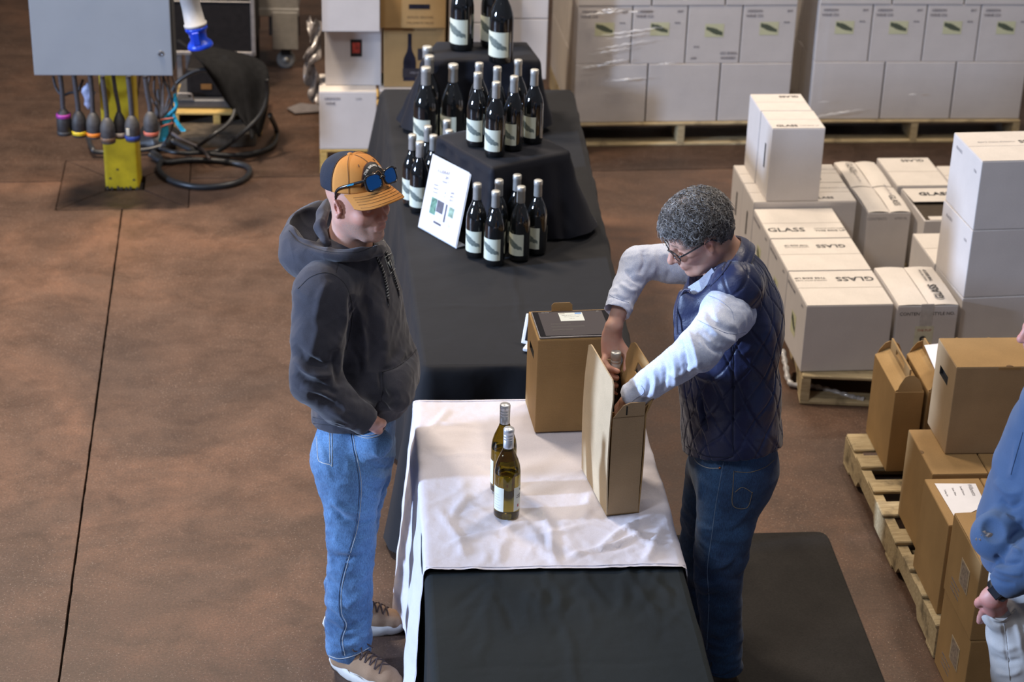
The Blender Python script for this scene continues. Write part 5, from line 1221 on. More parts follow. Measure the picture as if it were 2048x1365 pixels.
# ================================================================== PEOPLE: smooth-union distance fields turned into one continuous surface
import openvdb
def V3(p): return np.array([p[0], p[1], p[2]], dtype=np.float64)
class Blob:
    def __init__(s, lo, hi, vox):
        s.v = vox; s.lo = V3(lo); s.n = np.ceil((V3(hi)-s.lo)/vox).astype(int)+1; s.a = np.full(s.n, .05, dtype=np.float32)
    def _sl(s, lo, hi, m):
        i0 = np.maximum(0, np.floor((lo-m-s.lo)/s.v).astype(int)); i1 = np.minimum(s.n, np.ceil((hi+m-s.lo)/s.v).astype(int)+1)
        if (i1 <= i0).any(): return None
        ax = [s.lo[k]+np.arange(i0[k], i1[k])*s.v for k in range(3)]
        return (slice(i0[0], i1[0]), slice(i0[1], i1[1]), slice(i0[2], i1[2])), ax[0][:, None, None], ax[1][None, :, None], ax[2][None, None, :]
    def _mix(s, sl, d, k, sub):
        A = s.a[sl]; d = d.astype(np.float32)
        if sub: h = np.maximum(k-np.abs(A+d), 0)/k; s.a[sl] = np.maximum(A, -d)+h*h*k*.25
        else: h = np.maximum(k-np.abs(A-d), 0)/k; s.a[sl] = np.minimum(A, d)-h*h*k*.25
    def cap(s, p0, p1, r0, r1=None, k=.02, sq=None, sub=False):
        """tapered capsule; sq = (axis, factor) widens the section along an axis"""
        r1 = r0 if r1 is None else r1; p0, p1 = V3(p0), V3(p1); f = 1.0
        if sq is not None: ax = V3(sq[0]); ax /= np.linalg.norm(ax); f = sq[1]
        R = max(r0, r1)*max(1, f); q = s._sl(np.minimum(p0, p1)-R, np.maximum(p0, p1)+R, k+.012)
        if q is None: return
        sl, X, Y, Z = q; d = p1-p0; L2 = max(d@d, 1e-9)
        x, y, z = X-p0[0], Y-p0[1], Z-p0[2]
        t = np.clip((x*d[0]+y*d[1]+z*d[2])/L2, 0, 1)
        x, y, z = x-t*d[0], y-t*d[1], z-t*d[2]
        if sq is not None:
            c = x*ax[0]+y*ax[1]+z*ax[2]; g = (1/f-1)*c; x, y, z = x+g*ax[0], y+g*ax[1], z+g*ax[2]
        dist = np.sqrt(x*x+y*y+z*z)-(r0+(r1-r0)*t)
        s._mix(sl, dist, k, sub)
    def chain(s, P, Rr, k=.02, sq=None):
        Q = np.array([V3(p) for p in P]); f = 1.0 if sq is None else max(1, sq[1]); R = max(Rr)*f
        q = s._sl(Q.min(0)-R, Q.max(0)+R, k+.012)
        if q is None: return
        sl, X, Y, Z = q; D = None; kk = .012
        if sq is not None: ax = V3(sq[0]); ax /= np.linalg.norm(ax)
        for i in range(len(P)-1):
            p0 = Q[i]; d = Q[i+1]-p0; L2 = max(d@d, 1e-9); x, y, z = X-p0[0], Y-p0[1], Z-p0[2]
            t = np.clip((x*d[0]+y*d[1]+z*d[2])/L2, 0, 1); x, y, z = x-t*d[0], y-t*d[1], z-t*d[2]
            if sq is not None: c = x*ax[0]+y*ax[1]+z*ax[2]; g = (1/sq[1]-1)*c; x, y, z = x+g*ax[0], y+g*ax[1], z+g*ax[2]
            e = (np.sqrt(x*x+y*y+z*z)-(Rr[i]+(Rr[i+1]-Rr[i])*t)).astype(np.float32)
            if D is None: D = e
            else: h = np.maximum(kk-np.abs(D-e), 0)/kk; D = np.minimum(D, e)-h*h*kk*.12
        s._mix(sl, D, k, False)
    def ell(s, c, r, M=None, k=.02, sub=False):
        c = V3(c); r = V3(r); R = r.max(); q = s._sl(c-R, c+R, k+.012)
        if q is None: return
        sl, X, Y, Z = q; x, y, z = X-c[0], Y-c[1], Z-c[2]
        if M is not None:
            M = np.array([[M[i][j] for j in range(3)] for i in range(3)])  # columns = local axes
            x, y, z = (x*M[0, 0]+y*M[1, 0]+z*M[2, 0], x*M[0, 1]+y*M[1, 1]+z*M[2, 1], x*M[0, 2]+y*M[1, 2]+z*M[2, 2])
        k0 = np.sqrt((x/r[0])**2+(y/r[1])**2+(z/r[2])**2); k1 = np.sqrt((x/r[0]**2)**2+(y/r[1]**2)**2+(z/r[2]**2)**2)
        s._mix(sl, k0*(k0-1)/np.maximum(k1, 1e-6), k, sub)
    def cut(s, p, n, lo=None, hi=None, k=.004):
        """keep the side the normal points away from, inside a region"""
        p, n = V3(p), V3(n); n = n/np.linalg.norm(n)
        lo = s.lo if lo is None else V3(lo); hi = s.lo+s.n*s.v if hi is None else V3(hi)
        q = s._sl(lo, hi, 0)
        if q is None: return
        sl, X, Y, Z = q; d = (X-p[0])*n[0]+(Y-p[1])*n[1]+(Z-p[2])*n[2]
        s._mix(sl, -d, k, True)
    def mesh(s, smooth=2):
        s.a[0] = s.a[-1] = .05; s.a[:, 0] = s.a[:, -1] = .05; s.a[:, :, 0] = s.a[:, :, -1] = .05
        g = openvdb.FloatGrid(.05); g.copyFromArray(np.clip(s.a, -.05, .05)); g.transform = openvdb.createLinearTransform(s.v)
        p, q = g.convertToQuads(0.0); V = p.astype(np.float64)+s.lo; q = q.astype(np.int64)
        a, b_, c_ = V[q[:, 0]], V[q[:, 1]], V[q[:, 2]]; c4 = V[q[:, 3]]
        cen = V.mean(0); vol = (np.cross(c_-a, c4-b_)*((a+b_+c_+c4)/4-cen)).sum()
        if vol < 0: q = q[:, ::-1].copy()
        V = lap(V, q, smooth); return V, q
def edges_of(q): return np.concatenate([q[:, [0, 1]], q[:, [1, 2]], q[:, [2, 3]], q[:, [3, 0]]])
def lap(V, q, it, lam=.55, mask=None):
    if it <= 0: return V
    E = edges_of(q); n = len(V); deg = np.bincount(E[:, 0], minlength=n)+np.bincount(E[:, 1], minlength=n)
    for _ in range(it):
        S = np.stack([np.bincount(E[:, 0], V[E[:, 1], k], n)+np.bincount(E[:, 1], V[E[:, 0], k], n) for k in range(3)], 1)/np.maximum(deg, 1)[:, None]
        l = lam if mask is None else lam*mask[:, None]
        V = V+(S-V)*l
    return V
def normals(V, q):
    fn = np.cross(V[q[:, 2]]-V[q[:, 0]], V[q[:, 3]]-V[q[:, 1]]); n = len(V)
    N_ = np.stack([sum(np.bincount(q[:, j], fn[:, k], n) for j in range(4)) for k in range(3)], 1)
    return N_/np.maximum(np.linalg.norm(N_, axis=1), 1e-12)[:, None]
_cF, _cR, _cU = V3(_F), V3(_R), V3(_U)
def proj(V):
    d = V-np.array([0, 0, CAM_H]); k = d@_cF; return np.column_stack([1024+FPX*(d@_cR)/k, 682.5-FPX*(d@_cU)/k])
def strokes(V, q, S, facing=True):
    """fold lines measured in the survey view: S = [(points, width_px, height_m)]; ridge (+) or groove (-)"""
    N_ = normals(V, q); P = proj(V); view = V-np.array([0, 0, CAM_H]); view /= np.linalg.norm(view, axis=1)[:, None]
    fw = np.clip(-(N_*view).sum(1)*2.5, 0, 1); D = np.zeros(len(V))
    for pts, w_, h in S:
        sp = spline([(x, y, 0) for x, y in pts], 8); A_ = np.array([(p.x, p.y) for p in sp])
        lo = A_.min(0)-3*w_; hi = A_.max(0)+3*w_; m = np.where(((P > lo) & (P < hi)).all(1) & (fw > 0))[0]
        if len(m) == 0: continue
        best = np.full(len(m), 1e9); tt = np.zeros(len(m)); n_ = len(A_)-1
        for i in range(n_):
            a, b_ = A_[i], A_[i+1]; d = b_-a; L = max(d@d, 1e-9); t = np.clip((P[m]-a)@d/L, 0, 1); e = np.linalg.norm(P[m]-a-t[:, None]*d, axis=1)
            up = e < best; best[up] = e[up]; tt[up] = (i+t[up])/n_
        fade = np.clip(np.minimum(tt, 1-tt)/.22, 0, 1)**.7
        D[m] += h*np.exp(-(best/w_)**2)*fade
    return V+N_*(D*fw)[:, None]
def puff(V, q, fn):
    N_ = normals(V, q); return V+N_*fn(V, N_)[:, None]
def person_mesh(name, V, q, T, mat, attr=None, parent=None):
    L = V3(T.location); me = pyd(name, V-L, q)
    if attr is not None:
        nm, c = attr; a = me.color_attributes.new(nm, 'FLOAT_COLOR', 'POINT'); a.data.foreach_set('color', np.column_stack([c, np.ones(len(V))]).astype(np.float32).ravel())
    o = mobj(name, me, mat, parent or T); return o
def bvh_of(V, q): return BVHTree.FromPolygons([tuple(v) for v in V], [tuple(int(i) for i in f) for f in q])
def drop(bv, pts, off=.001):
    out = []
    for x, y in pts:
        d = ray(x, y).normalized(); h = bv.ray_cast(_C, d)
        if h[0] is not None: n = h[1] if h[1].dot(d) < 0 else -h[1]; out.append(h[0]+n*off)
    return out
def seam(bv, T, pts, r, mat, name='seam', off=.0006, n=6, parent=None):
    sp = spline([(x, y, 0) for x, y in pts], n); P = drop(bv, [(p.x, p.y) for p in sp], off)
    P = [p-T.location for i, p in enumerate(P) if i == 0 or (p-P[i-1]).length < .06]
    if len(P) > 1: return mobj(name, tube_me(P, r, 5), mat, parent or T)
def patch_on(bv, T, outline, mat, name, off=.0015, n=8, parent=None):
    """a thin fabric patch that follows the garment: bilinear quad of picture corners TL TR BR BL"""
    TL, TR, BR, BL_ = [np.array(p, float) for p in outline]; P = []; ok = {}
    for i in range(n+1):
        for j in range(n+1):
            s_, t_ = i/n, j/n; xy = TL*(1-s_)*(1-t_)+TR*s_*(1-t_)+BR*s_*t_+BL_*(1-s_)*t_; h = drop(bv, [xy], off)
            if not h: return None
            P.append(h[0]-T.location)
    Fc = [[i*(n+1)+j, i*(n+1)+j+1, (i+1)*(n+1)+j+1, (i+1)*(n+1)+j] for i in range(n) for j in range(n)]
    me = pyd(name, [tuple(p) for p in P], Fc); o = mobj(name, me, mat, parent or T); so = o.modifiers.new('thick', 'SOLIDIFY'); so.thickness = .001; so.offset = 0; return o

def head_matrix(c, yaw, pitch, roll=0):
    return Matrix.Translation(c) @ Euler((0, 0, math.radians(yaw)), 'XYZ').to_matrix().to_4x4() @ Euler((0, math.radians(pitch), 0)).to_matrix().to_4x4() @ Euler((math.radians(roll), 0, 0)).to_matrix().to_4x4()
def add_head(B, M, sc=1.0, jaw=1.0, nose=1.0):
    """x forward, y left, z up in head space"""
    R3 = M.to_3x3()
    def w(x, y, z): return M @ (Vector((x, y, z))*sc)
    def e(c, r, k=.015, sub=False, rot=None): B.ell(w(*c), tuple(x*sc for x in r), R3 if rot is None else R3 @ rot, k, sub)
    def c(a, b_, r0, r1, k=.012, sub=False): B.cap(w(*a), w(*b_), r0*sc, r1*sc, k, None, sub)
    e((-.015, 0, .030), (.098, .077, .092)); e((.012, 0, -.030), (.078, .066, .080), .03)
    for s in (-1, 1):
        c((-.01, .050*s, -.055), (.055, .024*s, -.098), .022*jaw, .018*jaw, .03)      # jaw line
        c((.066, .012*s, .024), (.058, .046*s, .022), .013, .012, .014)              # brow
        e((.058, .040*s, -.028), (.026, .024, .022), .02)                             # cheek
        e((.083, .031*s, -.002), (.016, .017, .012), .010, True)                      # socket
        e((.0665, .0305*s, -.002), (.0135, .0135, .0125), .003)                       # closed lids / eyeball
        c((.0785, .020*s, -.0045), (.0765, .041*s, -.005), .0022, .0022, .003)         # lid rim
        c((.079, .012*s, -.036), (.066, .026*s, -.060), .004, .003, .012)             # fold beside the nose
    c((.082, 0, .008), (.104*nose, 0, -.026), .0085, .0115, .012)                     # nose
    e((.107*nose, 0, -.031), (.0125, .0125, .011), .008)
    for s in (-1, 1): e((.096, .0125*s, -.034), (.010, .0075, .008), .006); e((.101, .007*s, -.0415), (.0045, .0035, .003), .002, True)
    e((.079, 0, -.062), (.018, .027, .022), .016)                                     # muzzle
    c((.094, -.016, -.0585), (.094, .016, -.0585), .0052, .0052, .006); c((.092, -.014, -.0695), (.092, .014, -.0695), .0062, .0062, .006)
    c((.1000, -.021, -.0640), (.1000, .021, -.0640), .0022, .0022, .003, True)
    e((.074, 0, -.098), (.022, .026, .020), .016)                                     # chin
    for s in (-1, 1):                                                                # ears
        rt = Euler((math.radians(-16*s), math.radians(10), math.radians(22*s))).to_matrix()
        e((-.010, .0785*s, -.008), (.019, .0085, .0335), .004, False, rt); e((-.004, .0865*s, -.006), (.010, .005, .019), .003, True, rt); e((-.004, .083*s, -.030), (.009, .007, .010), .005)
        c((.004, .082*s, .004), (.008, .080*s, -.016), .0035, .0035, .004)
def hand_chain(B, pts, r, k=.006): B.chain(pts, r, k)
def head_tint(V, M, sc, stub=True, brows=True, scale_hair=None):
    L = np.array(M.inverted().to_3x3()) @ (V-V3(M.translation)).T; x, y, z = L/sc
    g = lambda cx, cy, cz, rx, ry, rz: np.exp(-(((x-cx)/rx)**2+((np.abs(y)-cy)/ry)**2+((z-cz)/rz)**2))
    head = (np.abs(x) < .14) & (np.abs(y) < .11) & (np.abs(z) < .15)
    red = (g(.105, 0, -.03, .02, .02, .02)*.6+g(.06, .045, -.03, .03, .02, .025)*.55+g(.095, .0, -.064, .012, .020, .010)*.9+g(-.01, .085, -.01, .03, .012, .04)*.6)*head
    st = ((z < -.048-.25*(x < 0)*0) & (x > -.02)).astype(float)*np.clip((-.040-z)/.02, 0, 1)*np.clip((x+.02)/.03, 0, 1)*head*(1-g(.095, 0, -.064, .012, .022, .009)) if stub else 0*x
    br = (np.clip(1-np.abs(z-.0235-.10*0)/.0045, 0, 1)*(np.abs(y) > .012)*(np.abs(y) < .046)*(x > .045))*head if brows else 0*x
    return np.column_stack([np.clip(red, 0, 1), np.clip(st, 0, 1), np.clip(br, 0, .8)])

SKIN1 = mat_skin('skin_fair', (.56, .33, .25), (.60, .30, .22)); SKIN2 = mat_skin('skin_warm', (.58, .36, .27), (.60, .31, .22)); SKIN3 = mat_skin('skin_rosy', (.60, .33, .28), (.62, .27, .23))
HOOD = mat_fabric('charcoal_fleece', (.046, .045, .056), var=.10, scale=520, rough=.9, sheen=.35, bs=.25)
HOOD_IN = mat_fabric('hood_lining', (.040, .037, .036), scale=700, rough=.95, sheen=.2)
DEN1 = mat_denim('mid_blue_denim', (.035, .090, .195), (.100, .215, .390)); DEN2 = mat_denim('dark_blue_denim', (.012, .030, .080), (.030, .085, .190))
THREAD = simple('pale_stitching', (.50, .50, .48), .8); THREAD_D = simple('dark_seam', (.03, .05, .10), .9); SEAM_H = simple('hoodie_seam', (.035, .034, .04), .95)
# ------------------------------------------------------------------ shoes
def shoe(T, heel, toe, side, up_m, sole_m, lace_m, tongue_h=.105):
    """side=+1: outer side on the left of heel->toe"""
    d = (Vector(toe)-Vector(heel)); L = d.length; d.normalize(); n = Vector((-d.y, d.x, 0)); c = Vector(heel)+d*L*.5
    M = Matrix(((d.x, n.x, 0, c.x), (d.y, n.y, 0, c.y), (0, 0, 1, 0), (0, 0, 0, 1)))
    S = L/.29
    w = lambda x, y, z: M @ Vector((x*S, y*S, z*S))
    B = Blob(c-Vector((.2, .2, .02)), c+Vector((.2, .2, .2)), .0035); ax = (n.x, n.y, 0)
    B.chain([w(-.098, 0, .045), w(-.03, 0, .050), w(.035, 0, .046), w(.085, -.004*side, .036), w(.112, -.006*side, .032)], [.036, .037, .038, .034, .024], .02, (ax, 1.18))
    B.chain([w(-.072, 0, .075), w(-.066, 0, .112)], [.038, .034], .02, (ax, .95)); B.cap(w(-.03, 0, .078), w(.03, 0, .066), .028, .026, .02)
    B.cap(w(-.068, 0, .125), w(-.066, 0, .16), .026, .026, .004, None, True)
    B.cut(w(0, 0, .026), (0, 0, -1)); V, q = B.mesh(2)
    sh = person_mesh('shoe', V, q, T, up_m)
    # sole: wavy side wall
    out = []; N = 60
    for i in range(N):
        a = 2*math.pi*i/N; x = .143*math.cos(a); ww = .0455+.006*math.cos(a-.35)-.006*(math.cos(2*a)); y = ww*math.sin(a)*(1+.06*math.cos(a)); out.append((x, y-.006*side*max(0, math.cos(a))))
    Vs = []; Fs = []
    for z, e in ((.0, .94), (.004, .985), (.020, 1.03), (.036, .97)):
        for i, (x, y) in enumerate(out):
            zz = z+.008*max(0, x/.143)**3*(z < .01)+(.010*(x < -.03)+.004*math.sin(i*1.3))*(z > .03)+(.004*(math.sin(i*1.05) > .2))*(z < .01); p = w(x*e, y*e, zz)-T.location; Vs.append(tuple(p))
    for r in range(3):
        for i in range(N): j = (i+1) % N; Fs.append([r*N+i, r*N+j, (r+1)*N+j, (r+1)*N+i])
    Fs.append(list(range(N-1, -1, -1))); Fs.append(list(range(3*N, 4*N)))
    mobj('sole', pyd('sole', Vs, Fs), sole_m, sh)
    Vo = [tuple(w(x*.9, y*.9, -.0+.0015)-T.location) for x, y in out]+[tuple(w(x*.97, y*.97, .007)-T.location) for x, y in out]
    mobj('outsole', pyd('outsole', Vo, [list(range(N-1, -1, -1)), list(range(N, 2*N))]+[[i, (i+1) % N, N+(i+1) % N, N+i] for i in range(N)]), BLACKPL, sh)
    bv = bvh_of(V, q)
    def onto(x, y, off=.003):
        p = w(x, y, .2); h = bv.ray_cast(p, Vector((0, 0, -1))); return (h[0]+Vector((0, 0, off)))-T.location if h[0] is not None else w(x, y, .08)-T.location
    for k in range(5):
        x = -.022+.019*k; mobj('lace', tube_me(spline([onto(x, -.027, .001), onto(x+.004, -.012), onto(x+.008, .0, .004), onto(x+.013, .012), onto(x+.017, .027, .001)], 3), .0024, 6), lace_m, sh)
        mobj('lace', tube_me(spline([onto(x, .027, .001), onto(x+.004, .012, .005), onto(x+.008, .0, .006), onto(x+.013, -.012, .005), onto(x+.017, -.027, .001)], 3), .0024, 6), lace_m, sh)
    k0 = onto(-.03, 0, .006)
    for s_ in (-1, 1):
        mobj('lace_loop', tube_me(spline([k0, k0+n*(.022*s_)+Vector((0, 0, .016)), k0+n*(.040*s_)+Vector((0, 0, .006))+d*.008, k0+n*(.028*s_)+d*.016+Vector((0, 0, -.002)), k0+d*.004], 5), .0024, 6), lace_m, sh)
        mobj('lace_end', tube_me(spline([k0, k0+n*(.012*s_)+d*.02+Vector((0, 0, .008)), k0+n*(.030*s_)+d*.040-Vector((0, 0, .012))], 5), .0023, 6), lace_m, sh)
    return sh

# ================================================================== MAN IN THE CAP AND CHARCOAL HOODIE
def man_cap():
    T = thing('person', 'man in a tan cap, charcoal hoodie and blue jeans, hand in his pocket', 'person', (-.50, 5.62, 0))
    f = Vector((.951, -.309, 0)); r = Vector((-.309, -.951, 0)); lat = (r.x, r.y, 0)
    HM = head_matrix(AY(716, 398, 5.58), -40, 1, 2)
    kn1, an1 = AY(702, 1085, 5.52), AY(697, 1285, 5.51); kn2, an2 = AY(712, 1050, 5.77), AY(692, 1195, 5.775)
    hp1, hp2 = AY(706, 925, 5.54), AY(728, 915, 5.73)
    sh1, el1, wr1 = AY(648, 585, 5.46), AY(630, 762, 5.37), AY(729, 838, 5.385)
    sh2, el2, wr2 = AY(728, 552, 5.80), AY(752, 715, 5.90), AY(785, 820, 5.80)
    pel, bel, chs, nk = AY(716, 840, 5.64), AY(734, 745, 5.64), AY(702, 605, 5.64), AY(694, 500, 5.63)
    # body
    B = Blob((-.82, 5.22, .0), (-.18, 6.02, 1.83), .0036)
    add_head(B, HM, 1.0, 1.08)
    nb = HM @ Vector((-.025, 0, -.06)); B.cap(nb, nk, .058, .068, .03); B.cap(nk, chs, .07, .10, .04, (lat, 1.3)); B.cap(chs, bel, .10, .10, .03, (lat, 1.3)); B.cap(bel, pel, .10, .11, .03, (lat, 1.2))
    for s_, e_, w_ in ((sh1, el1, wr1), (sh2, el2, wr2)): B.cap(nk, s_, .05, .05, .03); B.cap(s_, e_, .048, .040, .02); B.cap(e_, w_, .040, .027, .02)
    for h_, k_, a_ in ((hp1, kn1, an1), (hp2, kn2, an2)): B.cap(pel, h_, .09, .075, .03); B.cap(h_, k_, .07, .048, .02); B.cap(k_, a_, .048, .035, .02)
    # right hand sliding into the pocket: palm, four fingers, thumb
    H0 = AY(741, 844, 5.405); H1 = AY(748, 858, 5.45)
    B.cap(wr1, H0, .028, .029, .012, (lat, .8))
    across = Vector((.55, .75, .10)).normalized()
    for i, u in enumerate((-.030, -.010, .010, .028)):
        m0 = H1+f*(u*.55)+Vector((0, .014, -.004*i)); t1 = m0+Vector((.006, .050, -.026)); t2 = t1+Vector((.004, .020, -.022)); t3 = t2+Vector((-.002, .008, -.018))
        B.cap(H0+f*u*.5, m0, .0165, .0125, .010); B.chain([m0, t1, t2, t3], [.0115, .0100, .0090, .0080], .004)
    th0 = H0+f*.022+Vector((0, .0, .004)); B.chain([th0, th0+Vector((.012, .020, -.014)), th0+Vector((.014, .046, -.028)), th0+Vector((.014, .064, -.044))], [.0145, .0125, .011, .009], .006)
    V, q = B.mesh(1); tn = head_tint(V, HM, 1.0, True)
    hand = np.exp(-(np.linalg.norm(V-V3(H1), axis=1)/.05)**2); tn[:, 0] = np.maximum(tn[:, 0], hand*.35)
    person_mesh('body', V, q, T, SKIN1, ('tint', tn))
    # jeans
    B = Blob((-.82, 5.30, .05), (-.18, 6.0, 1.02), .0042)
    B.cap(AY(716, 835, 5.63), AY(712, 905, 5.63), .120, .122, .03, (lat, 1.32))
    B.cap(AY(697, 915, 5.58), AY(700, 940, 5.60), .118, .112, .04, (lat, 1.2))
    q1 = hp1.lerp(kn1, .45)+Vector((-.004, 0, 0)); B.chain([hp1+Vector((-.008, 0, 0)), q1, kn1, kn1.lerp(an1, .5)+Vector((.0, 0, 0)), an1], [.102, .094, .080, .077, .072], .035)
    q2 = hp2.lerp(kn2, .5); B.chain([hp2, q2, kn2, an2], [.100, .088, .076, .070], .035)
    B.cap(an1+Vector((0, 0, .06)), an1+Vector((0, 0, -.16)), .072, .074, .02); B.cap(an2+Vector((0, 0, .06)), an2+Vector((0, 0, -.10)), .070, .072, .02)
    B.cap(an1+Vector((0, 0, .01)), an1-Vector((0, 0, .14)), .062, .066, .004, None, True); B.cap(an2+Vector((0, 0, .0)), an2-Vector((0, 0, .14)), .060, .064, .004, None, True)
    B.cut(an1-Vector((0, 0, .045)), (-.12, 0, -1), (an1.x-.12, an1.y-.12, .0), (an1.x+.12, an1.y+.12, .25)); B.cut((an2.x, an2.y, .095), (0, 0, -1), (an2.x-.12, an2.y-.10, .0), (an2.x+.12, an2.y+.12, .22))
    B.ell(AY(750, 886, 5.470), (.055, .045, .050), None, .05)
    V, q = B.mesh(2)
    def w1(P, N_):
        z = P[:, 2]; d = np.zeros(len(P))
        kneeness = np.exp(-((z-.50)/.12)**2)+1.3*np.exp(-((z-.17)/.10)**2)+.55*np.exp(-((z-.80)/.10)**2)
        d += .0060*snoise(P, 4.5, 41, 2, (1, 1, 2.3))*kneeness+.0035*snoise(P, 5, 42, 2, (1, 1, .7))-.0045*np.abs(snoise(P, 7, 43, 2, (1, 1, 1.8)))*(.3+kneeness); return d
    V = puff(V, q, w1)
    V = strokes(V, q, [([(662, 1012), (688, 1040), (722, 1048), (756, 1035)], 7, -.011), ([(660, 1000), (690, 1020), (735, 1026)], 7, .008), ([(650, 1075), (690, 1100), (730, 1105)], 8, .007), ([(655, 1112), (700, 1118), (738, 1108)], 7, -.008),
        ([(742, 905), (775, 915), (808, 905)], 5, .005), ([(735, 925), (768, 937), (800, 925)], 5, -.006), ([(730, 945), (762, 957), (792, 945)], 5, .005), ([(725, 965), (757, 976), (785, 962)], 5, -.005), ([(720, 985), (750, 996), (780, 980)], 5, .004),
        ([(655, 1205), (680, 1225), (700, 1250)], 7, .008), ([(735, 1175), (712, 1200), (690, 1215)], 7, .009), ([(650, 1245), (680, 1262), (705, 1262)], 6, -.008), ([(738, 1235), (715, 1250), (694, 1252)], 7, -.009), ([(655, 1280), (700, 1290), (742, 1268)], 6, .007), ([(650, 1150), (672, 1180), (690, 1210)], 7, -.006), ([(742, 1130), (722, 1160), (700, 1178)], 8, .006),
        ([(640, 880), (652, 930), (665, 965)], 6, .004)])
    P = proj(V); wear_and_light = np.exp(-((P[:, 0]-735)/45)**2-((P[:, 1]-960)/90)**2)*.8+np.exp(-((P[:, 0]-725)/30)**2-((P[:, 1]-1150)/60)**2)*.5
    person_mesh('jeans', V, q, T, DEN1, ('wear_and_light', np.column_stack([wear_and_light, wear_and_light*0, wear_and_light*0])))
    bj = bvh_of(V, q); jeans = T.children[-1]
    seam(bj, T, [(706, 868), (712, 905), (722, 960), (721, 1010), (714, 1060), (697, 1120), (684, 1175), (683, 1225), (693, 1250), (685, 1280), (690, 1312)], .0009, THREAD, 'side_seam', .0006, 8, jeans)
    seam(bj, T, [(702, 868), (708, 905), (718, 960), (717, 1010), (710, 1060), (693, 1120), (680, 1175), (679, 1225), (689, 1250), (681, 1280), (686, 1312)], .0012, THREAD_D, 'side_seam', .0004, 8, jeans)
    for pts in ([(633, 862), (636, 915), (642, 925), (660, 930), (664, 928), (664, 862)], [(659, 862), (660, 926)]): seam(bj, T, pts, .0012, THREAD, 'back_pocket_stitch', .0006, 5, jeans)
    for pts in ([(708, 862), (716, 868), (735, 872), (757, 866), (768, 850)], [(706, 866), (716, 872), (736, 877), (760, 870), (772, 852)]): seam(bj, T, pts, .0013, THREAD, 'pocket_stitch', .0008, 5, jeans)
    seam(bj, T, [(653, 1310), (680, 1318), (712, 1310), (743, 1293)], .0015, THREAD, 'hem_stitch', .001, 6, jeans)
    # hoodie
    B = Blob((-.88, 5.16, .78), (-.12, 6.08, 1.62), .0042)
    sqt = (lat, 1.36)
    B.chain([AY(716, 838, 5.64), bel, AY(716, 670, 5.64), AY(706, 605, 5.64), AY(699, 545, 5.64)], [.143, .160, .148, .145, .134], .05, sqt)
    B.cap(nk, AY(684, 530, 5.64), .062, .10, .04, (lat, 1.5)); B.cap(nk, sh1, .066, .082, .05); B.cap(nk, sh2, .066, .080, .05)
    B.chain([sh1, AY(636, 670, 5.41), el1], [.091, .085, .078], .04); B.chain([el1, AY(680, 812, 5.36), AY(722, 836, 5.378)], [.072, .064, .050], .035)
    B.chain([sh2, el2], [.084, .070], .04); B.chain([el2, AY(772, 775, 5.86), wr2], [.068, .058, .048], .03)
    cf = (wr1-el1).normalized(); B.cap(AY(712, 833, 5.377), AY(736, 841, 5.387), .042, .040, .008); B.cut(AY(741, 843, 5.389), cf, V3(wr1)-.07, V3(wr1)+.07)
    B.cap(AY(733, 840, 5.386), AY(760, 850, 5.39), .031, .031, .004, None, True)
    # kangaroo pocket as a padded layer on the belly
    B.ell(AY(800, 765, 5.55), (.055, .14, .085), None, .03)
    # rib hem
    B.cut(AY(700, 858, 5.50), (0.10, -.12, -1), None, (5, 7, .99))
    # neck opening
    B.cap(nk+Vector((.02, -.01, .0)), nb+Vector((.0, 0, .03)), .062, .080, .01, None, True)
    V, q = B.mesh(2)
    def w2(P, N_):
        z = P[:, 2]; return .0030*snoise(P, 3.6, 51, 2, (1, 1, 1.4))-.0050*np.abs(snoise(P, 4.2, 53, 2, (1, 1, 1.7)))-.0022*np.abs(snoise(P, 11, 54, 2))+.0022*snoise(P, 8, 52, 2, (1, 1, 2))*np.exp(-((z-1.0)/.12)**2)
    V = puff(V, q, w2)
    V = strokes(V, q, [([(610, 705), (640, 728), (672, 722)], 5, -.007), ([(600, 735), (630, 752), (668, 748)], 5, .007), ([(606, 765), (640, 772), (676, 790)], 5, -.006), ([(700, 690), (722, 730), (718, 770)], 6, -.006), ([(716, 620), (730, 690), (728, 750)], 6, .005), ([(590, 690), (615, 720), (655, 735)], 8, -.010), ([(588, 715), (618, 745), (660, 752)], 7, .009), ([(595, 748), (625, 765), (665, 775)], 8, -.010), ([(600, 775), (635, 782), (672, 800)], 7, .009), ([(615, 790), (650, 800), (690, 825)], 8, -.008),
        ([(668, 700), (675, 740), (682, 775)], 9, -.014), ([(700, 590), (706, 640), (700, 690)], 10, -.012), ([(655, 560), (640, 600), (628, 660)], 9, .007), ([(690, 575), (690, 640), (668, 700)], 8, .008), ([(640, 640), (625, 700), (610, 730)], 9, .006),
        ([(760, 610), (770, 680), (768, 740)], 10, .006), ([(735, 600), (745, 680), (742, 745)], 9, -.005), ([(780, 700), (800, 720), (832, 706)], 9, -.004), ([(690, 790), (740, 800), (800, 790)], 8, -.006), ([(650, 815), (690, 838), (712, 850)], 7, .006), ([(612, 840), (650, 846), (700, 862)], 4, -.006),
        ([(720, 790), (745, 812), (790, 815)], 7, .006), ([(762, 745), (764, 775), (770, 800)], 5, -.010), ([(766, 743), (800, 728), (832, 700)], 5, -.008)])
    person_mesh('hoodie', V, q, T, HOOD); bh = bvh_of(V, q); hoodie = T.children[-1]
    for pts in ([(765, 745), (766, 775), (762, 800), (775, 812)], [(764, 744), (785, 738), (812, 722), (832, 700)], [(596, 578), (622, 554), (656, 546), (688, 566), (703, 605), (703, 650), (692, 700)], [(678, 515), (672, 545)], [(615, 845), (650, 850), (690, 853)], [(600, 828), (640, 838), (690, 850)]):
        seam(bh, T, pts, .0013, SEAM_H, 'stitching', .0004, 6, hoodie)
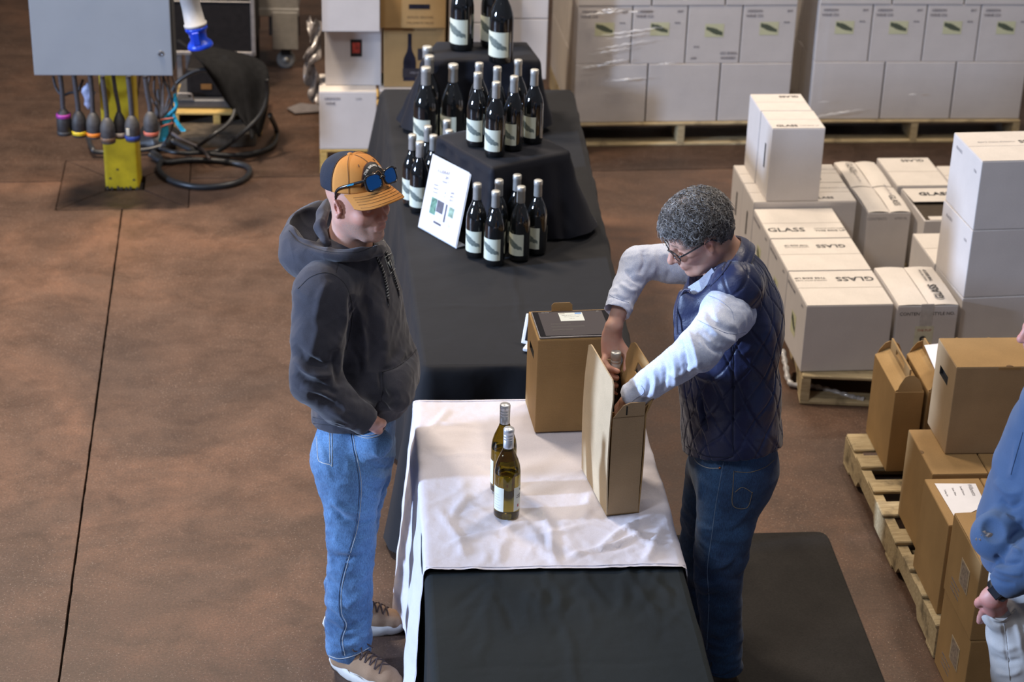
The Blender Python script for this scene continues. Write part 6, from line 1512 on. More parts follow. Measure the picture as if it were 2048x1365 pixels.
    # hood: a soft shell lying open behind the neck
    B = Blob((-.88, 5.35, 1.34), (-.28, 5.95, 1.72), .0036)
    ring = [AY(594, 468, 5.63), AY(618, 502, 5.53), AY(665, 512, 5.475), AY(712, 509, 5.48), AY(748, 504, 5.54), AY(764, 498, 5.61), AY(748, 470, 5.73), AY(704, 435, 5.79), AY(642, 418, 5.80), AY(606, 434, 5.73)]
    rp = [Vector(p) for p in spline(ring, 5, True)]
    for i in range(len(rp)):
        a, b_ = rp[i], rp[(i+1) % len(rp)]; fr_ = i/len(rp)*10; rr = .0145+.013*math.exp(-((min(fr_, 10-fr_))/1.6)**2)-.006*math.exp(-((fr_-4.7)/1.0)**2); B.cap(a, b_, rr, rr, .02)
    B.ell(AY(612, 496, 5.64), (.088, .125, .085), None, .035); B.ell(AY(662, 508, 5.63), (.12, .15, .065), None, .04); B.ell(AY(676, 458, 5.72), (.07, .06, .07), None, .03)
    B.ell(AY(634, 450, 5.65), (.080, .105, .070), Euler((0, math.radians(-18), 0)).to_matrix(), .012, True)
    B.chain([AY(655, 407, 5.72), AY(644, 428, 5.66), AY(640, 455, 5.60), AY(652, 485, 5.55)], [.016, .020, .022, .014], .015)
    B.chain([AY(590, 470, 5.60), AY(606, 505, 5.56), AY(640, 527, 5.53), AY(690, 530, 5.50)], [.018, .026, .024, .014], .03)
    B.cap(nb+Vector((0, 0, .06)), nk+Vector((.015, 0, .0)), .080, .066, .01, None, True)
    V, q = B.mesh(2); V = puff(V, q, lambda P, N_: .0028*snoise(P, 5, 61, 2)-.0045*np.abs(snoise(P, 6.5, 62, 2)))
    V = strokes(V, q, [([(576, 455), (600, 480), (650, 498), (705, 502)], 5, -.004), ([(610, 500), (640, 520), (680, 535)], 8, -.006), ([(655, 420), (640, 450), (655, 480)], 7, .006), ([(590, 500), (610, 530), (650, 530)], 8, .004)])
    person_mesh('hood', V, q, T, HOOD)
    bd = bvh_of(V, q); hd = T.children[-1]; seam(bd, T, [(578, 462), (598, 485), (650, 503), (710, 505), (745, 494)], .0012, SEAM_H, 'stitching', .0004, 8, hd)
    # drawstrings
    cordw = simple('drawstring_light', (.40, .40, .38), .8); cordk = simple('drawstring_dark', (.03, .03, .03), .8)
    def drawstring(pts):
        sp = spline([(x, y, 0) for x, y in pts], 12); P = drop(bh, [(p.x, p.y) for p in sp], .004)
        if len(P) < 3: return
        P = [p-T.location for p in P]; o = mobj('drawstring', tube_me(P, .0034, 8), cordk, T)
        # twisted light strand
        Q = []; s = 0
        dense = spline(P, 6)
        for i, p in enumerate(dense):
            t = (dense[min(i+1, len(dense)-1)]-dense[max(i-1, 0)]).normalized(); a = t.cross(Vector((0, 0, 1))).normalized(); b2 = t.cross(a)
            if i: s += (p-dense[i-1]).length
            an = s/.010*2*math.pi; Q.append(p+(a*math.cos(an)+b2*math.sin(an))*.0026)
        mobj('strand', tube_me(Q, .0017, 5), cordw, o)
        mobj('aglet', tube_me([P[-1], P[-1]+Vector((.002, -.001, -.022))], .0032, 8), BLACKPL, o)
    drawstring([(728, 492), (745, 505), (757, 525), (766, 550), (772, 575), (774, 598)]); drawstring([(763, 482), (770, 505), (779, 530), (787, 555), (794, 580)])
    # chest patch
    pc = [(768, 516), (788, 503), (793, 532), (779, 548)]
    patch_on(bh, T, pc, simple('patch_slate', (.050, .065, .078), .7), 'chest_patch', .0018)
    pl = simple('patch_line', (.42, .46, .45), .7)
    for a, b_ in ((0, 1), (1, 2), (2, 3), (3, 0)): seam(bh, T, [pc[a], ((pc[a][0]+pc[b_][0])/2, (pc[a][1]+pc[b_][1])/2), pc[b_]], .0009, pl, 'patch_border', .003, 3)
    patch_on(bh, T, [(773, 526), (779, 522), (783, 532), (780, 537)], pl, 'patch_emblem', .003, 3); seam(bh, T, [(779, 510), (784, 527), (787, 540)], .0008, pl, 'patch_border', .003, 3)
    for k in range(3): seam(bh, T, [(782+1.6*k, 511-1.2*k), (785+1.5*k, 522), (788+1.2*k, 532)], .0007, pl, 'patch_text_line', .003, 3)
    seam(bh, T, [(792, 470), (801, 500), (804, 540), (804, 575)], .0016, simple('white_cord', (.5, .5, .52), .6), 'earphone_cord', .004, 6) if False else None
    # cap
    TANC = mat_fabric('tan_cap_canvas', (.56, .235, .055), var=.08, scale=1400, rough=.75, sheen=.1, bs=.2); NET = mat_fabric('navy_cap_net', (.022, .026, .040), var=.5, scale=420, rough=.8, sheen=.1, bs=.8)
    CM = HM @ Matrix.Translation((-.020, 0, .040)) @ Euler((0, math.radians(-6), 0)).to_matrix().to_4x4()
    na, nh = 64, 22; Vc = []; Fo = []; Fn = []
    for j in range(nh+1):
        t = j/nh; ph = t*math.pi/2; rr = math.cos(ph)**.62; hz_ = math.sin(ph)**1.05
        for i in range(na):
            a = 2*math.pi*i/na; x = .108*math.cos(a)*rr; y = .0860*math.sin(a)*rr; z = .004+.094*hz_
            x += .012*rr*(math.cos(a) > 0)*math.cos(a)*(1-t)*0+.006*math.cos(a)*math.exp(-((t-.35)/.25)**2)
            seamd = min(abs(((a+math.pi/6) % (math.pi/3))-math.pi/6), 9); k_ = 1-.010*math.exp(-(seamd*rr/.03)**2)
            z -= .012*max(0, -math.cos(a))*(1-t)*0
            Vc.append(tuple((CM @ Vector((x*k_, y*k_, z)))-T.location))
    for j in range(nh):
        for i in range(na):
            i2 = (i+1) % na; fc = [j*na+i, j*na+i2, (j+1)*na+i2, (j+1)*na+i]; ang = (i+.5)*2*math.pi/na; ca = math.cos(ang)
            (Fo if ca > -.02 else Fn).append(fc)
    cap = mobj('cap', pyd('cap_front', Vc, Fo), TANC, T); so = cap.modifiers.new('t', 'SOLIDIFY'); so.thickness = .0015
    n2 = mobj('net_back', pyd('cap_net', Vc, Fn), NET, cap); so = n2.modifiers.new('t', 'SOLIDIFY'); so.thickness = .0015
    cl = lambda p: (CM @ Vector(p))-T.location
    mobj('button', pyd('b', *(lambda V_, F_: (V_, F_))(*(lambda: ([tuple(cl((.0095*math.cos(i*.7854)*math.cos(j*.5236), .0095*math.sin(i*.7854)*math.cos(j*.5236), .0965+.006*math.sin(j*.5236)))) for j in range(4) for i in range(8)], [[j*8+i, j*8+(i+1) % 8, (j+1)*8+(i+1) % 8, (j+1)*8+i] for j in range(3) for i in range(8)]))())), TANC, cap)
    st = simple('cap_stitch', (.14, .07, .03), .9)
    def crown(a, t, off=.0012):
        ph = t*math.pi/2; rr = math.cos(ph)**.62; return cl(((.108+off)*math.cos(a)*rr+.006*math.cos(a)*math.exp(-((t-.35)/.25)**2), (.0860+off)*math.sin(a)*rr, .004+(.094+off)*math.sin(ph)**1.05))
    for a in (-math.pi/2*1.012, math.pi/2*1.012, 0.0, -1.02, 1.02): mobj('panel_seam', tube_me([crown(a, k/24) for k in range(24)], .0008, 4), st, cap)
    for a in (-.55, .55): mobj('eyelet', tube_me(spline([crown(a+.022*math.cos(k), .62+.03*math.sin(k), .002) for k in (0, 1.57, 3.14, 4.71)], 3, True), .0009, 5), st, cap)
    # brim
    Vb = []; nu, nv_ = 40, 12
    def brimp(u, v):
        a = (-1+2*u)*1.18; x0, y0 = .108*math.cos(a), .0860*math.sin(a)
        ext = .074*(math.cos(a*1.05))**.55*v if abs(a*1.05) < 1.57 else 0
        x = x0+ext*(.95+.1*math.cos(a)); y = y0*(1+.16*v*(1-abs(2*u-1)**4)); z = .010-.010*v-.030*(y/.09)**2*(.35+.65*v)-.012*v*v
        return (x, y, z)
    for lay in (0, 1):
        for i in range(nu+1):
            for j in range(nv_+1):
                x, y, z = brimp(i/nu, j/nv_); Vb.append(tuple(cl((x, y, z-.003*lay))))
    Fb = []; m1 = (nu+1)*(nv_+1)
    for i in range(nu):
        for j in range(nv_):
            a = i*(nv_+1)+j; Fb.append([a, a+nv_+1, a+nv_+2, a+1]); Fb.append([m1+a+1, m1+a+nv_+2, m1+a+nv_+1, m1+a])
        e = i*(nv_+1)+nv_; Fb.append([e, e+nv_+1, m1+e+nv_+1, m1+e])
    mobj('brim', pyd('brim', Vb, Fb), TANC, cap)
    for v in (.30, .45, .60, .75, .92): mobj('brim_stitch', tube_me([cl((lambda p: (p[0], p[1], p[2]+.0008))(brimp(.08+.84*k/30, v))) for k in range(31)], .0006, 4), st, cap)
    # patch with lettering and a bear outline
    PK = simple('cap_patch_black', (.020, .018, .018), .6); PR = simple('cap_patch_rim', (.12, .035, .02), .7); PW = simple('patch_white', (.70, .68, .64), .7); PT = simple('patch_tan', (.45, .26, .14), .7)
    def cp(a, t, off): return crown(a, t, off)
    outl = [(-.60, .16), (-.54, .38), (-.34, .56), (-.12, .62), (.12, .62), (.34, .56), (.46, .38), (.50, .16)]
    def patchmesh(scale, off, nm, m_):
        Vp = []; F_ = []; cen = (-.04, .36); N = 9
        for j in range(N+1):
            for (a, t) in outl: Vp.append(tuple(cp(cen[0]+(a-cen[0])*scale*j/N, cen[1]+(t-cen[1])*scale*j/N, off)))
        k_ = len(outl)
        for j in range(N):
            for i in range(k_): F_.append([j*k_+i, j*k_+(i+1) % k_, (j+1)*k_+(i+1) % k_, (j+1)*k_+i])
        mobj(nm, pyd(nm, Vp, F_), m_, cap)
    patchmesh(1.08, .0035, 'patch_rim', PR); patchmesh(1.0, .0045, 'cap_patch', PK)
    txt = 'STAR BEAR MFG. CO.'
    for i, ch in enumerate(txt):
        if ch == ' ': continue
        s = i/(len(txt)-1); a = -.46+.88*s; t = .33+.21*math.sin(math.pi*(.12+.76*s)); p = cp(a, t, .0055); p2 = cp(a+.05, t+.21*(math.sin(math.pi*(.12+.76*(s+.06)))-math.sin(math.pi*(.12+.76*s))), .0055); pu = cp(a, t+.06, .0055)
        X = (p2-p).normalized(); Y = (pu-p); Y = (Y-X*Y.dot(X)).normalized(); put_text('patch_lettering', ch, .0098, PW, cap, p, X, Y, 1, .0004)
    bear = [(-.20, .12), (-.17, .20), (-.20, .26), (-.12, .29), (-.08, .25), (.02, .28), (.14, .27), (.20, .20), (.22, .12)]
    mobj('bear_outline', tube_me(spline([cp(a, t+.12, .0058) for a, t in bear], 4), .0007, 5), PT, cap); mobj('bear_outline', tube_me(spline([cp(a, t, .0058) for a, t in [(.02, .12), (.05, .2), (.10, .17), (.12, .12)]], 4), .0008, 5), PW, cap)
    # hair at the nape (short grey stubble cap under the net)
    # sunglasses resting on the cap
    G = thing('sunglasses', 'black sunglasses with blue mirror lenses resting on the tan cap', 'sunglasses', CM @ Vector((.12, 0, .03)))
    GMt = CM @ Matrix.Translation((.126, .004, .042)) @ Euler((0, math.radians(-16), 0)).to_matrix().to_4x4()
    gl = lambda x, y, z: (GMt @ Vector((x, y, z)))-G.location
    FRM = simple('black_frame', (.012, .012, .013), .22, coat=.5); MIR = simple('blue_mirror_lens', (.03, .30, 1.0), .04, metal=1.0, var=.1, vscale=20, coat=.6)
    def lens_outline(s, grow=0.0, n=36):
        out = []
        for k in range(n):
            a = 2*math.pi*k/n; ca, sa = math.cos(a), math.sin(a); x = (.0265+grow)*math.copysign(abs(ca)**.62, ca); z = (.0205+grow)*math.copysign(abs(sa)**.66, sa); z += .0015*(x/.026)*(1 if z > 0 else -1)*1.0
            yy = s*(.0345+x); xx = -.0035*((abs(yy)-.012)/.05)**2*2.2; out.append((xx, yy, z-.002*abs(x)/.026*(z < 0)))
        return out
    for s in (-1, 1):
        o1 = lens_outline(s, 0); n = len(o1); P = []; cy = s*.0345
        for kk in range(6):
            for x, y, z in o1: yy = cy+(y-cy)*kk/5; zz = z*kk/5; P.append(tuple(gl(.0012-.0035*((abs(yy)-.012)/.05)**2*2.2-3.2*zz*zz, yy, zz)))
        mobj('lens', pyd('lens', P, [[k2*n+i, k2*n+(i+1) % n, (k2+1)*n+(i+1) % n, (k2+1)*n+i] for k2 in range(5) for i in range(n)]), MIR, G)
        V_ = []; F_ = []
        for (gr, dx) in ((0, .002), (.0042, .002), (.0042, -.003), (0, -.003)):
            for x, y, z in lens_outline(s, gr): V_.append(tuple(gl(x+dx, y, z)))
        for a in range(4):
            b_ = (a+1) % 4
            for i in range(n): j = (i+1) % n; F_.append([a*n+i, a*n+j, b_*n+j, b_*n+i])
        mobj('frame_rim', pyd('rim', V_, F_), FRM, G)
        tp = spline([gl(-.006, s*.064, .012), gl(-.02, s*.070, .012), gl(-.06, s*.082, .010), gl(-.105, s*.088, .004), gl(-.130, s*.084, -.016), gl(-.140, s*.078, -.034)], 6)
        tb = mobj('temple', tube_me(tp, [.0048]*8+[.0045]*(len(tp)-16)+[.0035]*8, 8), FRM, G)
        for v in tb.data.vertices: pass
    mobj('bridge', tube_me(spline([gl(0, -.010, .004), gl(.002, 0, .007), gl(0, .010, .004)], 5), .0035, 8), FRM, G)
    p_ = gl(-.045, -.0835, .0115); p2_ = gl(-.025, -.0765, .0120); X = (p2_-p_).normalized(); Y = (gl(-.045, -.0835, .02)-p_).normalized(); put_text('temple_mark', 'OAKLEY', .0062, simple('mark_cyan', (.02, .35, .60), .4), G, gl(-.045, -.0895, .0115), X, Y, 1.1, .0003)
    # shoes
    TANS = mat_fabric('tan_suede', (.30, .19, .115), var=.14, scale=700, rough=.8, sheen=.2, bs=.3); SOLE = simple('bone_sole', (.58, .55, .50), .55, var=.06)
    LACE = simple('brown_lace', (.07, .045, .04), .8)
    hl, to = at(660, 1318, .02), at(806, 1380, .02); s1 = shoe(T, (hl.x, hl.y, 0), (to.x, to.y, 0), -1, TANS, SOLE, LACE)
    hl, to = at(646, 1248, .02), at(822, 1248, .02); s2 = shoe(T, (hl.x, hl.y, 0), (to.x, to.y, 0), 1, TANS, SOLE, LACE)
    bs = None
    return T
man_cap()
# ================================================================== MAN IN THE NAVY VEST
def curls(T, HM, nst, zone, mats, L0=.022, seed=3, name='hair'):
    """short curly strands as fine tubes, rooted on the scalp"""
    rnd = np.random.RandomState(seed); groups = [([], []) for _ in mats]
    made = 0
    while made < nst:
        u = rnd.normal(size=3); u /= np.linalg.norm(u)
        x, y, z = -.015+.101*u[0], .080*u[1], .030+.095*u[2]
        keep = zone(x, y, z, rnd)
        if not keep: continue
        made += 1
        nrm = Vector((u[0]/.101, u[1]/.080, u[2]/.095)).normalized(); p = Vector((x, y, z))*.985; gi = rnd.randint(len(mats)); V_, F_ = groups[gi]
        tang = nrm.cross(Vector(rnd.normal(size=3))).normalized(); bt = nrm.cross(tang); ph = rnd.rand()*6.28; cr = .0034+.0035*rnd.rand(); L = L0*(.6+.7*rnd.rand())*keep; turns = 1.2+1.3*rnd.rand()
        flow = (Vector((.10, .35*(1 if y > 0 else -1), -.8))*(.18 if z < .05 and x > -.06 else .40)+tang*.7)
        pts = []; n = 9
        for k in range(n):
            t = k/(n-1); a = ph+turns*2*math.pi*t
            q_ = p+nrm*(L*.55*math.sin(t*1.9))+(flow-nrm*flow.dot(nrm))*(L*.75*t*t)+(tang*math.cos(a)+bt*math.sin(a))*cr*min(1, t*2); pts.append((HM @ q_)-T.location)
        r_ = [.00100*(1-.55*k/(n-1)) for k in range(n)]; vv, ff = tube_vf(pts, r_, 3, False, len(V_)); V_ += vv; F_ += ff
    for (V_, F_), m_ in zip(groups, mats):
        o = mobj(name, pyd('hair', V_, np.array(F_)), m_, T); o['kind'] = 'stuff'

def man_vest():
    T = thing('person', 'grey haired man in a navy quilted vest and pale blue shirt', 'person', (.70, 5.58, 0))
    f = Vector((-.97, -.24, 0)); l = Vector((.24, -.97, 0)); lat = (l.x, l.y, 0)
    HM = head_matrix(AY(1394, 466, 5.56), 194, 34, -2)
    nk = AY(1462, 535, 5.60); chs = AY(1462, 620, 5.60); bel = AY(1462, 770, 5.60); pel = AY(1462, 890, 5.60)
    shL, elL, wrL = AY(1460, 612, 5.43), AY(1400, 700, 5.25), AY(1272, 792, 5.37)
    shR, elR, wrR = AY(1385, 528, 5.80), AY(1273, 530, 5.78), AY(1228, 652, 5.62)
    hpL, knL, anL = AY(1462, 960, 5.53), AY(1436, 1150, 5.47), AY(1448, 1330, 5.46)
    hpR, knR, anR = AY(1432, 940, 5.70), AY(1402, 1110, 5.72), AY(1410, 1250, 5.74)
    N_ = HB.location+Vector((0, 0, .25))       # neck of the bottle being lowered
    B = Blob((.25, 5.10, .0), (1.0, 6.0, 1.75), .0036)
    add_head(B, HM, 1.0, 1.0, 1.04)
    nb = HM @ Vector((-.035, 0, -.055)); B.cap(nb, nk, .056, .066, .03); B.cap(nk, chs, .07, .10, .04, (lat, 1.3)); B.cap(chs, bel, .10, .11, .03, (lat, 1.25)); B.cap(bel, pel, .11, .11, .03, (lat, 1.2))
    for s_, e_, w_ in ((shL, elL, wrL), (shR, elR, wrR)): B.cap(nk, s_, .05, .05, .03); B.cap(s_, e_, .046, .038, .02); B.cap(e_, w_, .036, .0245, .008)
    for h_, k_, a_ in ((hpL, knL, anL), (hpR, knR, anR)): B.cap(pel, h_, .09, .075, .03); B.cap(h_, k_, .07, .048, .02); B.cap(k_, a_, .048, .035, .02)
    # right hand gripping the neck of the bottle
    X_ = lambda x, y, z: N_+Vector((x, y, z))
    pc = X_(-.012, .036, .035)
    B.chain([wrR, X_(-.014, .046, .085), X_(-.014, .042, .060), pc], [.0215, .0225, .0235, .0235], .006, ((1, 0, 0), 1.35)); B.cap(pc, X_(-.020, .034, -.005), .023, .019, .015, ((1, 0, 0), 1.1))
    fing = [[(-.030, .030, .028), (-.036, -.002, .012), (-.020, -.026, .002), (.006, -.028, -.004)],
            [(-.032, .028, .008), (-.038, -.004, -.010), (-.021, -.029, -.020), (.004, -.031, -.026)],
            [(-.032, .026, -.012), (-.037, -.006, -.032), (-.019, -.031, -.044), (.004, -.032, -.052)],
            [(-.029, .024, -.030), (-.032, -.006, -.052), (-.014, -.030, -.068), (.006, -.031, -.080)]]
    for i, F_ in enumerate(fing):
        r = (.0112, .0115, .0108, .0096)[i]; B.chain([X_(*p) for p in F_], [r*1.08, r, r*.92, r*.80], .003)
    B.chain([X_(.008, .044, .062), X_(.030, .030, .036), X_(.038, .008, .012), X_(.033, -.018, -.002)], [.0165, .0138, .0128, .0105], .006)
    B.ell(X_(.034, -.022, -.004), (.009, .008, .011), None, .004)
    # left hand inside the carrier steadying the bottle body
    H0 = AY(1256, 806, 5.38); B.cap(wrL, H0, .026, .028, .015)
    for i in range(4):
        m0 = H0+Vector((-.012, -.018+.017*i, -.006)); B.chain([m0, m0+Vector((-.016, .006, -.032)), m0+Vector((-.012, .010, -.060)), m0+Vector((.002, .012, -.080))], [.0115, .0108, .0098, .0085], .003)
    B.chain([H0+Vector((.008, .016, 0)), H0+Vector((.020, .036, -.018)), H0+Vector((.012, .056, -.036)), H0+Vector((.002, .066, -.05))], [.0145, .0125, .0115, .010], .005)
    V, q = B.mesh(1); tn = head_tint(V, HM, 1.0, False)
    hd = np.linalg.norm(V-V3(N_), axis=1) < .12; tn[:, 0] = np.maximum(tn[:, 0], hd*.22)
    person_mesh('body', V, q, T, SKIN2, ('tint', tn))
    nailm = simple('fingernail', (.62, .40, .33), .3)
    # hair
    gh = [simple('hair_silver', (.48, .47, .46), .6, var=.2), simple('hair_light_grey', (.30, .28, .265), .5, var=.2), simple('hair_grey', (.15, .14, .135), .55, var=.3), simple('hair_dark', (.085, .070, .060), .5, var=.3)]
    def zone(x, y, z, rnd):
        if z < -.048+.02*rnd.rand(): return 0
        if x > .045 and z < .060+.0*rnd.rand(): return 0           # forehead
        if x > .02 and z < .018: return 0
        if x > -.040 and x <= .02 and z < .016: return 0          # around the ear
        bald = math.exp(-((x+.015)/.040)**2-((y)/.038)**2)*(z > .07)
        if rnd.rand() < bald*.86: return 0
        return (1.0 if z > .03 else .72)*(1-.45*bald)
    Bh = Blob(HM.translation-Vector((.16, .16, .16)), HM.translation+Vector((.16, .16, .16)), .003); R3 = HM.to_3x3(); w = lambda x, y, z: HM @ Vector((x, y, z))
    Bh.ell(w(-.017, 0, .030), (.1035, .0825, .0970), R3, .01); Bh.ell(w(-.055, 0, -.020), (.060, .068, .055), R3, .02)
    Bh.cut(w(.058, 0, .050), HM.to_3x3() @ Vector((1, 0, -.35))); Bh.ell(w(.055, 0, -.03), (.075, .11, .068), R3, .01, True)
    for s in (-1, 1): Bh.ell(w(-.006, .085*s, -.014), (.034, .03, .036), R3, .008, True)
    Bh.cut(w(-.05, 0, -.062), R3 @ Vector((.2, 0, -1))); Bh.ell(w(-.018, 0, .135), (.040, .038, .018), R3, .03, True)
    V, q = Bh.mesh(1); V = puff(V, q, lambda P, N: .0050*snoise(P, 20, 71, 2)); scalp = simple('hair_base', (.16, .145, .135), .8, var=.55, vscale=110, bstr=.9, bscale=260)
    o = person_mesh('hair_cap', V, q, T, scalp)
    curls(T, HM, 9000, zone, gh, .030)
    eb = [simple('eyebrow_hair', (.10, .085, .08), .7)]
    # glasses
    G = thing('eyeglasses', 'dark rimmed eyeglasses worn by the grey haired man', 'glasses', w(.095, 0, 0)); FRM = MATS['black_frame']; gl = lambda x, y, z: w(x, y, z)-G.location
    for s in (-1, 1):
        pts = [gl(.097-.010*((abs(s*(.033+.024*math.cos(a)))-.01)/.05)**2, s*(.033+.0245*math.copysign(abs(math.cos(a))**.75, math.cos(a))), -.004+.018*math.copysign(abs(math.sin(a))**.75, math.sin(a))) for a in [2*math.pi*k/28 for k in range(28)]]
        mobj('rim', tube_me(pts+[pts[0]], .0020, 7), FRM, G); m_ = len(pts); c_ = sum(pts, Vector((0, 0, 0)))/m_
        mobj('lens', pyd('lens', [tuple(p) for p in pts]+[tuple(c_)], [[i, (i+1) % m_, m_] for i in range(m_)]), mat_glass('clear_lens', (.95, .96, .97), .0, 1.05) if s < 0 else bpy.data.materials['clear_lens'], G)
        mobj('temple', tube_me(spline([gl(.090, s*.060, .004), gl(.078, s*.071, .005), gl(.04, s*.080, .006), gl(0, s*.0865, .008), gl(-.022, s*.084, .002), gl(-.032, s*.080, -.014)], 5), .0028, 7), FRM, G)
    mobj('bridge', tube_me(spline([gl(.099, -.009, .002), gl(.102, 0, .006), gl(.099, .009, .002)], 4), .0022, 7), FRM, G)
    # jeans
    B = Blob((.30, 5.10, .04), (1.1, 6.0, 1.02), .0042)
    B.cap(AY(1462, 880, 5.60), AY(1460, 930, 5.60), .132, .130, .03, (lat, 1.28)); B.cap(AY(1485, 930, 5.60), AY(1482, 960, 5.60), .110, .10, .05, (lat, 1.3))
    B.chain([hpL, hpL.lerp(knL, .5)+Vector((.0, 0, 0)), knL, knL.lerp(anL, .5), anL], [.106, .093, .078, .068, .060], .035); B.chain([hpR, hpR.lerp(knR, .5), knR, anR], [.100, .090, .076, .062], .035)
    for a in (anL, anR): B.cap(a, a-Vector((0, 0, .1)), .060, .062, .02); B.cap(a-Vector((0, 0, .02)), a-Vector((0, 0, .2)), .050, .052, .004, None, True); B.cut((a.x, a.y, .085), (0, 0, -1), a-Vector((.12, .12, .2)), a+Vector((.12, .12, .1)))
    V, q = B.mesh(2)
    V = puff(V, q, lambda P, N: (.0045*snoise(P, 4.5, 81, 2, (1, 1, 2.2))+.002*snoise(P, 9, 82, 2, (1, 1, 2)))*(.35+np.exp(-((P[:, 2]-.50)/.13)**2)+1.2*np.exp(-((P[:, 2]-.16)/.10)**2)))
    V = strokes(V, q, [([(1375, 1165), (1400, 1195), (1440, 1190)], 6, -.010), ([(1380, 1150), (1410, 1172), (1450, 1165)], 7, .008), ([(1470, 1110), (1450, 1130), (1420, 1140)], 6, .007), ([(1500, 1010), (1480, 1040), (1450, 1060)], 7, .006), ([(1415, 1300), (1440, 1312), (1470, 1300)], 5, .006), ([(1418, 1275), (1440, 1285), (1470, 1270)], 5, -.006), ([(1395, 1050), (1420, 1060), (1440, 1050)], 7, .005), ([(1390, 925), (1400, 960), (1398, 1000)], 7, .006)])
    P = proj(V); wear_and_light = .75*np.exp(-((P[:, 0]-1415)/28)**2-((P[:, 1]-990)/75)**2)  # pale thigh patch: low daylight put into the denim colour
    j = person_mesh('jeans', V, q, T, DEN2, ('wear_and_light', np.column_stack([wear_and_light, 0*wear_and_light, 0*wear_and_light]))); bj = bvh_of(V, q)
    seam(bj, T, [(1447, 925), (1440, 965), (1432, 1010), (1424, 1070), (1415, 1140), (1418, 1200), (1414, 1300)], .0013, simple('blue_thread', (.16, .24, .36), .8), 'side_seam', .0006, 8, j)
    gold = simple('gold_thread', (.26, .20, .12), .8)
    for pts in ([(1468, 942), (1466, 975), (1466, 1012), (1494, 1016), (1505, 985)], [(1470, 944), (1500, 945), (1530, 935), (1549, 920)], [(1470, 985), (1482, 976), (1492, 978), (1504, 986)]): seam(bj, T, pts, .0011, gold, 'back_pocket_stitch', .0006, 5, j)
    seam(bj, T, [(1384, 905), (1394, 925), (1415, 936), (1440, 937)], .0014, THREAD, 'pocket_stitch', .0008, 5, j); rv = drop(bj, [(1440, 936)], .002)
    if rv: mobj('rivet', lathe_me([(.004, 0), (.0035, .002), (0, .0025)], 12), simple('copper_rivet', (.55, .22, .09), .35, metal=.8), j, rv[0]-T.location, (math.radians(90), 0, 0))
    seam(bj, T, [(1420, 1345), (1445, 1350), (1475, 1335)], .0022, THREAD_D, 'hem_stitch', .001, 6, j)
    # shirt sleeves
    SH = bpy.data.materials.new('pale_blue_shirt'); SH.use_nodes = True; t = SH.node_tree; b = t.nodes['Principled BSDF']
    t.links.new(ramp(t, noise(t, coords(t), 420, 2), [(.40, (.54, .60, .78)), (.60, (.70, .75, .87))]), b.inputs['Base Color']); b.inputs['Roughness'].default_value = .8
    bump(t, b, noise(t, coords(t), 900, 2), .15, .0006)
    B = Blob((.22, 5.05, .92), (1.0, 6.0, 1.60), .0038)
    B.chain([AY(1458, 622, 5.47), AY(1452, 630, 5.40), AY(1426, 665, 5.30), AY(1398, 700, 5.25)], [.090, .080, .068, .062], .03)
    B.chain([AY(1398, 700, 5.25), AY(1345, 737, 5.29), AY(1302, 765, 5.33), AY(1274, 786, 5.355)], [.062, .055, .050, .044], .03)
    B.cap(AY(1290, 775, 5.345), AY(1254, 800, 5.375), .046, .044, .006); cfn = (AY(1254, 800, 5.375)-AY(1290, 775, 5.345)).normalized(); cL = AY(1261, 796, 5.37); B.cut(cL, cfn, cL-Vector((.08, .08, .08)), cL+Vector((.07, .08, .08)))
    B.cap(AY(1268, 790, 5.362), AY(1240, 812, 5.39), .037, .037, .003, None, True)
    B.chain([AY(1400, 530, 5.78), AY(1340, 527, 5.79), AY(1300, 524, 5.79), AY(1276, 530, 5.77)], [.072, .064, .056, .054], .03)
    B.chain([AY(1276, 530, 5.77), AY(1256, 570, 5.72), AY(1240, 600, 5.675)], [.054, .048, .042], .03); B.cap(AY(1244, 595, 5.685), AY(1229, 638, 5.625), .046, .046, .006); cR = AY(1231, 624, 5.64); cn = (AY(1229, 638, 5.625)-AY(1244, 595, 5.685)).normalized(); B.cut(cR, cn, cR-Vector((.07, .07, .05)), cR+Vector((.07, .07, .05)))
    B.cap(AY(1235, 612, 5.655), AY(1222, 660, 5.59), .033, .033, .003, None, True)
    V, q = B.mesh(2)
    V = puff(V, q, lambda P, N: .0026*snoise(P, 6, 91, 2, (1.4, 1, 1))-.0034*np.abs(snoise(P, 9, 92, 2))-.0012*np.abs(snoise(P, 22, 93, 2)))
    V = strokes(V, q, [([(1410, 612), (1435, 650), (1475, 668)], 7, -.007), ([(1400, 635), (1440, 672), (1490, 690)], 7, .009), ([(1395, 665), (1430, 700), (1470, 705)], 6, -.009), ([(1375, 660), (1390, 700), (1400, 745)], 6, .010), ([(1360, 680), (1370, 720), (1375, 760)], 5, -.011), ([(1340, 690), (1352, 730), (1350, 775)], 6, .010), ([(1320, 700), (1330, 745), (1325, 790)], 5, -.009), ([(1305, 725), (1312, 760), (1305, 795)], 5, .008), ([(1400, 720), (1370, 745), (1330, 750)], 5, .007), ([(1430, 740), (1395, 745), (1360, 760)], 5, -.007), ([(1290, 740), (1298, 775), (1288, 805)], 4, -.007),
        ([(1285, 500), (1290, 525), (1280, 550)], 5, -.009), ([(1305, 498), (1310, 530), (1300, 560)], 6, .006), ([(1250, 540), (1268, 560), (1290, 565)], 5, -.007), ([(1240, 565), (1258, 580), (1275, 580)], 5, .006), ([(1228, 590), (1245, 600), (1262, 600)], 4, -.005), ([(1330, 510), (1338, 540), (1332, 565)], 6, -.006)])
    s_ = person_mesh('shirt', V, q, T, SH); bs = bvh_of(V, q); thr = simple('shirt_stitch', (.36, .42, .58), .8)
